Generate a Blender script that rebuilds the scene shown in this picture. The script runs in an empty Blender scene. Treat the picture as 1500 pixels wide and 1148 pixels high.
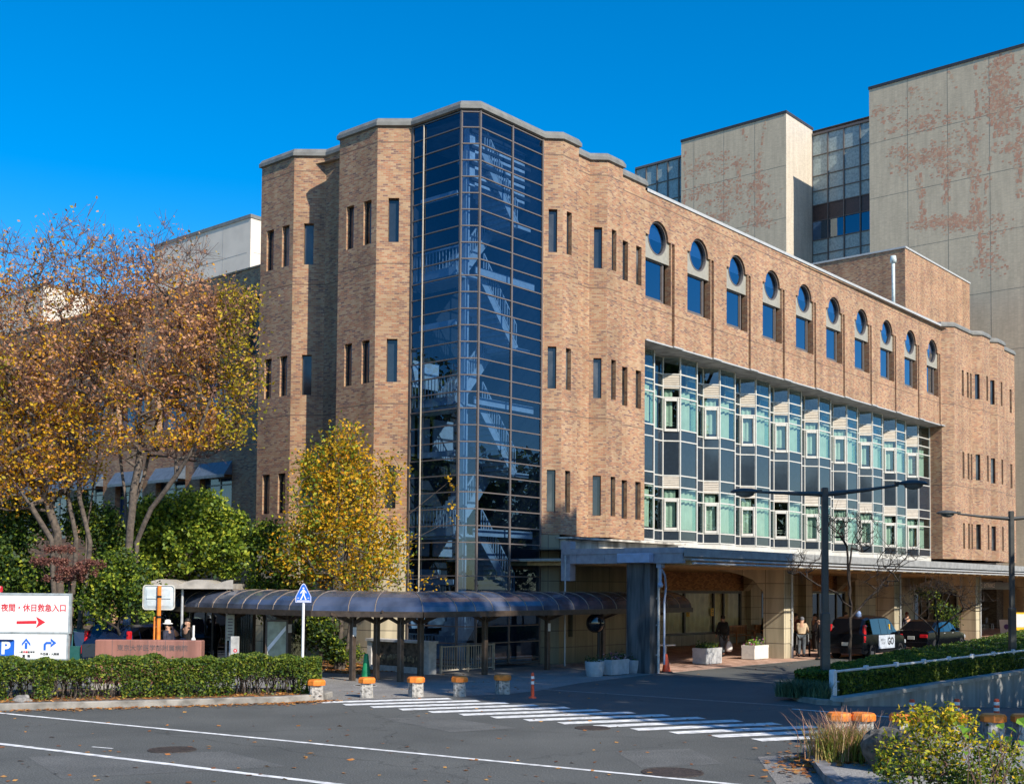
import bpy, math, random
import numpy as np
from mathutils import Matrix, Vector
random.seed(7); RNG = np.random.default_rng(11)
SC = bpy.context.scene
COL = SC.collection
PI = math.pi

# ------------------------------------------------------------------ camera model
F_, PITCH, ROLL, CY, YAW, CH = 1725.06, math.radians(2.46345), math.radians(.476605), 783.782, math.radians(40.64348), 2.9
fw = np.array([0, math.cos(PITCH), math.sin(PITCH)]); rt = np.array([1., 0, 0]); up = np.cross(rt, fw)
rt, up = math.cos(ROLL)*rt + math.sin(ROLL)*up, -math.sin(ROLL)*rt + math.cos(ROLL)*up
C0 = np.array([0, 0, CH])
def ray(x, y): return fw + rt*(x-750)/F_ - up*(y-CY)/F_
def Pz(x, y, z=0.):
    r = ray(x, y); return C0 + r*((z-CH)/r[2])
def Pd(x, y, d):
    r = ray(x, y); return C0 + r*(d/r[1])
UD = np.array([math.sin(YAW), math.cos(YAW), 0]); VD = np.array([-math.cos(YAW), math.sin(YAW), 0])
OB = Pz(675, 147, 20.2); OB[2] = 0
BROT = PI/2 - YAW
def W(u, v, z=0.): return OB + u*UD + v*VD + np.array([0, 0, z])
def UV(p): q = np.array(p) - OB; return float(q@UD), float(q@VD)

cam = bpy.data.cameras.new('camera'); cam_o = bpy.data.objects.new('camera', cam); COL.objects.link(cam_o)
Mx = Matrix(((rt[0], up[0], -fw[0], 0), (rt[1], up[1], -fw[1], 0), (rt[2], up[2], -fw[2], CH), (0, 0, 0, 1)))
cam_o.matrix_world = Mx
cam.sensor_width = 36; cam.lens = F_/1500*36; cam.shift_y = (CY-574)/1500; cam.clip_end = 3000; cam.clip_start = .1
SC.camera = cam_o

# ------------------------------------------------------------------ materials
MATS = {}
def _new(name):
    m = bpy.data.materials.new(name); m.use_nodes = True; MATS[name] = m
    nt = m.node_tree; nt.nodes.clear()
    out = nt.nodes.new('ShaderNodeOutputMaterial')
    return m, nt, out
def N(nt, t, **kw):
    n = nt.nodes.new(t)
    for k, v in kw.items():
        if k.startswith('i_'): n.inputs[int(k[2:])].default_value = v
        else: setattr(n, k, v)
    return n
def L(nt, a, b): nt.links.new(a, b)
def ramp(nt, stops, interp='LINEAR'):
    r = nt.nodes.new('ShaderNodeValToRGB'); r.color_ramp.interpolation = interp
    el = r.color_ramp.elements
    while len(el) < len(stops): el.new(.5)
    for e, (p, c) in zip(el, stops):
        e.position = p; e.color = (*c, 1) if len(c) == 3 else c
    return r
def pm(name, col, rough=.7, metal=0., var=.12, scale=6., bump=.0, spec=.5, bscale=None, dark=None, streak=False):
    """painted / stone / metal surface with soft tonal variation and slight bump"""
    m, nt, out = _new(name)
    p = N(nt, 'ShaderNodeBsdfPrincipled')
    p.inputs['Roughness'].default_value = rough; p.inputs['Metallic'].default_value = metal
    p.inputs['Specular IOR Level'].default_value = spec
    tc = N(nt, 'ShaderNodeTexCoord'); src = tc.outputs['Object']
    if streak:
        mp = N(nt, 'ShaderNodeMapping'); mp.inputs['Scale'].default_value = (1, 1, .12); L(nt, src, mp.inputs[0]); src = mp.outputs[0]
    nz = N(nt, 'ShaderNodeTexNoise'); nz.inputs['Scale'].default_value = scale; nz.inputs['Detail'].default_value = 6; L(nt, src, nz.inputs['Vector'])
    c = np.array(col); d = np.array(dark) if dark is not None else c*(1-2.2*var)
    r = ramp(nt, [(.32, tuple(d)), (.62, tuple(np.minimum(c*(1+var), 1)))]); L(nt, nz.outputs['Fac'], r.inputs[0])
    L(nt, r.outputs[0], p.inputs['Base Color'])
    if bump:
        nb = N(nt, 'ShaderNodeTexNoise'); nb.inputs['Scale'].default_value = bscale or scale*8; nb.inputs['Detail'].default_value = 4; L(nt, tc.outputs['Object'], nb.inputs['Vector'])
        b = N(nt, 'ShaderNodeBump'); b.inputs['Strength'].default_value = bump; b.inputs['Distance'].default_value = .02
        L(nt, nb.outputs['Fac'], b.inputs['Height']); L(nt, b.outputs[0], p.inputs['Normal'])
    L(nt, p.outputs[0], out.inputs[0]); return m
def brick(name, stops, mortar, bw=.19, rh=.069, joints=(), stain=.25, msize=.008):
    m, nt, out = _new(name)
    p = N(nt, 'ShaderNodeBsdfPrincipled'); p.inputs['Roughness'].default_value = .75
    uv = N(nt, 'ShaderNodeUVMap')
    b = N(nt, 'ShaderNodeTexBrick'); b.inputs['Color1'].default_value = (0, 0, 0, 1); b.inputs['Color2'].default_value = (1, 1, 1, 1); b.inputs['Mortar'].default_value = (.5, .5, .5, 1)
    b.inputs['Scale'].default_value = 1; b.inputs['Mortar Size'].default_value = msize; b.inputs['Mortar Smooth'].default_value = .3
    b.inputs['Brick Width'].default_value = bw; b.inputs['Row Height'].default_value = rh; b.inputs['Bias'].default_value = 0
    L(nt, uv.outputs[0], b.inputs['Vector'])
    r = ramp(nt, stops, 'CONSTANT'); L(nt, b.outputs['Color'], r.inputs[0])
    mx = N(nt, 'ShaderNodeMixRGB'); mx.inputs[2].default_value = (*mortar, 1); L(nt, b.outputs['Fac'], mx.inputs[0]); L(nt, r.outputs[0], mx.inputs[1])
    # wear with a shape of its own
    nz = N(nt, 'ShaderNodeTexNoise'); nz.inputs['Scale'].default_value = .55; nz.inputs['Detail'].default_value = 7; L(nt, uv.outputs[0], nz.inputs['Vector'])
    rr = ramp(nt, [(.3, (1-stain,)*3), (.65, (1.05,)*3)]); L(nt, nz.outputs['Fac'], rr.inputs[0])
    mu = N(nt, 'ShaderNodeMixRGB', blend_type='MULTIPLY'); mu.inputs[0].default_value = 1; L(nt, mx.outputs[0], mu.inputs[1]); L(nt, rr.outputs[0], mu.inputs[2])
    mp = N(nt, 'ShaderNodeMapping'); mp.inputs['Scale'].default_value = (1.7, .05, 1); L(nt, uv.outputs[0], mp.inputs[0])
    n3 = N(nt, 'ShaderNodeTexNoise'); n3.inputs['Scale'].default_value = 1; n3.inputs['Detail'].default_value = 6; L(nt, mp.outputs[0], n3.inputs['Vector'])
    r3 = ramp(nt, [(.36, (.80,)*3), (.55, (1.02,)*3)]); L(nt, n3.outputs['Fac'], r3.inputs[0])
    m3 = N(nt, 'ShaderNodeMixRGB', blend_type='MULTIPLY'); m3.inputs[0].default_value = 1; L(nt, mu.outputs[0], m3.inputs[1]); L(nt, r3.outputs[0], m3.inputs[2])
    cur = m3.outputs[0]
    if joints:
        sx = N(nt, 'ShaderNodeSeparateXYZ'); L(nt, uv.outputs[0], sx.inputs[0])
        acc = None
        for z in joints:
            c = N(nt, 'ShaderNodeMath', operation='COMPARE'); c.inputs[1].default_value = z; c.inputs[2].default_value = .022; L(nt, sx.outputs[1], c.inputs[0])
            if acc is None: acc = c.outputs[0]
            else:
                a = N(nt, 'ShaderNodeMath', operation='MAXIMUM'); L(nt, acc, a.inputs[0]); L(nt, c.outputs[0], a.inputs[1]); acc = a.outputs[0]
        mj = N(nt, 'ShaderNodeMixRGB'); mj.inputs[2].default_value = (.09, .06, .045, 1); f = N(nt, 'ShaderNodeMath', operation='MULTIPLY'); f.inputs[1].default_value = .7
        L(nt, acc, f.inputs[0]); L(nt, f.outputs[0], mj.inputs[0]); L(nt, cur, mj.inputs[1]); cur = mj.outputs[0]
    L(nt, cur, p.inputs['Base Color'])
    bp = N(nt, 'ShaderNodeBump'); bp.inputs['Strength'].default_value = .35; bp.inputs['Distance'].default_value = .01; bp.invert = True
    L(nt, b.outputs['Fac'], bp.inputs['Height']); L(nt, bp.outputs[0], p.inputs['Normal'])
    L(nt, p.outputs[0], out.inputs[0]); return m
def glass(name, tint, base=.06, ior=1.5, rough=.0, gain=1., gcol=(1, 1, 1)):
    m, nt, out = _new(name)
    tr = N(nt, 'ShaderNodeBsdfTransparent'); tr.inputs[0].default_value = (*tint, 1)
    gl = N(nt, 'ShaderNodeBsdfGlossy'); gl.inputs[0].default_value = (*gcol, 1); gl.inputs['Roughness'].default_value = rough
    lw = N(nt, 'ShaderNodeLayerWeight'); lw.inputs[0].default_value = .5      # same from both sides of a thin pane
    pw_ = N(nt, 'ShaderNodeMath', operation='POWER'); pw_.inputs[1].default_value = 4.2; L(nt, lw.outputs['Facing'], pw_.inputs[0])
    f0 = ((ior-1)/(ior+1))**2*1.7
    ma = N(nt, 'ShaderNodeMath', operation='MULTIPLY_ADD'); ma.use_clamp = True; ma.inputs[1].default_value = gain*.9; ma.inputs[2].default_value = base+gain*f0; L(nt, pw_.outputs[0], ma.inputs[0])
    tc = N(nt, 'ShaderNodeTexCoord'); nz = N(nt, 'ShaderNodeTexNoise'); nz.inputs['Scale'].default_value = .8; nz.inputs['Detail'].default_value = 1; L(nt, tc.outputs['Object'], nz.inputs['Vector'])
    b = N(nt, 'ShaderNodeBump'); b.inputs['Strength'].default_value = .02; b.inputs['Distance'].default_value = .05; L(nt, nz.outputs['Fac'], b.inputs['Height']); L(nt, b.outputs[0], gl.inputs['Normal'])
    mx = N(nt, 'ShaderNodeMixShader'); L(nt, ma.outputs[0], mx.inputs[0]); L(nt, tr.outputs[0], mx.inputs[1]); L(nt, gl.outputs[0], mx.inputs[2])
    L(nt, mx.outputs[0], out.inputs[0]); return m
def leaf(name, stops, trans=.3, rough=.55, spec=.3):
    m, nt, out = _new(name)
    g = N(nt, 'ShaderNodeNewGeometry'); r = ramp(nt, stops); L(nt, g.outputs['Random Per Island'], r.inputs[0])
    p = N(nt, 'ShaderNodeBsdfPrincipled'); p.inputs['Roughness'].default_value = rough; p.inputs['Specular IOR Level'].default_value = spec; L(nt, r.outputs[0], p.inputs['Base Color'])
    t = N(nt, 'ShaderNodeBsdfTranslucent'); L(nt, r.outputs[0], t.inputs[0])
    mx = N(nt, 'ShaderNodeMixShader'); mx.inputs[0].default_value = trans; L(nt, p.outputs[0], mx.inputs[1]); L(nt, t.outputs[0], mx.inputs[2])
    L(nt, mx.outputs[0], out.inputs[0]); return m
def asphalt(name, c0, c1, patch=.35):
    m, nt, out = _new(name)
    p = N(nt, 'ShaderNodeBsdfPrincipled'); p.inputs['Roughness'].default_value = .85
    tc = N(nt, 'ShaderNodeTexCoord')
    a = N(nt, 'ShaderNodeTexNoise'); a.inputs['Scale'].default_value = 38; a.inputs['Detail'].default_value = 3; L(nt, tc.outputs['Object'], a.inputs['Vector'])
    v = N(nt, 'ShaderNodeTexVoronoi'); v.inputs['Scale'].default_value = 34; L(nt, tc.outputs['Object'], v.inputs['Vector'])
    b = N(nt, 'ShaderNodeTexNoise'); b.inputs['Scale'].default_value = patch; b.inputs['Detail'].default_value = 6; b.inputs['Roughness'].default_value = .6; L(nt, tc.outputs['Object'], b.inputs['Vector'])
    r = ramp(nt, [(.3, c0), (.7, c1)]); L(nt, b.outputs['Fac'], r.inputs[0])
    r2 = ramp(nt, [(.25, (.45,)*3), (.5, (1,)*3), (.75, (2.1,)*3)]); L(nt, a.outputs['Fac'], r2.inputs[0])
    mu = N(nt, 'ShaderNodeMixRGB', blend_type='MULTIPLY'); mu.inputs[0].default_value = 1; L(nt, r.outputs[0], mu.inputs[1]); L(nt, r2.outputs[0], mu.inputs[2])
    r3 = ramp(nt, [(0, (1.35,)*3), (.3, (.95,)*3)]); L(nt, v.outputs['Distance'], r3.inputs[0])
    mu2 = N(nt, 'ShaderNodeMixRGB', blend_type='MULTIPLY'); mu2.inputs[0].default_value = .7; L(nt, mu.outputs[0], mu2.inputs[1]); L(nt, r3.outputs[0], mu2.inputs[2])
    # cracks and tar lines
    w = N(nt, 'ShaderNodeTexVoronoi'); w.feature = 'DISTANCE_TO_EDGE'; w.inputs['Scale'].default_value = .16
    nd = N(nt, 'ShaderNodeTexNoise'); nd.inputs['Scale'].default_value = 1.1; nd.inputs['Detail'].default_value = 4; L(nt, tc.outputs['Object'], nd.inputs['Vector'])
    vm = N(nt, 'ShaderNodeVectorMath', operation='MULTIPLY_ADD'); vm.inputs[1].default_value = (1.2, 1.2, 0); L(nt, nd.outputs['Color'], vm.inputs[0]); L(nt, tc.outputs['Object'], vm.inputs[2]); L(nt, vm.outputs[0], w.inputs['Vector'])
    r4 = ramp(nt, [(.0, (.6,)*3), (.003, (1,)*3)]); L(nt, w.outputs['Distance'], r4.inputs[0])
    mu3 = N(nt, 'ShaderNodeMixRGB', blend_type='MULTIPLY'); mu3.inputs[0].default_value = 1; L(nt, mu2.outputs[0], mu3.inputs[1]); L(nt, r4.outputs[0], mu3.inputs[2])
    L(nt, mu3.outputs[0], p.inputs['Base Color'])
    bp = N(nt, 'ShaderNodeBump'); bp.inputs['Strength'].default_value = .3; bp.inputs['Distance'].default_value = .006; L(nt, a.outputs['Fac'], bp.inputs['Height']); L(nt, bp.outputs[0], p.inputs['Normal'])
    L(nt, p.outputs[0], out.inputs[0]); return m
def tiles(name, col, w, h, joint, line=.012, var=.12, rough=.55, stain=.68):
    m, nt, out = _new(name)
    p = N(nt, 'ShaderNodeBsdfPrincipled'); p.inputs['Roughness'].default_value = rough
    uv = N(nt, 'ShaderNodeUVMap')
    b = N(nt, 'ShaderNodeTexBrick'); b.offset = 0; c = np.array(col)
    b.inputs['Color1'].default_value = (*(c*(1-var)), 1); b.inputs['Color2'].default_value = (*np.minimum(c*(1+var), 1), 1); b.inputs['Mortar'].default_value = (*joint, 1)
    b.inputs['Scale'].default_value = 1; b.inputs['Mortar Size'].default_value = line; b.inputs['Brick Width'].default_value = w; b.inputs['Row Height'].default_value = h
    L(nt, uv.outputs[0], b.inputs['Vector'])
    mp = N(nt, 'ShaderNodeMapping'); mp.inputs['Scale'].default_value = (2.5, .35, 1); L(nt, uv.outputs[0], mp.inputs[0])
    nz = N(nt, 'ShaderNodeTexNoise'); nz.inputs['Scale'].default_value = 1.; nz.inputs['Detail'].default_value = 7; L(nt, mp.outputs[0], nz.inputs['Vector'])
    rr = ramp(nt, [(.35, (stain,)*3), (.62, (1.04,)*3)]); L(nt, nz.outputs['Fac'], rr.inputs[0])
    mu = N(nt, 'ShaderNodeMixRGB', blend_type='MULTIPLY'); mu.inputs[0].default_value = 1; L(nt, b.outputs['Color'], mu.inputs[1]); L(nt, rr.outputs[0], mu.inputs[2])
    L(nt, mu.outputs[0], p.inputs['Base Color']); L(nt, p.outputs[0], out.inputs[0]); return m

BR = [(0, (.195, .105, .08)), (.06, (.285, .148, .093)), (.20, (.385, .180, .095)), (.45, (.41, .236, .125)), (.72, (.445, .288, .168)), (.94, (.28, .15, .10))]
BR_OLD = [(0, (.17, .105, .085)), (.08, (.30, .165, .11)), (.25, (.50, .25, .135)), (.5, (.60, .345, .195)), (.75, (.66, .42, .25)), (.92, (.54, .26, .145)), (1, (.30, .165, .13))]
M_BRICK = brick('brown_brick', BR, (.36, .275, .185), joints=(19.3, 14.75, 9.55))
M_BRICK2 = brick('soffit_brick', [(0, (.28, .12, .04)), (.35, (.45, .21, .075)), (.7, (.56, .29, .11))], (.3, .2, .11))
M_PAVE = brick('red_pavers', [(0, (.42, .25, .18)), (.35, (.52, .33, .25)), (.7, (.60, .40, .31))], (.25, .2, .17), bw=.3, rh=.3, stain=.15)
M_STONESHADE = tiles('beige_stone_shaded', (.22, .20, .13), 1.1, .62, (.09, .08, .06), .016, .12)  # beige stone with the entrance wall's shade put into its colour
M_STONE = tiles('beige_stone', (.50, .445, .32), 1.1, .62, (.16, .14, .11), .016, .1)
M_STONEG = tiles('grey_stone', (.27, .29, .28), 1.1, .62, (.10, .11, .11), .016, .1)
M_CONC = pm('concrete', (.36, .35, .33), .85, var=.15, scale=2.2, bump=.2)
M_COPING = pm('coping_metal', (.18, .18, .165), .6, var=.10, scale=3, bump=.05)
M_WCAP = pm('pale_parapet_cap', (.42, .43, .43), .5, var=.05)
M_ASPH = asphalt('asphalt', (.066, .0705, .067), (.105, .110, .104))
M_ASPH2 = asphalt('ramp_asphalt', (.06, .065, .07), (.10, .105, .11))
M_PATCH = asphalt('patched_asphalt', (.080, .084, .081), (.125, .129, .124), .9)
M_SIDE = asphalt('sidewalk_paving', (.17, .165, .155), (.25, .24, .225), .8)
M_KERB = pm('kerb_concrete', (.26, .245, .22), .9, var=.22, scale=3, bump=.3)
M_WPAINT = pm('road_paint', (.74, .75, .74), .7, var=.2, scale=5, dark=(.45, .46, .46), bump=.1)
M_SOIL = pm('soil', (.16, .10, .06), .95, var=.3, scale=7, bump=.6)
M_FRAME = pm('window_frame_grey', (.13, .11, .10), .45, var=.05)
M_WFRAME = pm('white_frame', (.56, .55, .50), .45, var=.04)
M_DARKM = pm('dark_bronze', (.05, .042, .036), .4, var=.12, scale=5)
M_BRONZE = pm('bronze_post', (.062, .045, .034), .45, var=.15, scale=8)
M_PANEL = pm('arch_panel', (.30, .29, .245), .6, var=.05)
M_LOUV = pm('louver_beige', (.47, .42, .345), .5, var=.05)
M_SPAN = pm('spandrel_glass', (.022, .032, .045), .08, var=.06, spec=.7)
M_SLIT2 = pm('blind_behind_glass', (.09, .10, .11), .10, var=.35, scale=1.2, spec=.7)
M_SLIT3 = pm('dim_pane', (.045, .05, .055), .08, var=.4, scale=1.0, spec=.7)
M_CURT = pm('mint_curtain', (.41, .50, .42), .9, var=.05, scale=2)
M_CREAM = pm('cream_curtain', (.84, .82, .60), .9, var=.07, scale=2)
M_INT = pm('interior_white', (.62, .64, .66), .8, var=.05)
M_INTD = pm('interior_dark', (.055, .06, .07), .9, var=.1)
M_GTOWER = glass('tower_glass', (.33, .47, .62), .015, 1.5, gain=1.0, gcol=(.55, .75, 1.0))
M_GBAY = glass('bay_glass', (.74, .85, .80), .02, 1.5, gain=1.1, gcol=(.7, .86, 1))
M_GDARK = glass('dark_glass', (.12, .17, .22), .05, 1.5, gain=1.3, gcol=(.85, .93, 1))
M_GBLUE = glass('blue_glass', (.13, .24, .40), .08, 1.5, gain=1.8, gcol=(.62, .8, 1))
M_GCLEAR = glass('shelter_glass', (.42, .46, .44), .03, 1.45, gain=.9)
M_GWIN = glass('clear_window_glass', (.86, .88, .84), .0, 1.4, gain=.6)
M_POLY = pm('smoked_roof_sheet', (.095, .115, .17), .12, metal=.3, var=.2, scale=1.5, spec=.8)
M_WHITE = pm('white_paint', (.78, .78, .77), .45, var=.03)
M_OFFW = pm('white_wall_panel', (.68, .60, .50), .75, var=.05, scale=1)
M_BLUEGREY = pm('grey_fascia', (.30, .30, .34), .5, var=.08)
M_LBLUE = pm('pale_blue_box', (.34, .42, .58), .45, var=.05)
M_ROOFG = pm('canopy_roof_grey', (.30, .31, .31), .6, var=.1, scale=3)
M_ORANGE = pm('orange_paint', (.78, .22, .025), .5, var=.12, scale=9)
M_GRAN = pm('rough_granite', (.36, .345, .32), .9, var=.28, scale=14, bump=.7, bscale=30)
M_ROCK = pm('dark_rock', (.095, .09, .08), .92, var=.3, scale=8, bump=1., bscale=16)
M_ROCK2 = pm('grey_stone_rock', (.24, .23, .215), .9, var=.28, scale=9, bump=.8, bscale=20)
M_PINK = pm('pink_granite', (.31, .145, .112), .5, var=.15, scale=5, streak=True)
M_LETTER = pm('engraved_grey', (.13, .10, .10), .6)
M_RED = pm('sign_red', (.62, .02, .035), .5, var=.03)
M_BLUE = pm('sign_blue', (.015, .13, .62), .45, var=.03)
M_STAIR = pm('stair_grey_white', (.58, .60, .62), .6, var=.06)
M_BLACK = pm('black_paint', (.012, .012, .013), .35)
M_BLACKT = pm('black_letter', (.02, .02, .025), .6)
M_GREEN = pm('green_plastic', (.01, .30, .12), .45)
M_YELLOW = pm('yellow_sign', (.80, .48, .02), .5)
M_CARB = pm('car_black', (.004, .005, .008), .16, var=.05, spec=.35)
M_CARN = pm('car_navy', (.006, .012, .035), .12, var=.05, spec=.7)
M_CART = pm('car_teal', (.02, .09, .085), .15, var=.05, spec=.7)
M_CARG = glass('car_glass', (.10, .12, .12), .06, 1.5)
M_TYRE = pm('tyre_rubber', (.014, .014, .015), .85)
M_RIM = pm('wheel_rim', (.36, .37, .39), .3, metal=.8)
M_PLATE = pm('number_plate_white', (.40, .42, .40), .5)
M_TAIL = pm('tail_light', (.55, .012, .02), .2)
M_STEEL = pm('galvanised_steel', (.50, .52, .54), .4, metal=.3, var=.08)
M_LAMPP = pm('lamp_post_paint', (.055, .06, .06), .45, var=.1)
M_WOOD = pm('bench_wood', (.42, .17, .045), .55, var=.2, scale=5, streak=True)
M_WOODG = pm('weathered_wood', (.12, .115, .10), .7, var=.2, scale=5)
M_FENCE = pm('beige_fence', (.40, .36, .29), .6, var=.08)
M_BARK = pm('grey_bark', (.090, .072, .058), .95, var=.4, scale=9, bump=.8, bscale=26, dark=(.055, .045, .038))
M_BARKD = pm('dark_bark', (.035, .027, .022), .95, var=.3, scale=9, bump=.5)
M_TWIG = pm('twig_bark', (.15, .085, .068), .95, var=.3, scale=9)
M_TOWERW = tiles('tower_tile_wall', (.62, .50, .345), .23, .07, (.53, .43, .30), .006, .08, .7, .9)
M_TOWERL = tiles('tower_tile_side', (.56, .50, .41), .23, .07, (.45, .40, .33), .006, .1, .7, .9)
M_MURAL = pm('mural_brown', (.58, .30, .19), .8, var=.05, scale=1.4)
M_MURALB = pm('mural_tan', (.61, .41, .265), .8, var=.05, scale=1.4)
M_GREYB = brick('grey_brown_tile', [(0, (.10, .085, .07)), (.35, (.155, .135, .115)), (.7, (.2, .175, .15))], (.12, .1, .09))
M_SKIN = pm('skin', (.48, .28, .19), .6, var=.05)
M_HAIR = pm('dark_hair', (.012, .010, .009), .6)
M_CBLACK = pm('black_cloth', (.010, .010, .012), .9, var=.2)
M_CJEAN = pm('grey_denim', (.09, .11, .13), .9, var=.2)
M_CBEIGE = pm('beige_cloth', (.52, .40, .27), .9, var=.12)
M_CNAVY = pm('navy_cloth', (.03, .032, .055), .9, var=.2)
M_CGREY = pm('grey_cloth', (.14, .15, .17), .9, var=.2)
M_CRED = pm('brown_cloth', (.20, .06, .05), .9, var=.2)
M_BAG = pm('white_plastic_bag', (.82, .82, .82), .4, var=.04)
M_IRON = pm('cast_iron', (.055, .042, .034), .6, var=.3, scale=25, bump=.8, bscale=60)
M_GLOBE = pm('dark_globe', (.01, .01, .012), .08, spec=.8)
M_DULLR = pm('relief_picture', (.12, .085, .06), .7, var=.4, scale=6, dark=(.03, .022, .018))

LF_TREE_Y = leaf('leaf_yellow', [(0, (.66, .27, .015)), (.35, (.80, .43, .02)), (.7, (.82, .54, .03)), (1, (.44, .40, .03))], .5)
LF_TREE_P = leaf('leaf_tan_pink', [(0, (.50, .25, .15)), (.4, (.70, .39, .25)), (.8, (.78, .45, .20)), (1, (.84, .42, .05))], .5)
LF_TREE_G = leaf('leaf_olive', [(0, (.15, .17, .02)), (.5, (.42, .36, .02)), (1, (.68, .46, .03))], .4)
LF_GOLD = leaf('leaf_gold', [(0, (.27, .25, .02)), (.35, (.62, .40, .02)), (.75, (.78, .46, .025)), (1, (.78, .34, .02))], .42)
LF_GREEN = leaf('leaf_green', [(0, (.07, .13, .015)), (.5, (.18, .27, .03)), (.85, (.36, .43, .04)), (1, (.48, .48, .05))], .38)
LF_DGREEN = leaf('leaf_dark_green', [(0, (.015, .04, .014)), (.6, (.035, .075, .02)), (1, (.08, .12, .03))], .2)
LF_HEDGE = leaf('leaf_hedge', [(0, (.05, .09, .012)), (.5, (.14, .195, .025)), (.9, (.26, .31, .035)), (1, (.36, .33, .05))], .34)
LF_LAWN = leaf('leaf_lawn_green', [(0, (.04, .09, .015)), (.5, (.08, .16, .02)), (1, (.13, .22, .03))], .3)
LF_RED = leaf('leaf_dull_red', [(0, (.13, .05, .045)), (.5, (.22, .09, .075)), (1, (.30, .15, .10))], .3)
LF_FALL = leaf('leaf_fallen', [(0, (.20, .07, .025)), (.5, (.42, .17, .045)), (1, (.55, .30, .09))], .1)
LF_GRASS = leaf('grass_blade', [(0, (.13, .20, .03)), (.55, (.34, .34, .07)), (1, (.52, .33, .15))], .35)
LF_GRASSB = leaf('grass_bluish', [(0, (.05, .10, .05)), (1, (.13, .20, .11))], .2)
LF_STALK = leaf('dry_stalk', [(0, (.34, .16, .11)), (.6, (.55, .32, .2)), (1, (.62, .45, .28))], .3)
LF_PALE = leaf('leaf_bright_big', [(0, (.14, .30, .03)), (1, (.26, .45, .05))], .45)
LF_YSHRUB = leaf('leaf_yellow_shrub', [(0, (.18, .24, .02)), (.4, (.45, .45, .025)), (.75, (.78, .60, .025)), (1, (.85, .52, .03))], .42)
LF_FLOWER = leaf('flower_petal', [(0, (.5, .05, .25)), (.4, (.55, .5, .55)), (.7, (.25, .05, .3)), (1, (.6, .45, .05))], .3)

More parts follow.
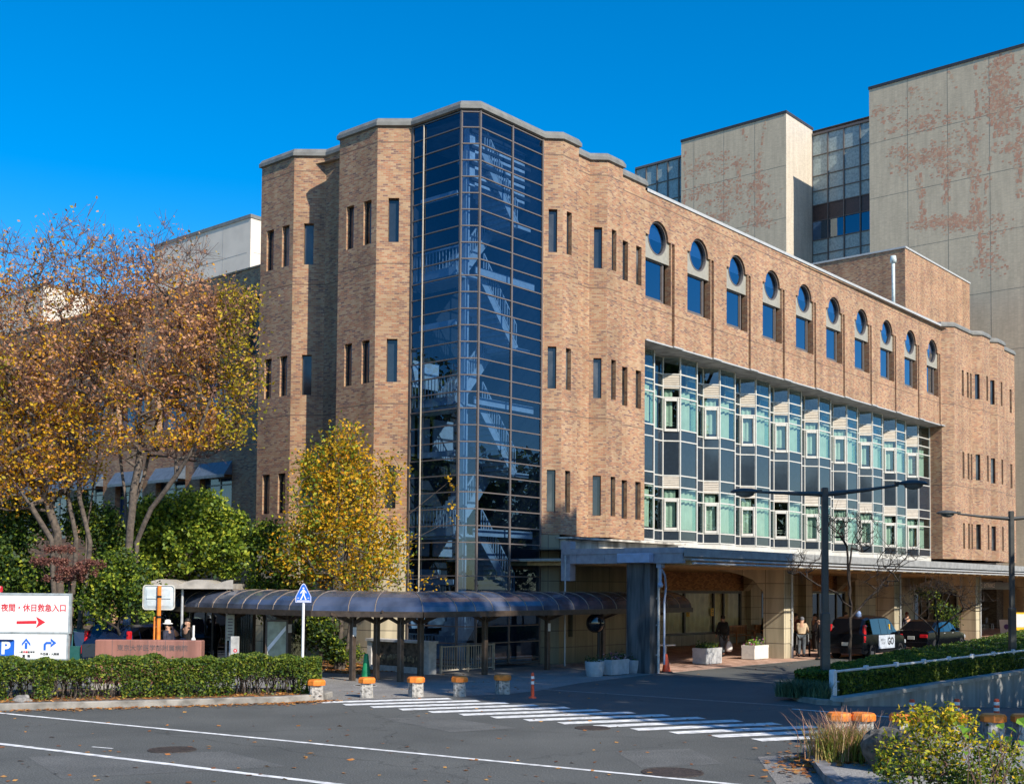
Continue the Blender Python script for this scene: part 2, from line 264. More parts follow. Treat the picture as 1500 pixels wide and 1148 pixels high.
# ------------------------------------------------------------------ mesh helpers
XF = {}
class M:
    def __init__(s): s.v = []; s.f = []; s.mi = []
    def face(s, pts, mi=0):
        b = len(s.v); s.v += [tuple(map(float, p)) for p in pts]; s.f.append(tuple(range(b, b+len(pts)))); s.mi.append(mi)
    def mesh(s, vs, fs, mi=0):
        b = len(s.v); s.v += [tuple(map(float, p)) for p in vs]; s.f += [tuple(i+b for i in f) for f in fs]; s.mi += [mi]*len(fs)
    def box(s, x0, y0, z0, x1, y1, z1, mi=0):
        vs = [(x0,y0,z0),(x1,y0,z0),(x1,y1,z0),(x0,y1,z0),(x0,y0,z1),(x1,y0,z1),(x1,y1,z1),(x0,y1,z1)]
        s.mesh(vs, [(0,3,2,1),(4,5,6,7),(0,1,5,4),(1,2,6,5),(2,3,7,6),(3,0,4,7)], mi)
    def bbox(s, x0, y0, z0, x1, y1, z1, b=.02, mi=0):
        """box with chamfered vertical edges and top edge"""
        P = [(x0+b,y0),(x1-b,y0),(x1,y0+b),(x1,y1-b),(x1-b,y1),(x0+b,y1),(x0,y1-b),(x0,y0+b)]
        cx, cy = (x0+x1)/2, (y0+y1)/2
        def ins(k): return [(cx+(x-cx)*(1-2*k/(x1-x0)), cy+(y-cy)*(1-2*k/(y1-y0))) for x, y in P]
        rings = [[(x,y,z0) for x,y in P], [(x,y,z1-b) for x,y in P], [(x,y,z1) for x,y in ins(b)]]
        vs = sum(rings, []); fs = [tuple(range(7,-1,-1))]
        for r in range(2):
            for i in range(8): j = (i+1)%8; fs.append((r*8+i, r*8+j, r*8+8+j, r*8+8+i))
        fs.append(tuple(range(16,24))); s.mesh(vs, fs, mi)
    def prism(s, poly, z0, z1, mi=0):
        n = len(poly); vs = [(x,y,z0) for x,y in poly] + [(x,y,z1) for x,y in poly]
        fs = [tuple(range(n-1,-1,-1)), tuple(range(n,2*n))] + [(i,(i+1)%n,n+(i+1)%n,n+i) for i in range(n)]
        s.mesh(vs, fs, mi)
    def beam(s, a, b, w, h, mi=0, upv=(0,0,1)):
        a, b = Vector(a), Vector(b); d = (b-a).normalized(); u = Vector(upv)
        if abs(d.dot(u)) > .99: u = Vector((1,0,0))
        x = d.cross(u).normalized(); y = x.cross(d)
        vs = []
        for p in (a, b):
            for sx, sy in ((-1,-1),(1,-1),(1,1),(-1,1)): vs.append(p + x*sx*w/2 + y*sy*h/2)
        s.mesh(vs, [(3,2,1,0),(4,5,6,7),(0,1,5,4),(1,2,6,5),(2,3,7,6),(3,0,4,7)], mi)
    def tube(s, pts, rs, n=8, mi=0, cap=True):
        pts = [Vector(p) for p in pts]
        if not hasattr(rs, '__len__'): rs = [rs]*len(pts)
        prev = None; rings = []
        for i, p in enumerate(pts):
            d = (pts[min(i+1,len(pts)-1)] - pts[max(i-1,0)])
            d = d.normalized() if d.length > 1e-9 else Vector((0,0,1))
            if prev is None:
                a = Vector((0,0,1)) if abs(d.z) < .9 else Vector((1,0,0)); x = d.cross(a).normalized()
            else:
                x = (prev - d*prev.dot(d)); x = x.normalized() if x.length > 1e-6 else d.orthogonal().normalized()
            prev = x; y = d.cross(x)
            rings.append([p + (x*math.cos(2*PI*k/n) + y*math.sin(2*PI*k/n))*rs[i] for k in range(n)])
        vs = sum(rings, []); fs = []
        for r in range(len(pts)-1):
            for k in range(n): fs.append((r*n+k, r*n+(k+1)%n, (r+1)*n+(k+1)%n, (r+1)*n+k))
        if cap: fs += [tuple(range(n-1,-1,-1)), tuple(range((len(pts)-1)*n, len(pts)*n))]
        s.mesh(vs, fs, mi)
    def lathe(s, prof, c=(0,0,0), n=20, mi=0, axis='z'):
        vs = []; k = len(prof)
        for i in range(n):
            a = 2*PI*i/n
            for r, z in prof:
                if axis == 'z': vs.append((c[0]+r*math.cos(a), c[1]+r*math.sin(a), c[2]+z))
                elif axis == 'y': vs.append((c[0]+r*math.cos(a), c[1]+z, c[2]+r*math.sin(a)))
                else: vs.append((c[0]+z, c[1]+r*math.cos(a), c[2]+r*math.sin(a)))
        fs = []
        for i in range(n):
            j = (i+1)%n
            for q in range(k-1): fs.append((i*k+q, j*k+q, j*k+q+1, i*k+q+1))
        s.mesh(vs, fs, mi)
    def ball(s, c, r, n=10, m=7, mi=0, sc=(1,1,1)):
        vs = [(c[0], c[1], c[2]-r*sc[2])]
        for j in range(1, m):
            t = -PI/2 + PI*j/m
            for i in range(n):
                a = 2*PI*i/n; vs.append((c[0]+r*sc[0]*math.cos(t)*math.cos(a), c[1]+r*sc[1]*math.cos(t)*math.sin(a), c[2]+r*sc[2]*math.sin(t)))
        vs.append((c[0], c[1], c[2]+r*sc[2])); fs = []
        for i in range(n): fs.append((0, 1+(i+1)%n, 1+i))
        for j in range(m-2):
            for i in range(n): a = 1+j*n+i; b = 1+j*n+(i+1)%n; fs.append((a, b, b+n, a+n))
        t = 1+(m-2)*n
        for i in range(n): fs.append((t+i, t+(i+1)%n, len(vs)-1))
        s.mesh(vs, fs, mi)
    def build(s, name, mats, parent=None, world=False, smooth=False):
        if not s.f: return None
        if not isinstance(mats, (list, tuple)): mats = [mats]
        v = np.array(s.v, dtype=float)
        if world and parent is not None:
            loc, rz = XF[parent]; q = v - np.array(loc); c, sn = math.cos(-rz), math.sin(-rz)
            v = np.stack([q[:,0]*c - q[:,1]*sn, q[:,0]*sn + q[:,1]*c, q[:,2]], 1)
        me = bpy.data.meshes.new(name); me.from_pydata(v.tolist(), [], s.f)
        for m in mats: me.materials.append(m)
        if max(s.mi) > 0: me.polygons.foreach_set('material_index', s.mi)
        autouv(me, v)
        if smooth: me.polygons.foreach_set('use_smooth', [True]*len(me.polygons))
        me.update()
        return link(name, me, parent)
def autouv(me, v):
    uvl = me.uv_layers.new(name='UVMap')
    nl = len(me.loops); vi = np.empty(nl, dtype=np.int32); me.loops.foreach_get('vertex_index', vi)
    npoly = len(me.polygons); nr = np.empty(npoly*3); me.polygons.foreach_get('normal', nr); nr = nr.reshape(-1,3)
    lt = np.empty(npoly, dtype=np.int32); me.polygons.foreach_get('loop_total', lt)
    ln = np.repeat(nr, lt, axis=0); p = v[vi]
    horiz = np.abs(ln[:,2]) > .8
    tl = np.hypot(ln[:,0], ln[:,1]) + 1e-9; tx, ty = -ln[:,1]/tl, ln[:,0]/tl
    uu = np.where(horiz, p[:,0], p[:,0]*tx + p[:,1]*ty); vv = np.where(horiz, p[:,1], p[:,2])
    uvl.data.foreach_set('uv', np.stack([uu, vv], 1).ravel())
def link(name, me, parent=None):
    o = bpy.data.objects.new(name, me); COL.objects.link(o)
    if parent is not None:
        o.parent = parent; XF[o] = XF[parent]
    else: XF[o] = ((0,0,0), 0)
    return o
def tag(o, label=None, cat=None, group=None, kind=None):
    if label: o['label'] = label
    if cat: o['category'] = cat
    if group: o['group'] = group
    if kind: o['kind'] = kind
    return o
def thing(name, label, cat, loc=(0,0,0), rz=0., group=None):
    o = bpy.data.objects.new(name, None); o.empty_display_size = .3; COL.objects.link(o)
    o.location = tuple(map(float, loc)); o.rotation_euler = (0,0,rz); XF[o] = (tuple(map(float, loc)), rz)
    return tag(o, label, cat, group)
def dup(root, loc, rz, label=None):
    r = root.copy(); COL.objects.link(r); r.location = tuple(map(float, loc)); r.rotation_euler = (0,0,rz)
    XF[r] = (tuple(map(float, loc)), rz)
    if label: r['label'] = label
    for ch in list(root.children):
        c = ch.copy(); COL.objects.link(c); c.parent = r
        for g in list(ch.children):
            d = g.copy(); COL.objects.link(d); d.parent = c
    return r
def quads(name, V, parent, mats, mi=None, world=True, smooth=False, nv=4):
    """V: (N,nv,3) array of separate little faces"""
    V = np.asarray(V, dtype=float); n = len(V); v = V.reshape(-1,3)
    if world and parent is not None:
        loc, rz = XF[parent]; q = v - np.array(loc); c, sn = math.cos(-rz), math.sin(-rz)
        v = np.stack([q[:,0]*c - q[:,1]*sn, q[:,0]*sn + q[:,1]*c, q[:,2]], 1)
    me = bpy.data.meshes.new(name); me.vertices.add(n*nv); me.loops.add(n*nv); me.polygons.add(n)
    me.vertices.foreach_set('co', v.ravel()); me.loops.foreach_set('vertex_index', np.arange(n*nv, dtype=np.int32))
    me.polygons.foreach_set('loop_start', np.arange(0, n*nv, nv, dtype=np.int32)); me.polygons.foreach_set('loop_total', np.full(n, nv, dtype=np.int32))
    if not isinstance(mats, (list, tuple)): mats = [mats]
    for m in mats: me.materials.append(m)
    if mi is not None: me.polygons.foreach_set('material_index', np.asarray(mi, dtype=np.int32))
    me.update(calc_edges=True); me.validate()
    return link(name, me, parent)
def leafquads(C, size, aspect=.6, flat=0., jit=.35):
    """rhombic leaf faces with random attitude round centres C"""
    C = np.asarray(C); n = len(C)
    d = RNG.normal(size=(n,3)); d[:,2] *= (1-flat); d /= np.linalg.norm(d, axis=1)[:,None]+1e-9
    e = RNG.normal(size=(n,3)); e[:,2] *= (1-flat); e -= d*(e*d).sum(1)[:,None]; e /= np.linalg.norm(e, axis=1)[:,None]+1e-9
    s = size*(1+jit*RNG.uniform(-1,1,size=(n,1)))
    a = d*s*.5; b = e*s*.5*aspect; k = np.cross(d, e)*s*.10
    return np.stack([C-a, C-b*1+k, C+a, C+b+k], 1)
def text(s, size, mat, parent, mat4, name='lettering', bold=.0, depth=.003, sx=1.):
    c = bpy.data.curves.new('txt', 'FONT'); c.body = s; c.size = size; c.align_x = 'CENTER'; c.align_y = 'CENTER'; c.extrude = depth; c.offset = bold; c.resolution_u = 3
    t = bpy.data.objects.new('txt', c); COL.objects.link(t)
    dg = bpy.context.evaluated_depsgraph_get(); dg.update()
    me = bpy.data.meshes.new_from_object(t.evaluated_get(dg)); bpy.data.objects.remove(t)
    me.transform(mat4 @ Matrix.Diagonal((sx,1,1,1)))
    me.materials.clear(); me.materials.append(mat)
    return link(name, me, parent)
def face_mat(o, xdir, ydir):
    x = Vector(xdir).normalized(); y = Vector(ydir).normalized(); z = x.cross(y)
    return Matrix(((x.x,y.x,z.x,o[0]),(x.y,y.y,z.y,o[1]),(x.z,y.z,z.z,o[2]),(0,0,0,1)))
def offset_path(P, d):
    """offset an open 2-D path to its right hand side by d"""
    out = []
    for i, p in enumerate(P):
        ns = []
        for a, b in ((i-1,i),(i,i+1)):
            if a >= 0 and b < len(P):
                dx, dy = P[b][0]-P[a][0], P[b][1]-P[a][1]; l = math.hypot(dx,dy); ns.append((dy/l, -dx/l))
        if len(ns) == 1: n = ns[0]; k = 1
        else:
            n = (ns[0][0]+ns[1][0], ns[0][1]+ns[1][1]); l = math.hypot(*n) or 1; n = (n[0]/l, n[1]/l); k = 1/max(.35, n[0]*ns[0][0]+n[1]*ns[0][1])
        out.append((p[0]+n[0]*d*k, p[1]+n[1]*d*k))
    return out
def sweep(m, P, prof, mi=0):
    """sweep profile [(outward, z)...] along open path P"""
    cols = [[(x,y,z) for (x,y) in offset_path(P, o)] for o, z in prof for _ in (0,)]
    for a, b in zip(range(len(prof)-1), range(1, len(prof))):
        A = [(x,y,prof[a][1]) for x,y in offset_path(P, prof[a][0])]; B = [(x,y,prof[b][1]) for x,y in offset_path(P, prof[b][0])]
        for i in range(len(P)-1): m.face([A[i], A[i+1], B[i+1], B[i]], mi)
def wall(m, a, b, z0, z1, holes=(), depth=.18, mi=0, rmi=None):
    """wall from a to b (2-D), outward to the right of a->b; holes (s0,s1,za,zb) with reveals"""
    ax, ay = a; dx, dy = b[0]-ax, b[1]-ay; Lw = math.hypot(dx,dy); dx /= Lw; dy /= Lw; nx, ny = dy, -dx
    def P(s, z, d=0): return (ax+dx*s-nx*d, ay+dy*s-ny*d, z)
    ss = sorted({0, Lw, *[h[0] for h in holes], *[h[1] for h in holes]}); zz = sorted({z0, z1, *[h[2] for h in holes], *[h[3] for h in holes]})
    for i in range(len(ss)-1):
        j = 0
        while j < len(zz)-1:
            sm, zm = (ss[i]+ss[i+1])/2, (zz[j]+zz[j+1])/2
            if any(h[0] < sm < h[1] and h[2] < zm < h[3] for h in holes): j += 1; continue
            k = j
            while k+1 < len(zz)-1 and not any(h[0] < sm < h[1] and h[2] < (zz[k+1]+zz[k+2])/2 < h[3] for h in holes): k += 1
            m.face([P(ss[i],zz[j]), P(ss[i+1],zz[j]), P(ss[i+1],zz[k+1]), P(ss[i],zz[k+1])], mi); j = k+1
    r = mi if rmi is None else rmi
    for s0, s1, za, zb in holes:
        m.face([P(s0,za), P(s0,zb), P(s0,zb,depth), P(s0,za,depth)], r); m.face([P(s1,zb), P(s1,za), P(s1,za,depth), P(s1,zb,depth)], r)
        m.face([P(s0,zb), P(s1,zb), P(s1,zb,depth), P(s0,zb,depth)], r); m.face([P(s1,za), P(s0,za), P(s0,za,depth), P(s1,za,depth)], r)
    return P
exec_parts = []
# =================================================================== MAIN BUILDING (local u, v, z)
HOSP = thing('brick_building', 'brown brick hospital building with dark glass corner stair tower and arched windows', 'building', OB, BROT)
ROWS = [(15.55, 17.2), (10.35, 11.95), (5.7, 7.28)]
SEG = [((.6,10.4),(-.78,10.4),()), ((-.78,10.4),(-.78,8.32),((.39,.85),(1.38,1.84))), ((-.78,8.32),(.05,7.35),((.42,.81),)), ((.05,7.35),(.05,5.6),()),
       ((.05,5.6),(-.78,5.6),()), ((-.78,5.6),(-.78,3.48),((.44,.86),(1.4,1.83))), ((-.78,3.48),(.05,2.5),((.43,.83),))]
SEG2 = [((4.06,-.52),(4.12,-.52),()), ((4.12,-.52),(4.62,-1.02),((.17,.50),)), ((4.62,-1.02),(5.6,-1.02),((.25,.57),)), ((5.6,-1.02),(5.6,-.5),()), ((5.6,-.5),(7.02,-.5),()),
        ((7.02,-.5),(7.5,-1.02),((.17,.50),)), ((7.5,-1.02),(8.55,-1.02),((.30,.62),)), ((8.55,-1.02),(8.55,-.5),()), ((8.55,-.5),(10.93,-.5),((.73,1.12),(1.71,2.11)))]
SEG3 = [((44.4,3.2),(44.4,-.5),()), ((44.4,-.5),(45.0,-1.1),()), ((45.0,-1.1),(48.2,-1.1),((1.35,1.70),(2.25,2.60),(2.85,3.15))), ((48.2,-1.1),(48.7,-1.6),((.2,.52),)), ((48.7,-1.6),(50.2,-1.6),((.75,1.1),)), ((50.2,-1.6),(50.2,-1.1),()),
        ((50.2,-1.1),(51.1,-1.1),()), ((51.1,-1.1),(51.6,-1.6),((.2,.52),)), ((51.6,-1.6),(53.1,-1.6),((.7,1.05),)), ((53.1,-1.6),(53.1,-1.1),()), ((53.1,-1.1),(56.8,-1.1),((.9,1.35),(2.6,3.05))), ((56.8,-1.1),(56.8,14),())]
mb = M()
SLITS = []
for segs, z1, rows in ((SEG, 19.86, ROWS), (SEG2, 19.86, ROWS), (SEG3, 19.68, [(15.46,17.12),(10.1,11.8),(5.55,7.2)])):
    for a, b, ws in segs:
        hs = [(s0,s1,za,zb) for s0,s1 in ws for za,zb in rows]
        z0 = 4.85
        if a == (4.06,-.52): z0 = 4.85
        P = wall(mb, a, b, z0, z1, hs, .2)
        for h in hs: SLITS.append((P, h))
# long wall above the glazed bays with the ten arched recesses
AU = [10.95, 14.25, 17.65, 21.09, 24.56, 28.01, 31.53, 34.98, 38.49, 41.97]
V0, ZS, ZT = -.5, 13.35, 19.72
def q(m, u0, u1, z0, z1, v=V0, mi=0): m.face([(u0,v,z0),(u1,v,z0),(u1,v,z1),(u0,v,z1)], mi)
prev = 10.93
DEP = .32
for a in AU:
    if a-prev > .001: q(mb, prev, a, ZS, ZT)
    c, r, zb, zs = a+1.02, .74, 15.11, 17.89
    q(mb, a, a+1.97, ZS, zb); q(mb, a+1.97, a+2.05, ZS, zs)
    # groove: set back strip
    gd = .26
    mb.face([(a+2.05,V0+gd,ZS),(a+2.27,V0+gd,ZS),(a+2.27,V0+gd,zs),(a+2.05,V0+gd,zs)])
    mb.face([(a+2.27,V0,ZS),(a+2.27,V0,zs),(a+2.27,V0+gd,zs),(a+2.27,V0+gd,ZS)]); mb.face([(a+2.05,V0,zs),(a+2.05,V0,ZS),(a+2.05,V0+gd,ZS),(a+2.05,V0+gd,zs)])
    mb.face([(a+2.05,V0,zs),(a+2.27,V0,zs),(a+2.27,V0+gd,zs),(a+2.05,V0+gd,zs)])
    arc = [(c-r*math.cos(t), zs+r*math.sin(t)) for t in np.linspace(0, PI, 25)]
    h = len(arc)//2
    mb.face([(a,V0,zs)] + [(x,V0,z) for x,z in arc[:h+1]] + [(c,V0,ZT),(a,V0,ZT)])
    mb.face([(c,V0,ZT)] + [(x,V0,z) for x,z in arc[h:]] + [(a+2.27,V0,zs),(a+2.27,V0,ZT)])
    out = [(a,zb),(a,zs)] + arc + [(a+1.97,zs),(a+1.97,zb)]
    for i in range(len(out)):
        p, n = out[i], out[(i+1)%len(out)]
        mb.face([(p[0],V0,p[1]),(n[0],V0,n[1]),(n[0],V0+DEP,n[1]),(p[0],V0+DEP,p[1])])
    prev = a+2.27
q(mb, prev, 44.4, ZS, ZT)
mb.build('wall', M_BRICK, HOSP)
# slit windows
rsl = random.Random(21)
for P, (s0,s1,za,zb) in SLITS:
    m = M(); m.face([P(s0,za,.17), P(s1,za,.17), P(s1,zb,.17), P(s0,zb,.17)], 0)
    w = .025
    for A, B, Cc, D in ((s0,s0+w,za,zb),(s1-w,s1,za,zb),(s0+w,s1-w,za,za+w),(s0+w,s1-w,zb-w,zb)):
        m.face([P(A,Cc,.155),P(B,Cc,.155),P(B,D,.155),P(A,D,.155)], 1)
    m.build('slit_window', [rsl.choice((M_SPAN, M_SPAN, M_SLIT2, M_SLIT3)), M_DARKM], HOSP)
# arched windows
def ringmesh(m, c, z, r0, r1, v0, v1, n=32, mi=0):
    for i in range(n):
        a, b = 2*PI*i/n, 2*PI*(i+1)/n
        p = lambda r,t,v: (c+r*math.cos(t), v, z+r*math.sin(t))
        m.face([p(r0,a,v0),p(r1,a,v0),p(r1,b,v0),p(r0,b,v0)], mi); m.face([p(r0,a,v0),p(r0,b,v0),p(r0,b,v1),p(r0,a,v1)], mi); m.face([p(r1,b,v0),p(r1,a,v0),p(r1,a,v1),p(r1,b,v1)], mi)
for k, a in enumerate(AU):
    c, r, zs = a+1.02, .74, 17.89; vf, vw = V0+.10, V0+.27
    fr = M()
    x0, x1, z0, z1 = a+.16, a+1.66, 15.11, 16.95
    for A in ((x0,z0,x0+.09,z1),(x1-.09,z0,x1,z1),(x0+.09,z0,x1-.09,z0+.16),(x0+.09,z1-.09,x1-.09,z1)): fr.box(A[0], vw-.08, A[1], A[2], vw, A[3])
    for A in ((x0+.09,z0+.16,x0+.14,z1-.09),(x1-.14,z0+.16,x1-.09,z1-.09),(x0+.14,z0+.16,x1-.14,z0+.21)): fr.box(A[0], vw-.04, A[1], A[2], vw-.005, A[3])
    f = fr.build('arch_window', M_FRAME, HOSP)
    m = M(); q(m, x0+.1, x1-.1, z0+.17, z1-.1, vw-.02); m.build('pane', M_GBLUE, f)
    m = M()  # light panel under the round light
    zb_ = 16.92; arc = [(c+r*.965*math.cos(t), zs+.0-r*.965*math.sin(t)) for t in np.linspace(0, PI, 25)]
    pts = [(a+1.965,zs-.005)] + arc + [(a+.005,zs-.005),(a+.005,zb_),(a+1.965,zb_)]
    hh = len(arc)//2
    A1 = [(a+1.965,zs-.005)] + arc[:hh+1] + [(c,zb_),(a+1.965,zb_)]; A2 = [(c,zb_)] + arc[hh:] + [(a+.005,zs-.005),(a+.005,zb_)]
    for poly in (A1, A2):
        m.face([(x,vf,z) for x,z in reversed(poly)]); m.face([(x,vf+.12,z) for x,z in poly])
    m.face([(a+.005,vf,zb_),(a+1.965,vf,zb_),(a+1.965,vf+.12,zb_),(a+.005,vf+.12,zb_)])
    m.build('panel', M_PANEL, f)
    m = M(); ringmesh(m, c, zs, r*.90, r*.965, vf-.015, vf+.14); m.build('ring', M_FRAME, f)
    m = M(); m.face([(c+r*.92*math.cos(t), vf+.10, zs+r*.92*math.sin(t)) for t in np.linspace(0, 2*PI, 33)[:-1]]); m.build('round_pane', M_GBLUE, f)
    m = M(); m.face([(c+r*.92*math.cos(t), vf+.20, zs-.02+r*.92*math.sin(t)) for t in np.linspace(0, PI, 20)]); m.build('blind', M_INT, f)
    if k % 3 != 0:
        m = M(); q(m, x0+.16, x0+.30+.05*(k%2), z0+.3, z1-.55, vw+.06); m.build('curtain', M_INT, f)
    m = M(); ang = 0
    if k > 0: m.box(c-.42, vf+.06, zs-.52, c-.34, vf+.1, zs-.45); m.build('latch', M_STEEL, f)
# inside of the upper storey and of the bays
m = M()
q(m, 10.9, 44.4, 13.5, 19.6, 1.6)
for a, b in ((10.9,10.92),(44.36,44.38)): m.box(a, -.03, 13.5, b, 1.6, 19.6)
m.box(10.95, V0+DEP+.02, 13.5, 44.3, 1.6, 13.55); m.box(10.95, V0+DEP+.02, 19.5, 44.3, 1.6, 19.55)
for a in AU[1:]: m.box(a-.6, V0+DEP, 13.6, a-.5, 1.6, 19.5)
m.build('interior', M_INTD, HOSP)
# coping
CPROF = [(.0,19.86),(.09,19.90),(.09,20.03),(.0,20.19),(-.25,20.2),(-.25,19.8)]
mc = M()
topA = [(.6,10.4),(-.78,10.4),(-.78,8.32),(.05,7.35),(.05,5.62)]
topB = [(.9,5.6),(-.78,5.6),(-.78,3.48),(.03,2.5),(.03,0),(.5,-.52),(4.12,-.52),(4.62,-1.02),(5.6,-1.02),(5.6,-.3)]
topC = [(5.72,-.5),(7.02,-.5),(7.5,-1.02),(8.55,-1.02),(8.55,-.3)]; topD = [(8.67,-.5),(10.93,-.5),(10.93,.6)]
for P in (topA, topB, topC, topD): mc = M(); sweep(mc, P, CPROF); mc.build('coping', M_COPING, HOSP)
topE = [(44.4,2),(44.4,-.5),(45.0,-1.1),(48.2,-1.1),(48.7,-1.6),(50.2,-1.6),(50.2,-1.0)]; topF = [(50.32,-1.1),(51.1,-1.1),(51.6,-1.6),(53.1,-1.6),(53.1,-1.0)]; topG = [(53.22,-1.1),(56.8,-1.1),(56.8,6)]
for P in (topE, topF, topG): mc = M(); sweep(mc, P, [(o, z-.18) for o, z in CPROF]); mc.build('coping', M_COPING, HOSP)
mc = M(); sweep(mc, [(11.02,-.5),(44.32,-.5)], [(.0,19.70),(.05,19.70),(.05,19.83),(-.2,19.85),(-.2,19.6)]); mc.build('parapet_cap', M_WCAP, HOSP)
m = M()
m.face([(.1,0,19.6),(4.2,-.5,19.6),(12,-.4,19.6),(12,10.4,19.6),(-.7,10.4,19.6),(.1,5.7,19.6)]); m.face([(12,-.4,19.58),(57,-.9,19.58),(57,10.4,19.58),(12,10.4,19.58)]); m.face([(57,10.4,0),(12,10.4,0),(12,10.4,19.58),(57,10.4,19.58)])
m.face([(.3,10.4,16.1),(12,10.4,16.1),(12,60,16.1),(.3,60,16.1)]); 
m.face([(.6,10.4,16.1),(12,10.4,16.1),(12,10.4,19.6),(.6,10.4,19.6)])
m.face([(-.7,10.3,19.84),(-.7,8.3,19.84),(.1,7.3,19.84),(.1,2.5,19.835),(.1,.05,19.83),(.5,-.45,19.83),(5.5,-.45,19.83),(10.8,-.45,19.83),(10.8,10.3,19.84)])
m.build('roof', M_CONC, HOSP)

# ---------------------------------------------------------------- glass stair tower
G_ = [(.05,2.46),(.05,.0),(.5,-.5),(4.06,-.5)]
m = M()
for a, b in zip(G_[:-1], G_[1:]): m.face([(*a,.1),(*b,.1),(*b,19.84),(*a,19.84)])
gl = m.build('stair_tower_glazing', M_GTOWER, HOSP)
m = M(); tz = [19.80] + [19.24-.5925*i for i in range(33)]
tz = [z for z in tz if z > .2] + [.14]
for a, b in zip(G_[:-1], G_[1:]):
    for z in tz: m.beam((*a,z), (*b,z), .06, .042)
for p in ((.05,2.44),(.05,.0),(.5,-.5),(2.27,-.5),(4.03,-.5)): m.box(p[0]-.038, p[1]-.038, .1, p[0]+.038, p[1]+.038, 19.84)
m.build('mullions', M_FRAME, gl)
m = M(); m.tube([(.0,1.84,.1),(.0,1.84,19.75)], .028, 8); m.build('conduit', M_FENCE, gl)
# inside: dark walls, floors, white stairs and rails
m = M()
m.face([(4.02,-.45,.1),(4.02,5,.1),(4.02,5,19.7),(4.02,-.45,19.7)]); m.face([(4.02,3.2,.1),(.1,3.2,.1),(.1,3.2,19.7),(4.02,3.2,19.7)]); m.face([(.12,3.2,.1),(.12,2.48,.1),(.12,2.48,19.7),(.12,3.2,19.7)])
m.build('stair_shaft_wall', M_INTD, HOSP)
m = M(); m.box(.95, .32, 17.35, 3.95, .40, 19.45); m.box(.62, .15, 17.35, .94, .40, 19.45); m.build('upper_partition', pm('partition_blue_grey', (.78,.80,.84), .8), HOSP)
m = M()
for i in range(4): m.box(.6, .02, 17.5+.59*i, 3.95, .12, 17.62+.59*i)
m.build('sun_louver', M_INTD, HOSP)
for z0, z1, us in ((7.7,9.2,((.35,.75),(.95,1.55),(1.75,2.9))),(10.3,11.3,((.5,.9),(1.1,2.0))),(4.0,4.9,((.3,.7),(.95,1.6),(1.8,2.9))),(2.5,3.5,((.35,.8),(1.1,2.2))),(1.3,2.0,((.6,1.4),(1.6,2.6)))):
    for u0, u1 in us: m = M(); m.box(u0, 2.9, z0, u1, 2.95, z1); m.build('white_partition', M_INT, HOSP)
for z in (.12, 4.72, 9.42, 14.1):
    s = M(); s.box(.3, .2, z-.16, 1.35, 3.0, z); s.box(3.2, .0, z+2.25, 3.95, 2.9, z+2.4); s.beam((.25,2.2,z+.1),(.25,.35,z+.1),.05,.30); s.beam((.62,-.22,z+.08),(3.9,-.22,z+.08),.05,.26); s.beam((.25,2.2,z+2.9),(.25,.35,z+2.9),.05,.2)
    s.beam((1.35,1.45,z+.05),(3.3,1.45,z+2.35),.06,.34); s.beam((3.2,.08,z+2.35),(1.3,.08,z+4.65),.06,.34)
    n = 13
    for i in range(n):
        x = 1.35+(3.2-1.35)*i/n; s.box(x, 1.5, z+2.3*i/n, x+.30, 2.8, z+2.3*(i+1)/n); x2 = 3.2-(3.2-1.35)*(i+1)/n
        s.box(x2-.1, .1, z+2.3+2.3*i/n, x2+.2, 1.3, z+2.3+2.3*(i+1)/n)
    s.box(.55, .2, z, .75, .4, z+4.5)
    st = s.build('staircase', M_STAIR, HOSP)
    r = M()
    for y, zz0, zz1 in ((1.45, z, z+2.3), (.05, z+4.6, z+2.3), (1.35, z+4.6, z+2.3)):
        r.beam((1.35,y,zz0+.95),(3.2,y,zz1+.95),.05,.05); r.beam((1.35,y,zz0+.2),(3.2,y,zz1+.2),.03,.03)
        for i in range(15):
            t = i/14; r.box(1.35+1.85*t-.018, y-.018, zz0+(zz1-zz0)*t+.2, 1.35+1.85*t+.018, y+.018, zz0+(zz1-zz0)*t+.95)
    r.beam((.35,.3,z+1),(.35,2.9,z+1),.05,.05)
    for i in range(16): r.box(.335, .3+2.5*i/15, z, .36, .32+2.5*i/15, z+1)
    r.build('railing', M_STAIR, st)

# ---------------------------------------------------------------- glazed bays
kz = lambda z: 2.9+(z-2.9)*1.0158
LEV = [13.28]+[kz(z) for z in (12.35, 11.82, 11.31, 9.88, 9.38, 7.84, 7.32, 6.82, 5.40, 4.95)]
GV, BVd = .30, .86
def bayframe(m, pts, lev, w=.055, posts=True):
    for a, b in zip(pts[:-1], pts[1:]):
        for z in lev: m.beam((*a,z),(*b,z),.07,w)
    for p in pts: m.box(p[0]-.035, p[1]-.04, lev[-1], p[0]+.035, p[1]+.03, lev[0])
def curtain(m, u0, u1, z0, z1, v, amp=.04, k=16.):
    n = max(4, int((u1-u0)*22))
    for i in range(n):
        a, b = u0+(u1-u0)*i/n, u0+(u1-u0)*(i+1)/n
        m.face([(a,v+amp*math.sin(a*k),z0),(b,v+amp*math.sin(b*k),z0),(b,v+amp*math.sin(b*k),z1),(a,v+amp*math.sin(a*k),z1)])
def strip(m, a, b, z0, z1, off=0., mi=0, ins=.0):
    dx, dy = b[0]-a[0], b[1]-a[1]; l = math.hypot(dx,dy); nx, ny = dy/l, -dx/l; dx /= l; dy /= l
    A = (a[0]+dx*ins+nx*off, a[1]+dy*ins+ny*off); B = (b[0]-dx*ins+nx*off, b[1]-dy*ins+ny*off)
    m.face([(*A,z0),(*B,z0),(*B,z1),(*A,z1)], mi)
rb = random.Random(3)
plan0 = [(10.97,GV),(12.80,GV),(12.80,BVd)]
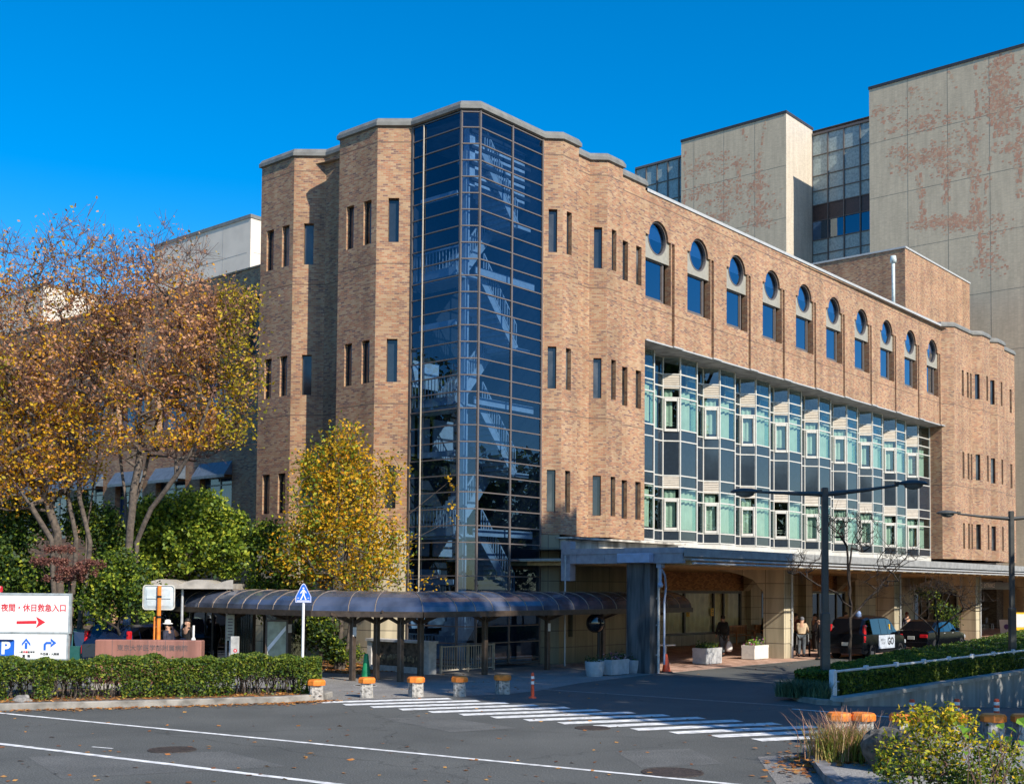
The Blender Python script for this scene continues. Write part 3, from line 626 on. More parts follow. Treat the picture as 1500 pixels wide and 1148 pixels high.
def runs(levels):
    """contiguous zones (kind, z0, z1, [(z0, z1)...]) of one glazed face"""
    out = []
    for z1, z0, k in levels:
        if out and out[-1][0] == k and k == 0: out[-1][1].append((z0, z1))
        elif out and out[-1][0] == k and k == 1: out[-1][1].append((z0, z1))
        else: out.append((k, [(z0, z1)]))
    return out
def glaze(f, panels):
    for a, b in panels:
        for k, zs2 in runs([(LEV[i], LEV[i+1], int(i in (4,5,6,9))) for i in range(10)]):
            m = M()
            for z0, z1 in zs2: strip(m, a, b, z0, z1)
            m.build('spandrel' if k else 'pane', M_SPAN if k else M_GBAY, f)
fm = M(); bayframe(fm, plan0, LEV); f = fm.build('glazed_bay', M_WFRAME, HOSP)
glaze(f, [(plan0[0],plan0[1]),(plan0[1],plan0[2])])
for z0, z1 in ((kz(10.05),kz(11.6)),(kz(5.5),kz(7.1))): m = M(); curtain(m, 12.1, 12.75, z0, z1, GV+.2); m.build('curtain', M_CURT, f)
for k in range(9):
    o = 3.45*k
    c0, c1, e = 14.35+o, 14.92+o, 16.33+o
    st = 12.80 if k == 0 else 16.33+o-3.45
    if k == 8: e = 44.38
    pl = [(st,BVd),(c0,BVd),(c1,GV),(e,GV),(e,BVd)]
    fm = M(); bayframe(fm, pl, LEV)
    # white casements on the splayed face
    for z0, z1 in ((kz(9.80),kz(11.27)),(kz(5.42),kz(6.80))):
        a, b = Vector((c0,BVd,0)), Vector((c1,GV,0)); d = (b-a).normalized()
        A, B = a+d*.05, b-d*.05; off = Vector((d.y,-d.x,0))*.03
        for z in (z0+.06, z1-.06): fm.beam(A+off+Vector((0,0,z)), B+off+Vector((0,0,z)), .06, .12)
        for p in (A+d*.05, B-d*.05): fm.beam(p+off+Vector((0,0,z0)), p+off+Vector((0,0,z1)), .06, .10)
        for zz in (z0+.42, z0+.30): fm.beam(A+Vector((0,.22,zz)), B+Vector((0,.22,zz)), .02, .02)
    f = fm.build('glazed_bay', M_WFRAME, HOSP)
    glaze(f, [(pl[0],pl[1]),(pl[2],pl[3]),(pl[3],pl[4])])
    for w, zs2 in runs([(min(13.28,kz(p_)), kz(q_), w_) for p_, q_, w_ in ((13.4,12.30,0),(12.30,11.72,2),(11.72,11.28,0),(11.28,9.80,0),(9.80,9.33,1),(9.33,7.84,1),(7.84,7.26,2),(7.26,6.80,0),(6.80,5.42,0),(5.42,4.92,1))]):
        g = M()
        if w == 2:
            n = 7; lv = g; z0, z1 = zs2[0]
            for i in range(n):
                za, zc = z0+(z1-z0)*i/n, z0+(z1-z0)*(i+.75)/n
                dx, dy = c1-c0, GV-BVd; l = math.hypot(dx,dy); nx, ny = dy/l*.03, -dx/l*.03
                lv.face([(c0+nx,BVd+ny,za),(c1+nx,GV+ny,za),(c1,GV,zc),(c0,BVd,zc)]); lv.face([(c0,BVd,zc),(c1,GV,zc),(c1,GV,z0+(z1-z0)*(i+1)/n),(c0,BVd,z0+(z1-z0)*(i+1)/n)])
        else:
            for z0, z1 in zs2: strip(g, (c0,BVd), (c1,GV), z0, z1)
        g.build(('pane','spandrel','louver')[w], (M_GBAY,M_SPAN,M_LOUV)[w], f)
    for z0, z1 in ((kz(9.95),kz(11.68)),(kz(5.47),kz(7.2))):
        for pr_, u0, u1, vv in ((.95, c1+.45, c1+.45+rb.uniform(.75,1.0), GV+.24), (.9, c0-.75, c0-rb.uniform(0,.2), BVd+.2)):
            if rb.random() < pr_: m = M(); curtain(m, u0, u1, z0, z1, vv); m.build('curtain', M_CURT, f)
        if rb.random() < .92:
            m = M(); t0, t1 = rb.uniform(.05,.15), rb.uniform(.6,.98); n = 12; dx, dy = c1-c0, GV-BVd; l = math.hypot(dx,dy); nx, ny = -dy/l, dx/l
            pt = lambda t: (c0+dx*t+nx*(.16+.025*math.sin(t*22)), BVd+dy*t+ny*(.16+.025*math.sin(t*22)))
            for i in range(n): A_, B_ = pt(t0+(t1-t0)*i/n), pt(t0+(t1-t0)*(i+1)/n); m.face([(*A_,z0+.1),(*B_,z0+.1),(*B_,z1),(*A_,z1)])
            m.build('curtain', M_CURT, f)
m = M()   # soffit edge, sill band, floors and back wall behind the glass
for k in range(10):
    o = 3.44*(k-1)
    a0 = max(10.95, 11.70+o); c0 = 13.15+o
pts = [(10.95,GV-.22)]
m.box(10.95, V0-.07, 13.30, 44.38, V0+.02, 13.36)
for a_ in AU: m.box(a_+2.0, V0-.16, 13.30, a_+2.75, V0-.07, 13.36)
m.build('soffit_edge', M_WCAP, HOSP)
m = M(); m.box(10.96, V0+.021, 13.29, 44.38, 1.5, 13.345); m.build('soffit', M_CONC, HOSP)
m = M()
sp = [(10.96,GV-.06),(12.82,GV-.06),(12.82,BVd-.07)]
for k in range(9): o = 3.45*k; sp += [(14.34+o,BVd-.07),(14.91+o,GV-.06),((16.35+o) if k < 8 else 44.38,GV-.06)] + ([(16.35+o,BVd-.07)] if k < 8 else [])

for a, b in zip(sp[:-1], sp[1:]): m.face([(*a,4.6),(*b,4.6),(*b,4.93),(*a,4.93)])
for a, b in zip(sp[:-1], sp[1:]): m.face([(*a,4.93),(*b,4.93),(b[0],BVd+.12,4.93),(a[0],BVd+.12,4.93)])
m.build('sill_band', M_WFRAME, HOSP)
m = M()
m.box(10.97, 1.1, 9.35, 44.3, 4.2, 9.8); m.box(10.97, 1.1, 4.6, 44.3, 4.2, 4.94); m.box(10.97, 1.1, 12.0, 44.3, 4.2, 12.1); m.box(10.97, 1.1, 7.4, 44.3, 4.2, 7.5); m.box(10.97, 4.2, 4.6, 44.3, 4.3, 13.2)
m.box(10.94, -.3, 4.7, 10.965, 4.2, 13.2)
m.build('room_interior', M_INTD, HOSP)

# ---------------------------------------------------------------- stone base, recess and drop-off wall
m = M()
for a, b in (((-.78,5.6),(-.78,3.48)),((-.78,3.48),(.05,2.5)),((.05,5.6),(-.78,5.6)),((-.78,10.4),(-.78,8.32)),((-.78,8.32),(.05,7.35)),((.05,7.35),(.05,5.6)),((.6,10.4),(-.78,10.4))): wall(m, a, b, 0, 4.83)
m.build('stone_base', M_STONE, HOSP)
m = M()
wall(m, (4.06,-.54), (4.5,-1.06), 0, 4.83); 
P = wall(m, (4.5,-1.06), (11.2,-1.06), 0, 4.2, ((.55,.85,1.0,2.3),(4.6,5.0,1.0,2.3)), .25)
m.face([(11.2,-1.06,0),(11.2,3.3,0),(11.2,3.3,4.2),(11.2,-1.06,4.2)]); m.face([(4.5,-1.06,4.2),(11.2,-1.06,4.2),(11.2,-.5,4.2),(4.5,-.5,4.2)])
m.build('entrance_side_wall', M_STONESHADE, HOSP)
for s0, s1 in ((.55,.85),(4.6,5.0)):
    w = M(); w.face([P(s0,1.0,.22),P(s1,1.0,.22),P(s1,2.3,.22),P(s0,2.3,.22)]); w.build('slit_window', M_SPAN, HOSP)
m = M(); m.box(4.55, -1.3, 4.2, 12.3, -.52, 4.66); m.box(4.4, -1.62, 4.68, 12.4, -.54, 4.75); m.build('canopy_upstand', pm('stained_concrete', (.46,.43,.37), .85, var=.3, scale=2.5, streak=True), HOSP)
# back wall of the drop-off
ZC = 3.85
m = M()
P = wall(m, (11.2,3.3), (62,3.3), 0, ZC, ((7.05,14.5,.52,2.72),(16.6,20.2,.1,2.72),(22.4,27.2,.05,2.72),(38,46,.05,2.72)), .15)
m.build('drop_off_wall', M_STONE, HOSP)
m = M()
for u0, u1 in ((18.1,25.9),(27.6,31.5),(33.2,38.6)): m = M(); m.box(u0, 3.24, 2.75, u1, 3.295, ZC); m.build('brick_band', M_BRICK2, HOSP)
for u0, v0, u1 in ((26.2,3.0,27.3),(32.2,2.8,33.0),(39,2.9,40)): m = M(); m.box(u0, v0, 0, u1, 3.29, ZC); m.build('wall_pier', M_STONE, HOSP)
def shopwin(u0, u1, z0, z1, divs, curt, name):
    f = M()
    for x in [u0+.05] + list(divs) + [u1-.05]: f.box(x-.06, 3.28, z0, x+.06, 3.40, z1)
    for z in (z0+.06, z1-.05): f.box(u0, 3.285, z-.06, u1, 3.39, z+.06)
    fo = f.build(name, M_DARKM, HOSP)
    g = M(); q(g, u0, u1, z0, z1, 3.34); g.build('pane', M_GDARK if not curt else M_GWIN, fo)
    b = M()
    if curt: curtain(b, u0+.1, u1-.1, z0+.08, z1-.05, 3.44, .05, 13.); b.build('curtain', M_CREAM, fo)
    return fo
shopwin(18.25, 25.7, .52, 2.72, (20.1, 22.9, 23.9), True, 'curtained_window')
shopwin(27.8, 31.4, .1, 2.72, (29.5,), False, 'entrance_door')
shopwin(33.6, 38.4, .05, 2.72, (34.8, 36.0, 37.2), False, 'entrance_door')
shopwin(49.2, 57.2, .05, 2.72, (50.5, 51.8, 53.1, 54.4, 55.8), False, 'entrance_door')
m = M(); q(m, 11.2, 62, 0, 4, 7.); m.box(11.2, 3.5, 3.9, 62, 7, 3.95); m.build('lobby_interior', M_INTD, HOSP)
for u in (20.35, 22.65):
    m = M(); m.box(u-.14, 3.25, 1.45, u+.14, 3.27, 1.85); sg = m.build('yellow_notice', M_YELLOW, HOSP); m = M()
    for dz, w in ((.1,.05),(-.02,.08),(-.1,.04)): m.box(u-w, 3.242, 1.65+dz-.02, u+w, 3.248, 1.65+dz+.02)
    m.build('notice_lettering', M_BLACKT, sg)
# canopy with pillars
m = M(); CU0, CU1, CV = 2.8, 75., -7.6
m.face([(CU0,CV,4.2),(CU1,CV,4.2),(CU1,-.5,4.24),(CU0,-.5,4.24)])
for i in range(24): m.box(CU0+3*i+.0, -7.5, 4.2, CU0+3*i+.05, -4.3, 4.26) if False else None
m.box(CU0+.02, CV+.02, 3.83, CU1, 3.25, 3.90); m.box(12.35, -.45, 3.9, CU1, 3.25, 4.60)
can = m.build('canopy', M_ROOFG, HOSP)
m = M(); m.box(CU0+.03, CV+.03, 3.805, CU1-.1, 3.2, 3.825); m.build('ceiling', pm('pale_ceiling', (.66,.55,.36), .8), can)
m = M(); m.box(CU0, CV-.06, 3.92, CU1, CV+.0, 4.21); m.build('fascia', M_ROOFG, can)
m = M(); m.box(CU0-.05, CV-.02, 4.03, CU0-.005, -2.55, 4.22); m.box(CU0-.02, CV+.04, 3.70, CU0+.15, -2.55, 4.03)
for v in (-3.2,-4.4,-5.0): m.box(CU0-.04, v, 3.72, CU0-.021, v+.06, 4.02)
m.box(CU0-.02, -2.9, 3.1, CU0+.3, -2.5, 4.5)
m.build('end_fascia', M_BLUEGREY, can)
m = M(); m.bbox(CU0-.35, -6.45, 3.72, CU0-.041, -5.15, 4.03, .02); m.build('lamp_box', M_LBLUE, can)
m = M()
for z, v in ((3.70,CV-.10),(3.82,CV-.03)): m.tube([(CU0+.4,v,z),(CU1,v,z)], .035, 8)
m.tube([(CU0-.03,-2.7,4.0),(CU0-.03,-2.7,.1)], .03, 8)
m.build('gutter_pipe', M_WCAP, can)
m = M()
for i in range(66): u = CU0+.5+1.1*i; m.box(u, CV+.06, 3.66, u+.35, 3.0, 3.80)
m.build('rafters', pm('ochre_soffit', (.55,.40,.20), .7), can)
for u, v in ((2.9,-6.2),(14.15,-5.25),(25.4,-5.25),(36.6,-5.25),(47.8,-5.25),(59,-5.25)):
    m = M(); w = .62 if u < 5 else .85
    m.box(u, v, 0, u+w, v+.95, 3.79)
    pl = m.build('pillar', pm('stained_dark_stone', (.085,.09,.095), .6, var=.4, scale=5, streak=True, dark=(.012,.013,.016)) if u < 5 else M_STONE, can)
    m = M(); m.tube([(u+w*.7,v-.06,0),(u+w*.7,v-.06,3.75)], .045, 8); m.tube([(u+w+.06,v+.1,0),(u+w+.06,v+.1,3.7)], .03, 6)
    for z in (.6,1.6,2.5): m.box(u+w*.7-.07, v-.07, z, u+w*.7+.07, v-.003, z+.05)
    m.build('drain_pipe', M_STEEL, pl)
    if u > 5:   # arched stone beam running back from the pillar
        m = M(); n = 14; y0, y1 = v+.95, 3.0
        for i in range(n):
            t0, t1 = i/n, (i+1)/n; f = lambda t: 2.75+1.0*math.sqrt(max(0,1-(2*t-1)**2))
            ya, yb = y0+(y1-y0)*t0, y0+(y1-y0)*t1
            m.mesh([(u+.02,ya,f(t0)),(u+.02,yb,f(t1)),(u+.02,yb,3.79),(u+.02,ya,3.79),(u+.6,ya,f(t0)),(u+.6,yb,f(t1)),(u+.6,yb,3.79),(u+.6,ya,3.79)], [(0,1,2,3),(5,4,7,6),(4,5,1,0)])
        m.build('arched_beam', M_STONE, pl)
m = M(); a = (3.3,-6.5,3.5); m.tube([(3.0,-6.55,3.7),(3.0,-6.55,3.05)], .05, 8); m.ball((3.0,-6.55,2.98), .10, 10, 6); m.box(2.9,-6.65,3.55,3.1,-6.45,3.72)
m.build('security_camera', M_LBLUE, can)
m = M(); m.tube([(3.55,-6.35,.3),(3.55,-6.35,2.4),(3.5,-6.45,2.9),(3.2,-6.6,3.3),(3.0,-6.6,3.5)], .035, 8); m.build('cable_pipe', M_LBLUE, can)
m = M(); m.box(47.0,-1.02,2.95,55.5,-.94,3.45); hs = m.build('hanging_sign', M_DARKM, can)
text('↑ 入口  ENTRANCE', .42, M_WHITE, hs, face_mat((50.6,-1.03,3.2),(1,0,0),(0,0,1)))
m = M(); m.box(47.2,-5.33,.75,47.95,-5.27,2.35) ; 
m.build('notice_board', M_WHITE, can)

# ---------------------------------------------------------------- left wing
m = M(); WV = [13.55+3.46*i for i in range(11)]
holes = []
for v in WV:
    for za, zb in ((.8,2.7),(5.1,7.55),(9.9,11.9)): holes.append((58-(v+2.35), 58-v, za, zb))
P = wall(m, (.3,58), (.3,10.4), 0, 16.3, holes + [(58-12.9, 58-10.75, 11.6, 15.05)], .32)
sweep(m, [(.3,58),(.3,10.5)], [(0,16.3),(.04,16.3),(.04,16.38),(-.3,16.4)])
m.face([(.34,50.4,16.38),(.34,10.5,16.38),(.64,10.5,16.4),(.64,50.4,16.4)])
m.build('wing_wall', M_BRICK, HOSP)
for s0, s1, za, zb in holes:
    f = M()
    for s in (s0+.04,(s0+s1)/2,s1-.04): f.face([P(s-.04,za,.26),P(s+.04,za,.26),P(s+.04,zb,.26),P(s-.04,zb,.26)])
    for z in (za+.04, zb-.35, zb-.04): f.face([P(s0,z-.03,.258),P(s1,z-.03,.258),P(s1,z+.03,.258),P(s0,z+.03,.258)])
    if 5 < za < 6: # sloping metal hood
        h0, h1 = zb+.02, zb+.62
        f.face([P(s0-.02,h0,-.42),P(s1+.02,h0,-.42),P(s1+.02,h1,-.01),P(s0-.02,h1,-.01)]); f.face([P(s0-.02,h0-.12,-.42),P(s1+.02,h0-.12,-.42),P(s1+.02,h0,-.42),P(s0-.02,h0,-.42)])
        f.face([P(s0-.02,h0,-.42),P(s0-.02,h1,-.01),P(s0-.02,h0,-.01)]); f.face([P(s1+.02,h1,-.01),P(s1+.02,h0,-.42),P(s1+.02,h0,-.01)])
    fo = f.build('wing_window', M_DARKM if za > 9 or za < 5 else pm('hood_blue_grey', (.10,.13,.17), .35), HOSP)
    g = M(); g.face([P(s0,za,.29),P(s1,za,.29),P(s1,zb,.29),P(s0,zb,.29)]); g.build('pane', pm('wing_glass_blue', (.03,.075,.16), .06, spec=.9), fo)
m = M(); m.face([P(58-12.9,11.6,.3),P(58-10.75,11.6,.3),P(58-10.75,15.05,.3),P(58-12.9,15.05,.3)]); m.build('recess_panel', M_DARKM, HOSP)

# ---------------------------------------------------------------- penthouse and vent on the roof
m = M(); PU, PV = 47.3, 3.0
m.face([(PU,9.6,19.5),(PU,PV,19.5),(PU,PV,26.15),(PU,9.6,26.15)]) if False else None
wall(m, (PU,10.3), (PU,PV), 19.5, 26.1); wall(m, (PU,PV), (PU+12.3,PV), 19.5, 26.1); wall(m, (PU+12.3,PV), (PU+12.3,10.3), 19.5, 26.1); wall(m, (PU+12.3,10.3), (PU,10.3), 19.5, 26.1)
m.build('penthouse_wall', M_BRICK, HOSP)
m = M(); sweep(m, [(PU,10.3),(PU,PV),(PU+12.3,PV),(PU+12.3,10.3)], [(.0,26.08),(.06,26.08),(.06,26.2),(-.3,26.2)]); m.face([(PU+.1,PV+.1,26.15),(PU+12.2,PV+.1,26.15),(PU+12.2,10.3,26.15),(PU+.1,10.3,26.15)]); m.build('penthouse_cap', M_WCAP, HOSP)
m = M(); m.tube([(39.3,.5,19.6),(39.3,.5,23.0)], .10, 12); m.lathe([(.0,.45),(.16,.42),(.19,.2),(.19,0),(.10,0)], (39.3,.5,22.9), 14); m.build('vent_pipe', pm('vent_pale_green', (.55,.63,.62), .5), HOSP, smooth=True)
# =================================================================== OTHER BUILDINGS
def Pvp(x, y, u):
    r = ray(x, y); t = ((OB-C0)@UD + u)/(r@UD); p = C0 + r*t; return float((p-OB)@VD), float(p[2])
def Pup(x, y, v):
    r = ray(x, y); t = ((OB-C0)@VD + v)/(r@VD); p = C0 + r*t; return float((p-OB)@UD), float(p[2])
def bthing(name, label, cat, u, v, group=None): return thing(name, label, cat, W(u,v), BROT, group)
def shift(m, u, v): m.v = [(a-u, b-v, c) for a, b, c in m.v]; return m
TU, TZ = 63.5, 45.
TW = bthing('tall_building', 'tall beige building with brown tree pattern on its blank tiled walls, behind the brick hospital', 'building', TU, 12)
m = M()
for a, b in (((TU,31.2),(TU,20.3)),): wall(m, a, b, 0, TZ)
wall(m, (TU,12.6), (TU,-2), 0, TZ+.02)
shift(m, TU, 12).build('wall', M_TOWERW, TW)
m = M(); wall(m, (TU,20.3), (TU+5.1,20.3), 0, TZ); wall(m, (TU+5.1,12.6), (TU,12.6), 0, TZ+.02); wall(m, (TU+.8,31.2),(TU,31.2),0,TZ); wall(m, (TU,-2),(TU+20,-2),0,TZ); shift(m, TU, 12).build('side_wall', M_TOWERL, TW)
m = M()
for P in ([(TU+1,31.2),(TU,31.2),(TU,20.3),(TU+5.2,20.3)], [(TU+5.2,12.6),(TU,12.6),(TU,-2),(TU+5,-2)]): sweep(m, P, [(0,TZ-.02),(.06,TZ-.02),(.06,TZ+.22),(-.4,TZ+.22)])
shift(m, TU, 12).build('coping', M_DARKM, TW)
m = M()
for v in (29.8, 26.6, 23.4, 9.3, 6.0, 2.7, -.6): m.box(TU-.0055, v-.015, 0, TU+.01, v+.015, TZ)
for z in (40.3, 35.6, 30.9, 26.2, 21.5):
    m.box(TU-.005, 20.3, z-.015, TU+.01, 31.2, z+.015); m.box(TU-.005, -2, z-.015, TU+.01, 12.6, z+.015)
shift(m, TU, 12).build('panel_joint', pm('joint_brown', (.22,.19,.15), .8), TW)
# brown tile pattern: small tiles set along trunks, boughs and leaf sprays
rm = random.Random(5); rects = []
def put(v, z, w=.26, h=.12, p=1.):
    if rm.random() < p:
        rects.append((v, z, w*rm.uniform(.5,.9), h*rm.uniform(.7,1.1)))
def bough(pts, w0, w1, dens=.92):
    pts = [Pvp(x, y, TU) for x, y in pts]
    for (va,za),(vb,zb) in zip(pts[:-1], pts[1:]):
        l = math.hypot(vb-va, zb-za); n = max(2, int(l/.085))
        for i in range(n):
            t = i/n; w = w0+(w1-w0)*t; c = va+(vb-va)*t; z = za+(zb-za)*t
            k = max(1, int(w/.26))
            for j in range(k): put(c+(j-(k-1)/2)*.26+rm.uniform(-.13,.13), z, h=rm.choice((.115,.115,.23,.35)), p=dens*.8 if 0 < j < k-1 else dens*.45)
def spray(x0, y0, x1, y1, n, p=1.):
    for _ in range(n):
        cx, cy = rm.uniform(x0,x1), rm.uniform(y0,y1); v, z = Pvp(cx, cy, TU)
        for _ in range(rm.randint(6,26)): put(v+rm.gauss(0,.5), z+rm.gauss(0,.24), .26, rm.choice((.09,.115,.115,.2)))
for pts, a, b in (([(1430,330),(1427,270),(1425,215)],1.15,.9), ([(1425,215),(1415,190),(1408,160)],.7,.3), ([(1425,218),(1432,180),(1431,135)],.75,.3), ([(1425,215),(1440,200),(1450,180)],.5,.25),
                  ([(1468,200),(1462,140),(1470,72)],1.5,2.0), ([(1455,215),(1448,260),(1440,330)],.6,.3), ([(1437,330),(1437,370),(1438,412)],.5,.45), ([(1350,325),(1350,290),(1345,258)],.95,.5), ([(1386,300),(1387,270),(1384,240)],.9,.6),
                  ([(1494,290),(1492,230),(1496,180)],.7,.5), ([(1420,250),(1395,235),(1370,225)],.4,.2), ([(1400,130),(1395,115),(1390,100)],.5,.3), ([(1428,95),(1430,110)],.3,.5),
                  ([(1083,300),(1083,265),(1080,240)],.75,.45), ([(1112,330),(1110,280),(1112,225)],1.1,.8), ([(1112,225),(1118,200),(1121,178)],.5,.5), ([(1095,207),(1085,190)],.3,.2), ([(1003,300),(1004,260),(1003,225)],.55,.4), ([(1010,245),(1030,228),(1050,226)],.3,.2), ([(1095,340),(1097,320)],.6,.4)):
    bough(pts, a, b)
spray(1310,215,1420,258,34); spray(1335,130,1400,210,16); spray(1290,160,1325,200,7); spray(1385,318,1440,334,14); spray(1348,320,1395,331,10); spray(1445,90,1490,170,20); spray(1470,150,1500,260,8); spray(1452,310,1466,400,6)
spray(1005,275,1070,322,24); spray(1050,220,1100,280,9); spray(1090,255,1135,330,18); spray(1012,238,1055,258,5); spray(1412,335,1448,410,4)
V = []
for v, z, w, h in rects:
    u = TU-.0025-.004*rm.random(); V.append([(u-TU,v-12+w/2,z),(u-TU,v-12-w/2,z),(u-TU,v-12-w/2,z+h),(u-TU,v-12+w/2,z+h)])
mi = [0 if rm.random() < .6 else 1 for _ in V]
ok = [i for i, r in enumerate(V) if r[0][2] < TZ-.3 and (20.4 < r[1][1]+12 < 31 or r[0][1]+12 < 12.5)]
mu = quads('tree_pattern', np.array([V[i] for i in ok]), TW, [M_MURAL, M_MURALB], [mi[i] for i in ok], world=False)
M_FROST = pm('frosted_pane',(.32,.40,.40),.25,spec=.6); M_BSPAN = pm('brown_spandrel',(.075,.042,.035),.4)
def glazing(u, v0, v1, zt, rows, nv, lab):
    f = M(); g = []; z = zt; i = 0; zs = [z]
    while z > 3:
        h, k = rows[i % len(rows)] if i > 2 else ((1.9,0),(1.9,0),(1.4,0))[i]
        if not g or g[-1][0] != k: g.append((k, M()))
        g[-1][1].face([(u,v1,z-h),(u,v0,z-h),(u,v0,z),(u,v1,z)]); z -= h; i += 1; zs.append(z)
    for k in range(nv+1):
        v = v0+(v1-v0)*k/nv; f.box(u-.12, v-.05, 0, u-.01, v+.05, zt)
    for z in zs: f.box(u-.08, v0, z-.04, u-.01, v1, z+.04)
    f.box(u-.15, v0, zt, u+.3, v1, zt+.2)
    fo = shift(f, TU, 12).build('curtain_wall', M_FRAME, TW)
    for k, mm in g: shift(mm, TU, 12).build(('frosted_pane','spandrel','pane')[k], (M_FROST, M_BSPAN, M_GBLUE)[k], fo)
glazing(TU+5.1, 12.6, 20.3, 44.4, [(1.5,1),(1.75,2),(1.3,0),(1.3,0)], 5, '')
glazing(TU+1.6, 31.2, 37.5, 44.2, [(2.1,0),(1.9,2)], 5, '')
m = M(); m.box(TU+7, 12.4, 0, TU+7.1, 20.4, 44.2); m.box(TU+3, 31, 0, TU+3.1, 37.4, 44)
for z in (37.0, 32.9): m.box(TU+6.2, 14, z+.6, TU+6.5, 16, z+.68)
shift(m, TU, 12).build('interior', M_INTD, TW)
m = M(); m.face([(TU,31.2,44.9),(TU,20.3,44.9),(TU+5.1,20.3,44.9),(TU+5.1,12.6,44.9),(TU,12.6,44.9),(TU,-2,44.9),(TU+30,-2,44.9),(TU+30,31.2,44.9)]); m.face([(TU+30,-2,0),(TU+30,38,0),(TU+30,38,44.9),(TU+30,-2,44.9)]); m.face([(TU+30,37.5,0),(TU+1.6,37.5,0),(TU+1.6,37.5,44.2),(TU+30,37.5,44.2)])
shift(m, TU, 12).build('roof', M_CONC, TW)
# grey-brown block at the far right
gu, gz = Pup(1484, 541, 2.)
GB = bthing('grey_brown_building', 'grey brown tiled building with dark floor bands beyond the brick end block', 'building', 62, 2)
m = M(); m.box(0, 0, 0, 34, 16, gz-.6); m.build('wall', M_GREYB, GB)
m = M(); m.box(-.15, -.15, gz-.6, 34.1, 16.1, gz); 
for z in (5.3, 8.4, 11.0, 12.4): m.box(-.03, -.03, z, 34, 0, z+.14) if z < gz-1 else None
m.build('cornice', M_BLUEGREY, GB)
# white plant blocks rising behind the wing
for nm, lab, u0, u1, v0, v1, zt in (('white_building','white panelled block showing above the brown wing roof next to the stair tower',6.8,20,21.3,30.2,22.0), ('white_building','pale block with one sunlit face, seen through the autumn tree at far left',7.0,10.9,43.2,66,22.0)):
    B = bthing(nm, lab, 'building', u0, v0)
    m = M(); wall(m, (0,v1-v0), (0,0), 16.5, zt-.1); wall(m, (0,0), (u1-u0,0), 16.5, zt-.1); wall(m, (u1-u0,0), (u1-u0,v1-v0), 16.5, zt-.1); m.face([(u1-u0,v1-v0,16.5),(0,v1-v0,16.5),(0,v1-v0,zt-.1),(u1-u0,v1-v0,zt-.1)]); m.build('wall', M_OFFW, B)
    m = M(); sweep(m, [(0,v1-v0),(0,0),(u1-u0,0),(u1-u0,v1-v0)], [(0,zt-.12),(.05,zt-.12),(.05,zt+.06),(-.3,zt+.06)]); m.face([(.2,.2,zt+.02),(u1-u0-.2,.2,zt+.02),(u1-u0-.2,v1-v0,zt+.02),(.2,v1-v0,zt+.02)]); m.build('coping', M_COPING, B)
    m = M()
    for z in (18.3, 20.1): m.box(-.006, .3, z-.012, -.002, v1-v0, z+.012); m.box(.2, -.006, z-.012, u1-u0, -.002, z+.012)
    for k in range(1, int((v1-v0)/2.4)): m.box(-.006, k*2.4-.01, 16.5, -.002, k*2.4+.01, zt-.2)
    m.build('panel_joint', M_CONC, B)

# =================================================================== GROUND
def sheet(name, pts, z, mat, kind='structure'):
    m = M(); m.face([(x,y,z) for x,y in pts]); o = m.build(name, mat); return tag(o, kind=kind)
def ub(u, v): p = W(u,v); return (p[0], p[1])
RU0, RU1, RV0, RV1 = -2.5, 48., -20.9, -15.55
m = M()
for u0,u1,v0,v1 in ((-600,600,RV1,600),(-600,600,-600,RV0),(-600,RU0,RV0,RV1),(RU1,600,RV0,RV1)): m.face([(*ub(u0,v0),0),(*ub(u1,v0),0),(*ub(u1,v1),0),(*ub(u0,v1),0)])
tag(m.build('ground', M_ASPH), kind='structure')
zr = lambda u: -.075*(u-RU0)
m = M(); m.face([(*ub(RU0,RV0),0),(*ub(RU1,RV0),zr(RU1)),(*ub(RU1,RV1),zr(RU1)),(*ub(RU0,RV1),0)]); tag(m.build('ramp_road', M_ASPH2), kind='structure')
RW = bthing('retaining_wall', 'grey concrete wall along the ramp below the clipped hedge', 'wall', RU0, RV1)
m = M(); n = 24
for i in range(n):
    a, b = (RU1-RU0)*i/n, (RU1-RU0)*(i+1)/n
    m.face([(a,0,zr(a+RU0)-.1),(b,0,zr(b+RU0)-.1),(b,0,.10),(a,0,.10)])
m.face([(0,RV0-RV1,0),(RU1-RU0,RV0-RV1,zr(RU1)-.1),(RU1-RU0,RV0-RV1,0)]); m.face([(RU1-RU0,RV0-RV1,zr(RU1)),(RU1-RU0,0,zr(RU1)),(RU1-RU0,0,0),(RU1-RU0,RV0-RV1,0)])
m.build('wall_face', pm('ramp_concrete', (.27,.28,.28), .85, var=.2, scale=1.5, streak=True, bump=.2), RW)
m = M(); m.box(0, -.05, .10, RU1-RU0, .32, .2); m.build('wall_cap', M_CONC, RW)
# drop-off pavers and sidewalk
sheet('forecourt_paving', [ub(3.2,-6.35),ub(75,-6.35),ub(75,3.3),ub(3.2,3.3)], .006, M_PAVE)
SW = [Pz(430,1030)[:2], Pz(475,1026)[:2], Pz(740,1017)[:2], Pz(790,1011)[:2], Pz(850,1000)[:2], ub(3.2,-6.3), ub(3.2,-1), ub(-.5,-.8), ub(-1,8), ub(-13,8), ub(-12.3,-3.5)]
sheet('sidewalk', SW, .005, M_SIDE)
sheet('planting_bed', [ub(-4.2,.2), ub(-.9,2.6), ub(-.85,24), ub(-3.0,24), ub(-4.6,1.2)], .010, M_SOIL)
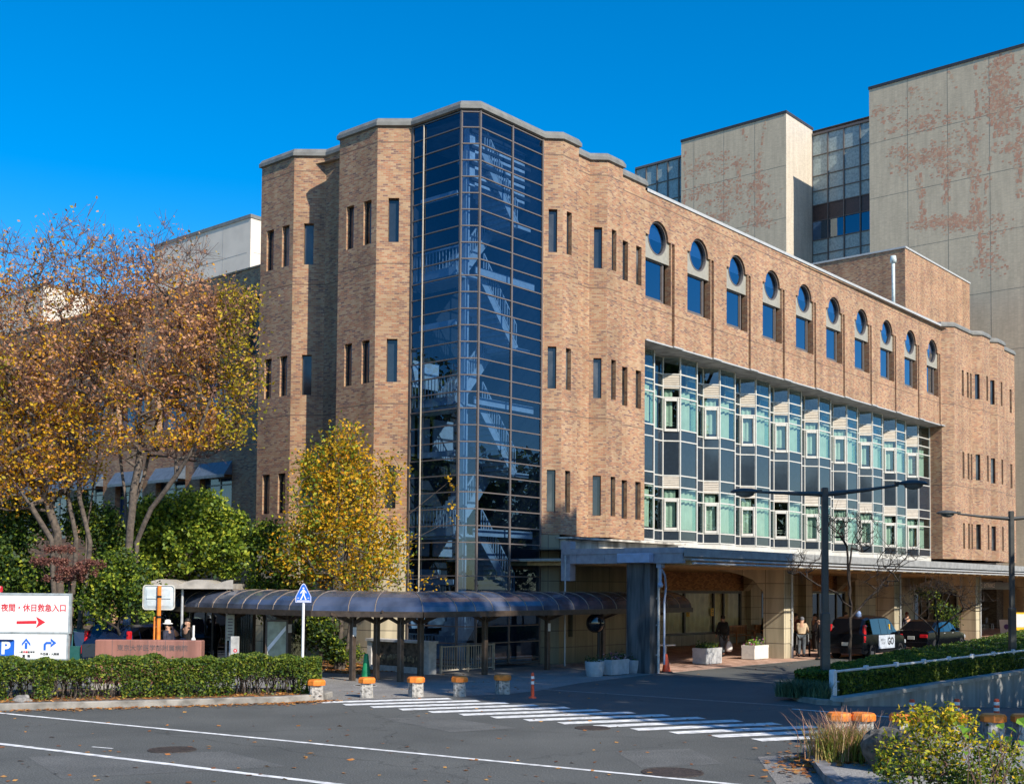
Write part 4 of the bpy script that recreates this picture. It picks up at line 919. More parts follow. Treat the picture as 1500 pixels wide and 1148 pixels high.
# main-road kerb, hedge bed
K = [(-30,20.2),(-11.53,26.75),(-8.18,27.93),(-5.6,29.0),(-4.7,29.7),(-4.6,30.6)]
m = M(); sweep(m, K, [(.0,0),(.0,.13),(-.02,.15),(-.20,.15),(-.20,.0)]); tag(m.build('kerb', M_KERB), kind='structure')
BED = [(x,y) for x,y in offset_path(K, -.2)] + [(-6.5,31.8),(-14,30.4),(-30,25)]
sheet('hedge_bed', BED, .12, M_SOIL)
# island with kerb
IS = [ub(20,-9.9), ub(12,-10.8), ub(4,-12.4), ub(.5,-13.0), ub(-1.2,-13.4), ub(-2.2,-14.2), ub(-2.6,-14.9), ub(-2.45,-15.5)]
IS2 = [ub(48,-5.6)] + IS
m = M(); sweep(m, [tuple(p) for p in IS2][::1], [(.0,0),(.0,.12),(-.02,.14),(-.16,.14),(-.16,.0)]) ; tag(m.build('island_kerb', M_KERB), kind='structure')
sheet('island_soil', [ub(48,-5.6)] + IS + [ub(48,-15.5)], .09, M_SOIL)
# foreground pavement
FP = [(5.15,20.75),(8.0,21.9),(13.5,24.2),(16,20),(14,11),(4.4,11.5),(4.7,17.6)]
m = M(); m.prism(FP[::-1], 0, .13); tag(m.build('foreground_pavement', asphalt('old_paving', (.20,.20,.20), (.29,.285,.27), 1.2)), kind='structure')
m = M(); sweep(m, [(4.4,11.5),(4.7,17.6),(5.15,20.75),(8.0,21.9),(13.5,24.2)], [(-.02,0),(-.02,.135),(-.04,.155),(.16,.155),(.16,0)][::1]); tag(m.build('foreground_kerb', pm('kerb_dark', (.20,.20,.21), .85, var=.2, scale=4, bump=.3)), kind='structure')
sheet('gutter', [(3.6,11.5),(3.95,17.6),(4.25,20.4),(5.1,20.8),(4.68,17.6),(4.36,11.5)], .005, M_SIDE)
for pts in (((40,1108),(330,1100),(420,1122),(90,1140)),((560,1052),(640,1049),(760,1066),(660,1072)),((900,1100),(1010,1096),(1060,1118),(940,1124))):
    sheet('asphalt_patch', [tuple(Pz(x,y)[:2]) for x,y in pts], .003, M_PATCH)
# painted markings
def rline(name, a, b, w, z=.006):
    a, b = np.array(a[:2]), np.array(b[:2]); d = (b-a)/np.linalg.norm(b-a); nn = np.array([-d[1], d[0]])*w/2
    m = M(); n = 40; rr_ = random.Random(int(a[0]*100))
    for i in range(n):
        p, q_ = a+(b-a)*i/n, a+(b-a)*(i+1)/n; e = lambda: 1+rr_.uniform(-.10,.06)
        m.face([(*(p-nn*e()),z),(*(q_-nn*e()),z),(*(q_+nn*e()),z),(*(p+nn*e()),z)])
    return tag(m.build(name, M_WPAINT), kind='structure')
la, lb = Pz(0,1044), Pz(1020,1143); rline('road_line', la+(la-lb)*.8, lb+(lb-la)*1.5, .13)
la, lb = Pz(0,1089), Pz(480,1147); rline('road_line', la+(la-lb)*.8, lb+(lb-la)*1.5, .15)
la, lb = Pz(60,1092), Pz(215,1098); rline('road_line', Pz(135,1093.5), Pz(165,1096), .06)
rline('road_line', Pz(1160,1038), Pz(1330,1052), .12)
m = M(); d = np.array([3.2,1.28])/np.hypot(3.2,1.28)
for k in range(14):
    a = np.array([-4.75,29.1]) + np.array([.727,-.497])*k; b = a + d*3.45; nn = np.array([-d[1],d[0]])*.20
    rr_ = random.Random(k); e = lambda: rr_.uniform(-.05,.05)
    for t0 in range(8):
        p, q_ = a+(b-a)*t0/8, a+(b-a)*(t0+1)/8
        m.face([(*(p-nn),.007),(*(q_-nn),.007),(*(q_+nn),.007),(*(p+nn),.007)])
tag(m.build('crosswalk', M_WPAINT), kind='structure')
rline('gutter_line', Pz(700,1003), Pz(1165,1034), .22, .006).data.materials[0] = M_SIDE
rline('forecourt_kerb', W(3.2,-6.4), W(75,-6.4), .14, .010).data.materials[0] = M_KERB
# manhole covers
for k, (x, y, r, lab) in enumerate(((252,1098,.38,'round iron manhole cover between the two white road lines'), (985,1131,.45,'large round iron manhole cover where the white road line breaks, nearest the viewer'), (868,1066,.34,'round iron manhole cover beside the crosswalk stripes'), (535,1004,.32,'iron cover in the paving behind the orange capped bollards'))):
    p = Pz(x,y)
    t = thing('manhole_cover', lab, 'manhole cover', (p[0],p[1],.0), 0, 'manhole covers')
    m = M(); m.lathe([(0,.012),(r*.93,.012),(r*.95,.008)], n=28); m.build('lid', M_IRON, t)
    m = M(); m.lathe([(r*.95,.008),(r*.96,.013),(r*1.08,.012),(r*1.1,.002)], n=28); m.build('rim', M_CONC if k == 3 else M_IRON, t)

# =================================================================== VEGETATION TOOLS
def tubes(name, A, B, ra, rb, parent, mat, n=5):
    A, B, ra, rb = map(np.asarray, (A, B, ra, rb)); E = len(A); d = B-A; l = np.linalg.norm(d, axis=1)[:,None]+1e-9; d = d/l
    A = A-d*np.minimum(ra[:,None]*.5, l*.2); ref = np.where(np.abs(d[:,2:3]) < .9, [[0,0,1.]], [[1.,0,0]]); x = np.cross(d, ref); x /= np.linalg.norm(x, axis=1)[:,None]; y = np.cross(d, x)
    an = 2*PI*np.arange(n)/n; ring = x[:,None,:]*np.cos(an)[None,:,None] + y[:,None,:]*np.sin(an)[None,:,None]
    V = np.concatenate([A[:,None,:]+ring*ra[:,None,None], B[:,None,:]+ring*rb[:,None,None]], 1).reshape(-1,3)
    k = np.arange(n); k2 = (k+1)%n; f = np.stack([k, k2, n+k2, n+k], 1)
    Fs = (f[None]+(2*n*np.arange(E))[:,None,None]).reshape(-1)
    if parent is not None:
        loc, rz = XF[parent]; q_ = V-np.array(loc); c, s = math.cos(-rz), math.sin(-rz); V = np.stack([q_[:,0]*c-q_[:,1]*s, q_[:,0]*s+q_[:,1]*c, q_[:,2]], 1)
    me = bpy.data.meshes.new(name); me.vertices.add(len(V)); me.loops.add(len(Fs)); me.polygons.add(E*n)
    me.vertices.foreach_set('co', V.ravel()); me.loops.foreach_set('vertex_index', Fs.astype(np.int32))
    me.polygons.foreach_set('loop_start', np.arange(0,E*n*4,4,dtype=np.int32)); me.polygons.foreach_set('loop_total', np.full(E*n,4,dtype=np.int32)); me.polygons.foreach_set('use_smooth', [True]*(E*n))
    me.materials.append(mat); me.update(calc_edges=True); return link(name, me, parent)
def grow(stems, targets, step=.5, rtip=.012, jit=.05, pw=.5, lift=.25):
    """stems: polylines (world); targets: (N,3). Branches run from the nearest wood to every target."""
    pos, par, dirs = [], [], []
    for st in stems:
        st = [np.array(p, float) for p in st]; last = -1
        for si, (a, b) in enumerate(zip(st[:-1], st[1:])):
            l = np.linalg.norm(b-a); n = max(1, int(l/step)); dd = (b-a)/l
            for i in range(0 if si == 0 else 1, n+1):
                pos.append(a+(b-a)*i/n + (RNG.normal(size=3)*jit*.5 if 0 < i else 0)); par.append(last); dirs.append(dd); last = len(pos)-1
    base = np.array(stems[0][0]); T = np.array(targets); T = T[np.argsort(np.linalg.norm(T-base, axis=1))]
    P = np.zeros((len(pos)+len(T)*14, 3)); n0 = len(pos); P[:n0] = pos
    tips = []
    for t in T:
        n = len(par); dv = t-P[:n]; dist = np.linalg.norm(dv, axis=1); cost = dist + np.where(P[:n,2] > t[2]+.2, .8, 0)*1.0
        j = int(np.argmin(cost)); D = dist[j]
        if D < .08: continue
        k = min(12, max(1, int(D/step))); c = P[j] + np.array(dirs[j])*D*.35 + np.array([0,0,lift*D*.3]); prev = j
        for i in range(1, k+1):
            s = i/k; p = (1-s)**2*P[j] + 2*s*(1-s)*c + s*s*t + (RNG.normal(size=3)*jit if i < k else 0)
            m_ = len(par); P[m_] = p; par.append(prev); dd = p-P[prev]; dirs.append(dd/(np.linalg.norm(dd)+1e-9)); prev = m_
        tips.append(prev)
    n = len(par); P = P[:n]; cnt = np.zeros(n); ch = np.zeros(n, int)
    for i in range(n):
        if par[i] >= 0: ch[par[i]] += 1
    cnt[ch == 0] = 1
    for i in range(n-1, -1, -1):
        if par[i] >= 0: cnt[par[i]] += cnt[i]
    R = rtip*np.maximum(cnt, 1)**pw
    return P, np.array(par), R, np.array(tips, int)
def wood(name, P, par, R, parent, mat, rmin=0., n=6, kr=1.):
    e = np.where(par >= 0)[0]; a = par[e]
    big = R[e] >= rmin; e = e[big]; a = a[big]
    ra = np.minimum(R[a], R[e]*1.35)*kr; return tubes(name, P[a], P[e], ra, R[e]*kr, parent, mat, n)
def ell(n, c, r, shell=.0):
    """random points in an ellipsoid, shell>0 keeps them near the surface"""
    d = RNG.normal(size=(n,3)); d /= np.linalg.norm(d, axis=1)[:,None]; k = RNG.uniform(shell**3, 1, size=(n,1))**(1/3); return np.array(c)+d*k*np.array(r)
def clumps(C, per, s):
    C = np.repeat(np.asarray(C), per, axis=0); return C + RNG.normal(size=C.shape)*s
def leaves(parent, C, size, mats, mi=None, aspect=.62, name='foliage', flat=.2):
    Vq = leafquads(C, size, aspect, flat); return quads(name, Vq, parent, mats, mi, nv=4)
# =================================================================== TREES AND SHRUBS
def P3(x, y, d): return np.array(Pd(x, y, d))
def crown_px(boxes, d, dj):
    """boxes: (x, y, rx, ry, n) ellipses in the picture, turned into real ellipsoids at depth d"""
    out = []
    for x, y, rx, ry, n in boxes:
        c = P3(x, y, d); k = d/F_; out.append(ell(n, c, (rx*k, min(rx*k*1.05, dj), ry*k), .25))
    return np.concatenate(out)
def autumn_tree(label, base, stems, boxes, d, dj, nl, seed_cols, kr=1., group='autumn trees by the wing'):
    b = Pd(*base, d); b[2] = 0
    T = thing('autumn_tree', label, 'tree', b, 0, group)
    st = [[b+np.array([dx,dy,0])] + [P3(x,y,d+dd) for x,y,dd in pts] for dx,dy,pts in stems]
    tg = crown_px(boxes, d, dj)
    P, par, R, tips = grow(st, tg, .55, .0088, .03, .5, .4)
    wood('trunk', P, par, R, T, M_BARK, .028, 7, kr); 
    e = R < .028
    idx = np.where((par >= 0) & e)[0]; tubes('twigs', P[par[idx]], P[idx], np.minimum(R[par[idx]], .024)*.8, R[idx]*.6, T, M_TWIG, 4)
    # fine shoots at the ends
    n = len(tips); dirs = P[tips]-P[par[tips]]; dirs /= np.linalg.norm(dirs, axis=1)[:,None]+1e-9
    A = np.repeat(P[tips], 4, 0); D = np.repeat(dirs, 4, 0) + RNG.normal(size=(n*4,3))*.55 + [0,0,.5]; D /= np.linalg.norm(D, axis=1)[:,None]; Ls = RNG.uniform(.25,.8,size=(n*4,1))
    tubes('shoots', A, A+D*Ls, np.full(n*4,.008), np.full(n*4,.004), T, M_TWIG, 3)
    # leaves on twigs
    src = np.concatenate([P[idx], A+D*Ls*.6, A+D*Ls]); 
    pick = src[RNG.integers(0, len(src), nl)] + RNG.normal(size=(nl,3))*.14
    return T, pick
def keep(C, f):
    k = np.array([RNG.random() < f(p) for p in C]); return C[k]
def pixof(C):
    q_ = C-C0; d = q_@fw; return 750+F_*(q_@rt)/d, CY-F_*(q_@up)/d
# -- right-hand autumn tree
T1, C1 = autumn_tree('big autumn tree with a long limb reaching right towards the brick pier', (196,905), [
    (0,0,[(188,800,0),(196,720,0),(208,650,.2),(205,590,.3),(222,520,.5),(235,440,.6)]), (.15,-.1,[(200,795,-.1),(222,745,-.3),(258,697,-.6),(285,655,-.8),(300,610,-1),(318,560,-1)]),
    (.0,.1,[(192,760,.2),(212,690,.6),(228,620,1.0),(262,540,1.3),(280,470,1.4)]), (-.1,.1,[(186,760,.3),(180,690,.6),(168,600,.9),(165,500,1.)])],
    [(235,480,105,95,240),(300,520,75,90,220),(335,470,42,50,110),(345,575,32,60,60),(185,430,50,75,100),(250,385,60,55,80),(150,400,30,60,45),(300,640,55,26,60),(215,585,60,40,110),(325,640,40,22,40),(270,660,50,20,46),(175,650,40,30,40)], 37.5, 2.6, 30000, None)
x, y = pixof(C1)
m1 = np.where((x > 318) & (RNG.random(len(x)) < .75), 2, np.where(RNG.random(len(x)) < np.clip((y-480)/190, .18, .7), 1, 0))
f = lambda p: 1
kp = RNG.random(len(x)) < np.clip((y-345)/190, .09, .60); kp &= ~((x > 230) & (y > 660))
leaves(T1, C1[kp], .118, [LF_TREE_P, LF_TREE_Y, LF_TREE_G], m1[kp])
# -- left autumn tree
T2, C2 = autumn_tree('big many stemmed autumn tree at far left with golden lower leaves', (104,905), [
    (.1,0,[(132,795,-.1),(116,730,.0),(112,650,.2),(118,560,.4),(128,470,.5),(125,400,.6)]), (-.1,.1,[(112,790,.2),(100,730,.4),(88,640,.6),(60,560,.7),(45,470,.8),(30,400,.9)]), (-.3,-.1,[(75,790,-.3),(45,740,-.6),(10,690,-.9),(-25,640,-1)]),
    (-.3,.1,[(85,780,.3),(62,715,.3),(30,640,.2),(-5,560,.2)]), (.2,.3,[(128,770,.6),(140,690,1),(150,600,1.2),(170,520,1.3)])],
    [(60,480,95,100,230),(20,400,60,75,95),(110,380,55,70,95),(100,560,85,70,260),(30,590,60,70,200),(-40,540,60,110,200),(60,660,58,48,150),(115,625,40,40,90),(10,690,45,35,70),(160,500,40,60,80),(60,700,50,34,80),(15,725,40,26,46),(112,690,34,30,44),(-20,680,40,50,50)], 38.5, 2.8, 33000, None)
x, y = pixof(C2)
m2 = np.where((y > 590) & (RNG.random(len(x)) < .82), 1, np.where(RNG.random(len(x)) < .30, 1, np.where((x < 20) & (y > 520) & (RNG.random(len(x)) < .5), 2, 0)))
kp = RNG.random(len(x)) < np.clip((y-325)/210, .10, .66)
leaves(T2, C2[kp], .12, [LF_TREE_P, LF_TREE_Y, LF_TREE_G], m2[kp])
# -- golden young tree in front of the brick piers
b = Pz(497,981); T3 = thing('golden_tree', 'golden young tree in front of the brick piers, left of the glass tower', 'tree', (b[0],b[1],0))
d3 = b[1]
tg = crown_px([(500,800,95,62,230),(495,740,75,60,190),(490,690,55,50,120),(505,650,28,34,50),(560,700,30,40,40),(430,810,45,45,80),(575,800,30,45,50),(455,690,25,30,28),(540,840,60,25,60)], d3, 2.0)
P, par, R, tips = grow([[(b[0],b[1],0), P3(500,900,d3), P3(505,840,d3), P3(508,760,d3), P3(512,680,d3), P3(518,630,d3)], [(b[0]+.12,b[1],0), P3(516,900,d3), P3(540,820,d3), P3(560,740,d3)], [(b[0]-.1,b[1]+.1,0), P3(482,890,d3+.2), P3(460,820,d3+.3), P3(450,750,d3+.3)]], tg, .4, .0095, .04, .5, .5)
wood('trunk', P, par, R, T3, M_BARK, 0, 6)
src = np.concatenate([P[tips], P[par[tips]], (P[tips]+P[par[tips]])/2]); C = src[RNG.integers(0,len(src),15000)]+RNG.normal(size=(15000,3))*.22
z = C[:,2]; x, y = pixof(C); mi = np.where(RNG.random(len(C)) < np.where(x < 470, .45, .26), 1, 0)
leaves(T3, C, .125, [LF_GOLD, LF_GREEN], mi)
C = np.array([P3(*p, d3-.3) for p in ((655,700),(663,712),(660,740),(665,758),(620,855),(605,865),(630,848),(640,862),(650,848))]); C = np.repeat(C, 9, 0)+RNG.normal(size=(len(C)*9,3))*.09
A = np.array([P3(575,850,d3), P3(590,760,d3), P3(585,800,d3)]); B = np.array([P3(652,845,d3-.3), P3(662,702,d3-.3), P3(664,760,d3-.3)])
tubes('shoots', A, B, np.full(3,.014), np.full(3,.006), T3, M_BARK, 5); leaves(T3, C, .12, [LF_GOLD], None, name='foliage')
def bush(name, label, cat, base, boxes, d, dj, per, s, size, mats, mi_f=None, group=None, stem=M_BARKD, n_st=0):
    b = Pd(*base, d); b[2] = max(0, 0)
    T = thing(name, label, cat, b, 0, group)
    tg = crown_px(boxes, d, dj)
    k = RNG.permutation(len(tg))[:90 if n_st == 0 else n_st]
    top = tg[:,2].max()
    P, par, R, tips = grow([[b, b+np.array([.02,0,max(.2,top*.3)])]], tg[k], .35, .009, .03, .5, .3)
    wood('stems', P, par, R, T, stem, 0, 5)
    C = clumps(tg, per, s); C = C[C[:,2] > .06]
    mi = None if mi_f is None else mi_f(C)
    leaves(T, C, size, mats, mi); return T
rnd = lambda p: (lambda C: (RNG.random(len(C)) < p).astype(int))
bush('evergreen_tree', 'broad rounded evergreen tree above the wavy shelter roof', 'tree', (270,935), [(262,805,78,50,95),(300,770,60,38,70),(235,770,50,32,46),(330,800,42,50,52),(205,812,42,42,48),(270,745,62,22,44),(185,838,35,26,30)], 41.5, 2.6, 85, .17, .15, [LF_GREEN, LF_DGREEN], rnd(.18))
bush('evergreen_shrub', 'leafy green shrub between the rounded evergreen and the golden tree', 'shrub', (392,960), [(392,800,28,38,26),(400,850,36,34,30),(375,880,30,30,20),(425,870,22,25,14)], 41.5, 1.2, 80, .15, .14, [LF_GREEN, LF_DGREEN], rnd(.45))
bush('evergreen_shrub', 'dark green shrub low beside the paving under the vaulted walkway, left of the golden trunk', 'shrub', (470,965), [(468,925,26,32,26),(440,915,18,35,16),(490,948,22,14,14)], 40.2, .9, 75, .12, .12, [LF_DGREEN, LF_GREEN], rnd(.35))
bush('evergreen_shrub', 'clipped low green shrub under the walkway beside the building stone base', 'shrub', (503,970), [(503,957,24,12,20)], 40.5, .7, 75, .10, .10, [LF_GREEN, LF_DGREEN], rnd(.4))
bush('maple_shrub', 'dull red weeping maple shrub spreading flat under the autumn trunks', 'shrub', (100,930), [(72,822,34,2.5,18),(112,836,32,3,20),(90,804,22,2,9),(95,846,38,2,12),(130,826,20,2,7)], 35.4, 1.3, 90, .055, .07, [LF_RED])
bush('evergreen_shrub', 'dark evergreen shrub filling the far left edge above the white sign', 'shrub', (15,940), [(10,800,45,40,44),(0,850,45,40,40),(35,765,40,30,30),(45,850,40,36,40),(-30,770,35,60,36)], 39.5, 1.6, 75, .18, .14, [LF_DGREEN, LF_GREEN], rnd(.4))
bush('evergreen_shrub', 'evergreen shrub between the two big autumn trunks', 'shrub', (140,945), [(150,770,26,30,24),(120,760,25,30,20),(165,800,28,36,30),(150,855,34,34,30),(95,865,30,26,24)], 39.8, 1.4, 75, .16, .13, [LF_DGREEN, LF_GREEN], rnd(.45))
bush('evergreen_shrub', 'leafy green shrub hiding the foot of the right autumn trunk', 'shrub', (178,960), [(172,838,34,34,34),(150,880,26,30,22),(205,870,22,34,22)], 36.3, .9, 80, .15, .12, [LF_GREEN, LF_DGREEN], rnd(.4))
bush('evergreen_shrub', 'bright leaved shrub beside the brick corner behind the parked cars', 'shrub', (112,945), [(112,880,18,36,24),(190,880,24,30,22),(205,905,14,26,14)], 39.0, .9, 75, .13, .12, [LF_GREEN, LF_DGREEN], rnd(.35))
# bare plane trees on the island
def bare_tree(label, base, d, stems, boxes, rt=.0075):
    b = Pd(*base, d); b[2] = .1
    T = thing('bare_tree', label, 'tree', b, 0, 'bare trees on the hedge island')
    tg = crown_px(boxes, d, 1.6)
    st = [[b] + [P3(x,y,d+dd) for x,y,dd in s] for s in stems]
    P, par, R, tips = grow(st, tg, .3, rt, .045, .5, .5); wood('trunk', P, par, R, T, M_BARKD, 0, 6)
    n = len(tips); D = RNG.normal(size=(n*3,3))*.5 + [0,0,.5]; D /= np.linalg.norm(D, axis=1)[:,None]; A = np.repeat(P[tips], 3, 0)
    tubes('shoots', A, A+D*RNG.uniform(.12,.4,size=(n*3,1)), np.full(n*3,.007), np.full(n*3,.004), T, M_BARKD, 3); return T
bare_tree('dark bare tree standing right of the tall double armed lamp post', (1245,985), 39.5, [[(1246,900,0),(1245,830,0),(1250,790,.1),(1262,770,.2)],[(1245,850,0),(1240,800,.0),(1225,775,-.2),(1200,755,-.3)],[(1245,905,0),(1262,890,.2),(1285,865,.3),(1312,830,.4),(1330,815,.4)],[(1246,890,0),(1225,870,-.2),(1195,855,-.4),(1170,835,-.5)]],
    [(1262,780,32,30,60),(1215,770,30,26,50),(1315,815,34,20,46),(1175,825,30,20,40),(1290,850,26,24,26),(1245,760,30,18,26)])
bare_tree('small dark bare tree forking low in front of the far entrance', (1372,965), 46., [[(1372,930,0),(1374,905,0),(1385,880,.2),(1400,860,.3)],[(1372,925,0),(1355,910,-.2),(1338,895,-.3),(1325,880,-.4)],[(1374,915,0),(1370,880,.2),(1362,860,.3)],[(1376,920,0),(1400,900,.3),(1430,885,.4)]],
    [(1400,862,32,18,40),(1338,880,26,20,36),(1370,860,26,16,30),(1430,882,24,16,26)])
# plants against the drop-off wall
for lab, x, y, d, bx in (('feathery green plant against the beige wall behind the sedan', 1355, 935, 58., [(1358,868,20,6,9),(1375,885,12,6,5)]), ('low bushy green plant beside the pillar with the notice', 1393, 935, 57., [(1388,912,11,20,18),(1395,900,8,12,8)])):
    bush('potted_plant', lab, 'plant', (x,y), bx, d, .8, 40, .16, .11, [LF_DGREEN, LF_GREEN], rnd(.25), n_st=14)
# trees outside the frame on the right whose shade falls on the drop-off road
def shade_tree(u, v, h, r, n, lab, low=2.5):
    b = W(u,v,0); T = thing('shade_tree', lab, 'tree', b, 0, 'park trees along the road' if 'park' in lab else ('very tall trees across the ramp' if 'very' in lab else 'street trees across the ramp'))
    tg = ell(60, (b[0],b[1],(h+low)/2), (r,r,(h-low)/2), .5)
    P, par, R, tips = grow([[b, b+np.array([0,0,low*.8]), b+np.array([0,0,h*.6])]], tg, .8, .03, .08, .5, .3); wood('trunk', P, par, R, T, M_BARK, 0, 6)
    C = ell(n, (b[0],b[1],(h+low)/2), (r,r,(h-low)/2), .3); leaves(T, C, .5, [LF_DGREEN, LF_GREEN], (RNG.random(n) < .4).astype(int))
for i, (u, v, h, r) in enumerate(((-6.8,-26.5,12.9,2.6),(-2.2,-27,13.8,3.2),(2.5,-26.5,13.3,3.2),(7.5,-26.8,13.6,3.3),(12.5,-26.5,13.3,3.3),(17.5,-26.8,13.5,3.3),(22.5,-26.5,13.3,3.3),(27.5,-26.7,13.5,3.3),(33,-26.5,13.4,3.4),(39,-26.8,13.5,3.4),(45,-26.5,13.4,3.4),(51,-26.8,13.5,3.4))):
    h -= .6; shade_tree(u, v, h, r, 2600, 'tall evergreen street tree across the ramp from the clipped hedge')
for i, (X, Y, h, r) in enumerate(((-26.5,39.3,15,4.6),(-31,33,12,5),(-35,41,18,5),(-41,34,19,6),(-45,44,18,5),(-29,48,11,3.5))):
    u_, v_ = UV((X,Y,0)); shade_tree(u_, v_, h, r, 4200, 'broad evergreen park tree past the autumn trees along the road', 1.2)
for u, h, r, lo, n in ((-8.6,22.5,3.3,6,6000),(-3.8,26.0,3.1,6,6500),(-.5,26.8,2.7,20.2,3000),(3.4,22.8,3.0,20.7,1500)): shade_tree(u, -30.5, h, r, n, 'very tall evergreen tree across the ramp, rising over its neighbours', lo)
# ------------------------------------------------------------- clipped hedges
H1 = thing('clipped_hedge', 'long clipped hedge with bare stems low down, along the road kerb', 'hedge', (-8.5,28.8,.1))
fa, fb = np.array([-15.5,26.4]), np.array([-4.75,30.05]); hd = (fb-fa)/np.linalg.norm(fb-fa); hn = np.array([-hd[1],hd[0]]); HL = np.linalg.norm(fb-fa)
def hedgepts(n):
    s = RNG.uniform(0,HL,n); z = RNG.uniform(0,1,n); t = RNG.uniform(0,1,n); surf = RNG.random(n)
    top = surf < .36; fr = (surf >= .36) & (surf < .80); end = (surf >= .80) & (surf < .87)
    wav = .05*np.sin(s*2.1)+.04*np.sin(s*5.3+1)+.03*np.sin(s*9.7)
    zz = np.where(top, .92+wav-np.abs(RNG.normal(size=n))*.05, z*.91); tt = np.where(fr, np.abs(RNG.normal(size=n))*.07+.05*np.sin(s*3.7)*np.cos(z*4), t*1.35); ss = np.where(end, HL-np.abs(RNG.normal(size=n))*.06, s)
    # rounded end
    over = np.clip(ss-(HL-.65), 0, None); tt = tt+np.where(tt < .7, over**2*.9, -over**2*.9)
    # thin places where only stems show
    thin = (np.sin(ss*1.35+.6)+.6*np.sin(ss*3.1+2)+.35*np.sin(ss*6.3)) ; pz = 0
    k = (~fr) | (RNG.random(n) < np.where(thin > .15, np.clip((zz-.40)/.3, .04, 1), np.clip(.35+zz*1.1, 0, 1)))
    k &= top | fr | end | (RNG.random(n) < np.clip((zz-.3)/.4, .05, 1))
    p = fa[None]+hd[None]*ss[:,None]+hn[None]*tt[:,None]; return np.stack([p[:,0],p[:,1],zz+.12],1)[k]
C = hedgepts(60000); leaves(H1, C, .075, [LF_HEDGE, LF_DGREEN, LF_LAWN], RNG.choice(3, len(C), p=(.62,.2,.18)))
n = 520; s = RNG.uniform(0,HL-.1,n); t = RNG.uniform(.15,1.1,n); A = np.stack([fa[0]+hd[0]*s+hn[0]*t, fa[1]+hd[1]*s+hn[1]*t, np.full(n,.1)],1)
A3, B3, r3 = [], [], []
for a in A:
    p = a.copy(); q_ = p+np.array([RNG.normal()*.06,RNG.normal()*.06,.32]); A3.append(p); B3.append(q_); r3.append(.013)
    for _ in range(3): e = q_+np.array([RNG.normal()*.16,RNG.normal()*.16,RNG.uniform(.2,.45)]); A3.append(q_); B3.append(e); r3.append(.008)
tubes('stems', A3, B3, np.array(r3), np.array(r3)*.7, H1, M_BARK, 4)
H2 = bthing('clipped_hedge', 'wide dark clipped hedge on the island behind the pale railing', 'hedge', -1.2, -12.3)
n = 70000; u = np.concatenate([RNG.uniform(-1.5,12,n//2), RNG.uniform(-1.5,47,n//2)]); vb = np.interp(u, [-1.5,0,4,12,20,41,48], [-13.75,-13.3,-12.8,-11.1,-10.3,-6.6,-5.8]); sf = RNG.random(n); t = RNG.random(n)
v = np.where(sf < .58, -15.1+(vb+15.1)*t, np.where(sf < .84, -15.12+np.abs(RNG.normal(size=n))*.06, np.where(sf < .9, vb-np.abs(RNG.normal(size=n))*.05, -15.1+(vb+15.1)*t)))
z = np.where(sf < .58, .70+.025*np.sin(u*3)+.025*np.sin(v*4+u)-np.abs(RNG.normal(size=n))*.04, RNG.uniform(.1,.7,n)); e_ = sf >= .9; v = np.where(e_, -15.1+1.35*t, v); u = np.where(e_, -1.5+np.abs(RNG.normal(size=n))*.08+np.clip(v+14.4,0,1)*.3, u)
C = OB[None]+u[:,None]*UD+v[:,None]*VD; C[:,2] = z
leaves(H2, C, .105, [LF_HEDGE, LF_LAWN, LF_DGREEN], np.where((sf < .58) & (RNG.random(n) < .6), 1, np.where(RNG.random(n) < .4, 2, 0)), flat=.1)
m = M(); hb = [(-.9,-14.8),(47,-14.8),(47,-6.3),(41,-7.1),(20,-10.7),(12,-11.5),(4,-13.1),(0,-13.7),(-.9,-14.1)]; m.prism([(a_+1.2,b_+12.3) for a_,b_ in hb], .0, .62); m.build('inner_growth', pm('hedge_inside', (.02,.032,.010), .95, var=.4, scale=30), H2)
n = 2600; q0 = Pz(1195,1026); a = RNG.uniform(0,2*PI,n); r = np.sqrt(RNG.random(n)); 
gx = OB[None]+RNG.uniform(-2.3,-1.2,n)[:,None]*UD+RNG.uniform(-15.0,-13.6,n)[:,None]*VD
def blades(name, base, h, w, mat, parent, lean=.45, kind=None):
    n = len(base); az = RNG.uniform(0,2*PI,n); hh = h*RNG.uniform(.5,1.15,n); ln = lean*RNG.uniform(.1,1.2,n)*hh
    dx = np.stack([np.cos(az),np.sin(az),np.zeros(n)],1); sd = np.stack([-np.sin(az),np.cos(az),np.zeros(n)],1)*w
    b = np.array(base); m1 = b+dx*(ln*.35)[:,None]+np.array([0,0,1])*(hh*.6)[:,None]; t = b+dx*ln[:,None]+np.array([0,0,1])*hh[:,None]
    V = np.concatenate([np.stack([b-sd,b+sd,m1+sd*.8,m1-sd*.8],1), np.stack([m1-sd*.8,m1+sd*.8,t+sd*.15,t-sd*.15],1)],0)
    o = quads(name, V, parent, mat)
    if kind: tag(o, kind=kind)
    return o
blades('grass', np.array(gx)+[0,0,.09], .42, .012, LF_GRASSB, None, .7, 'stuff')
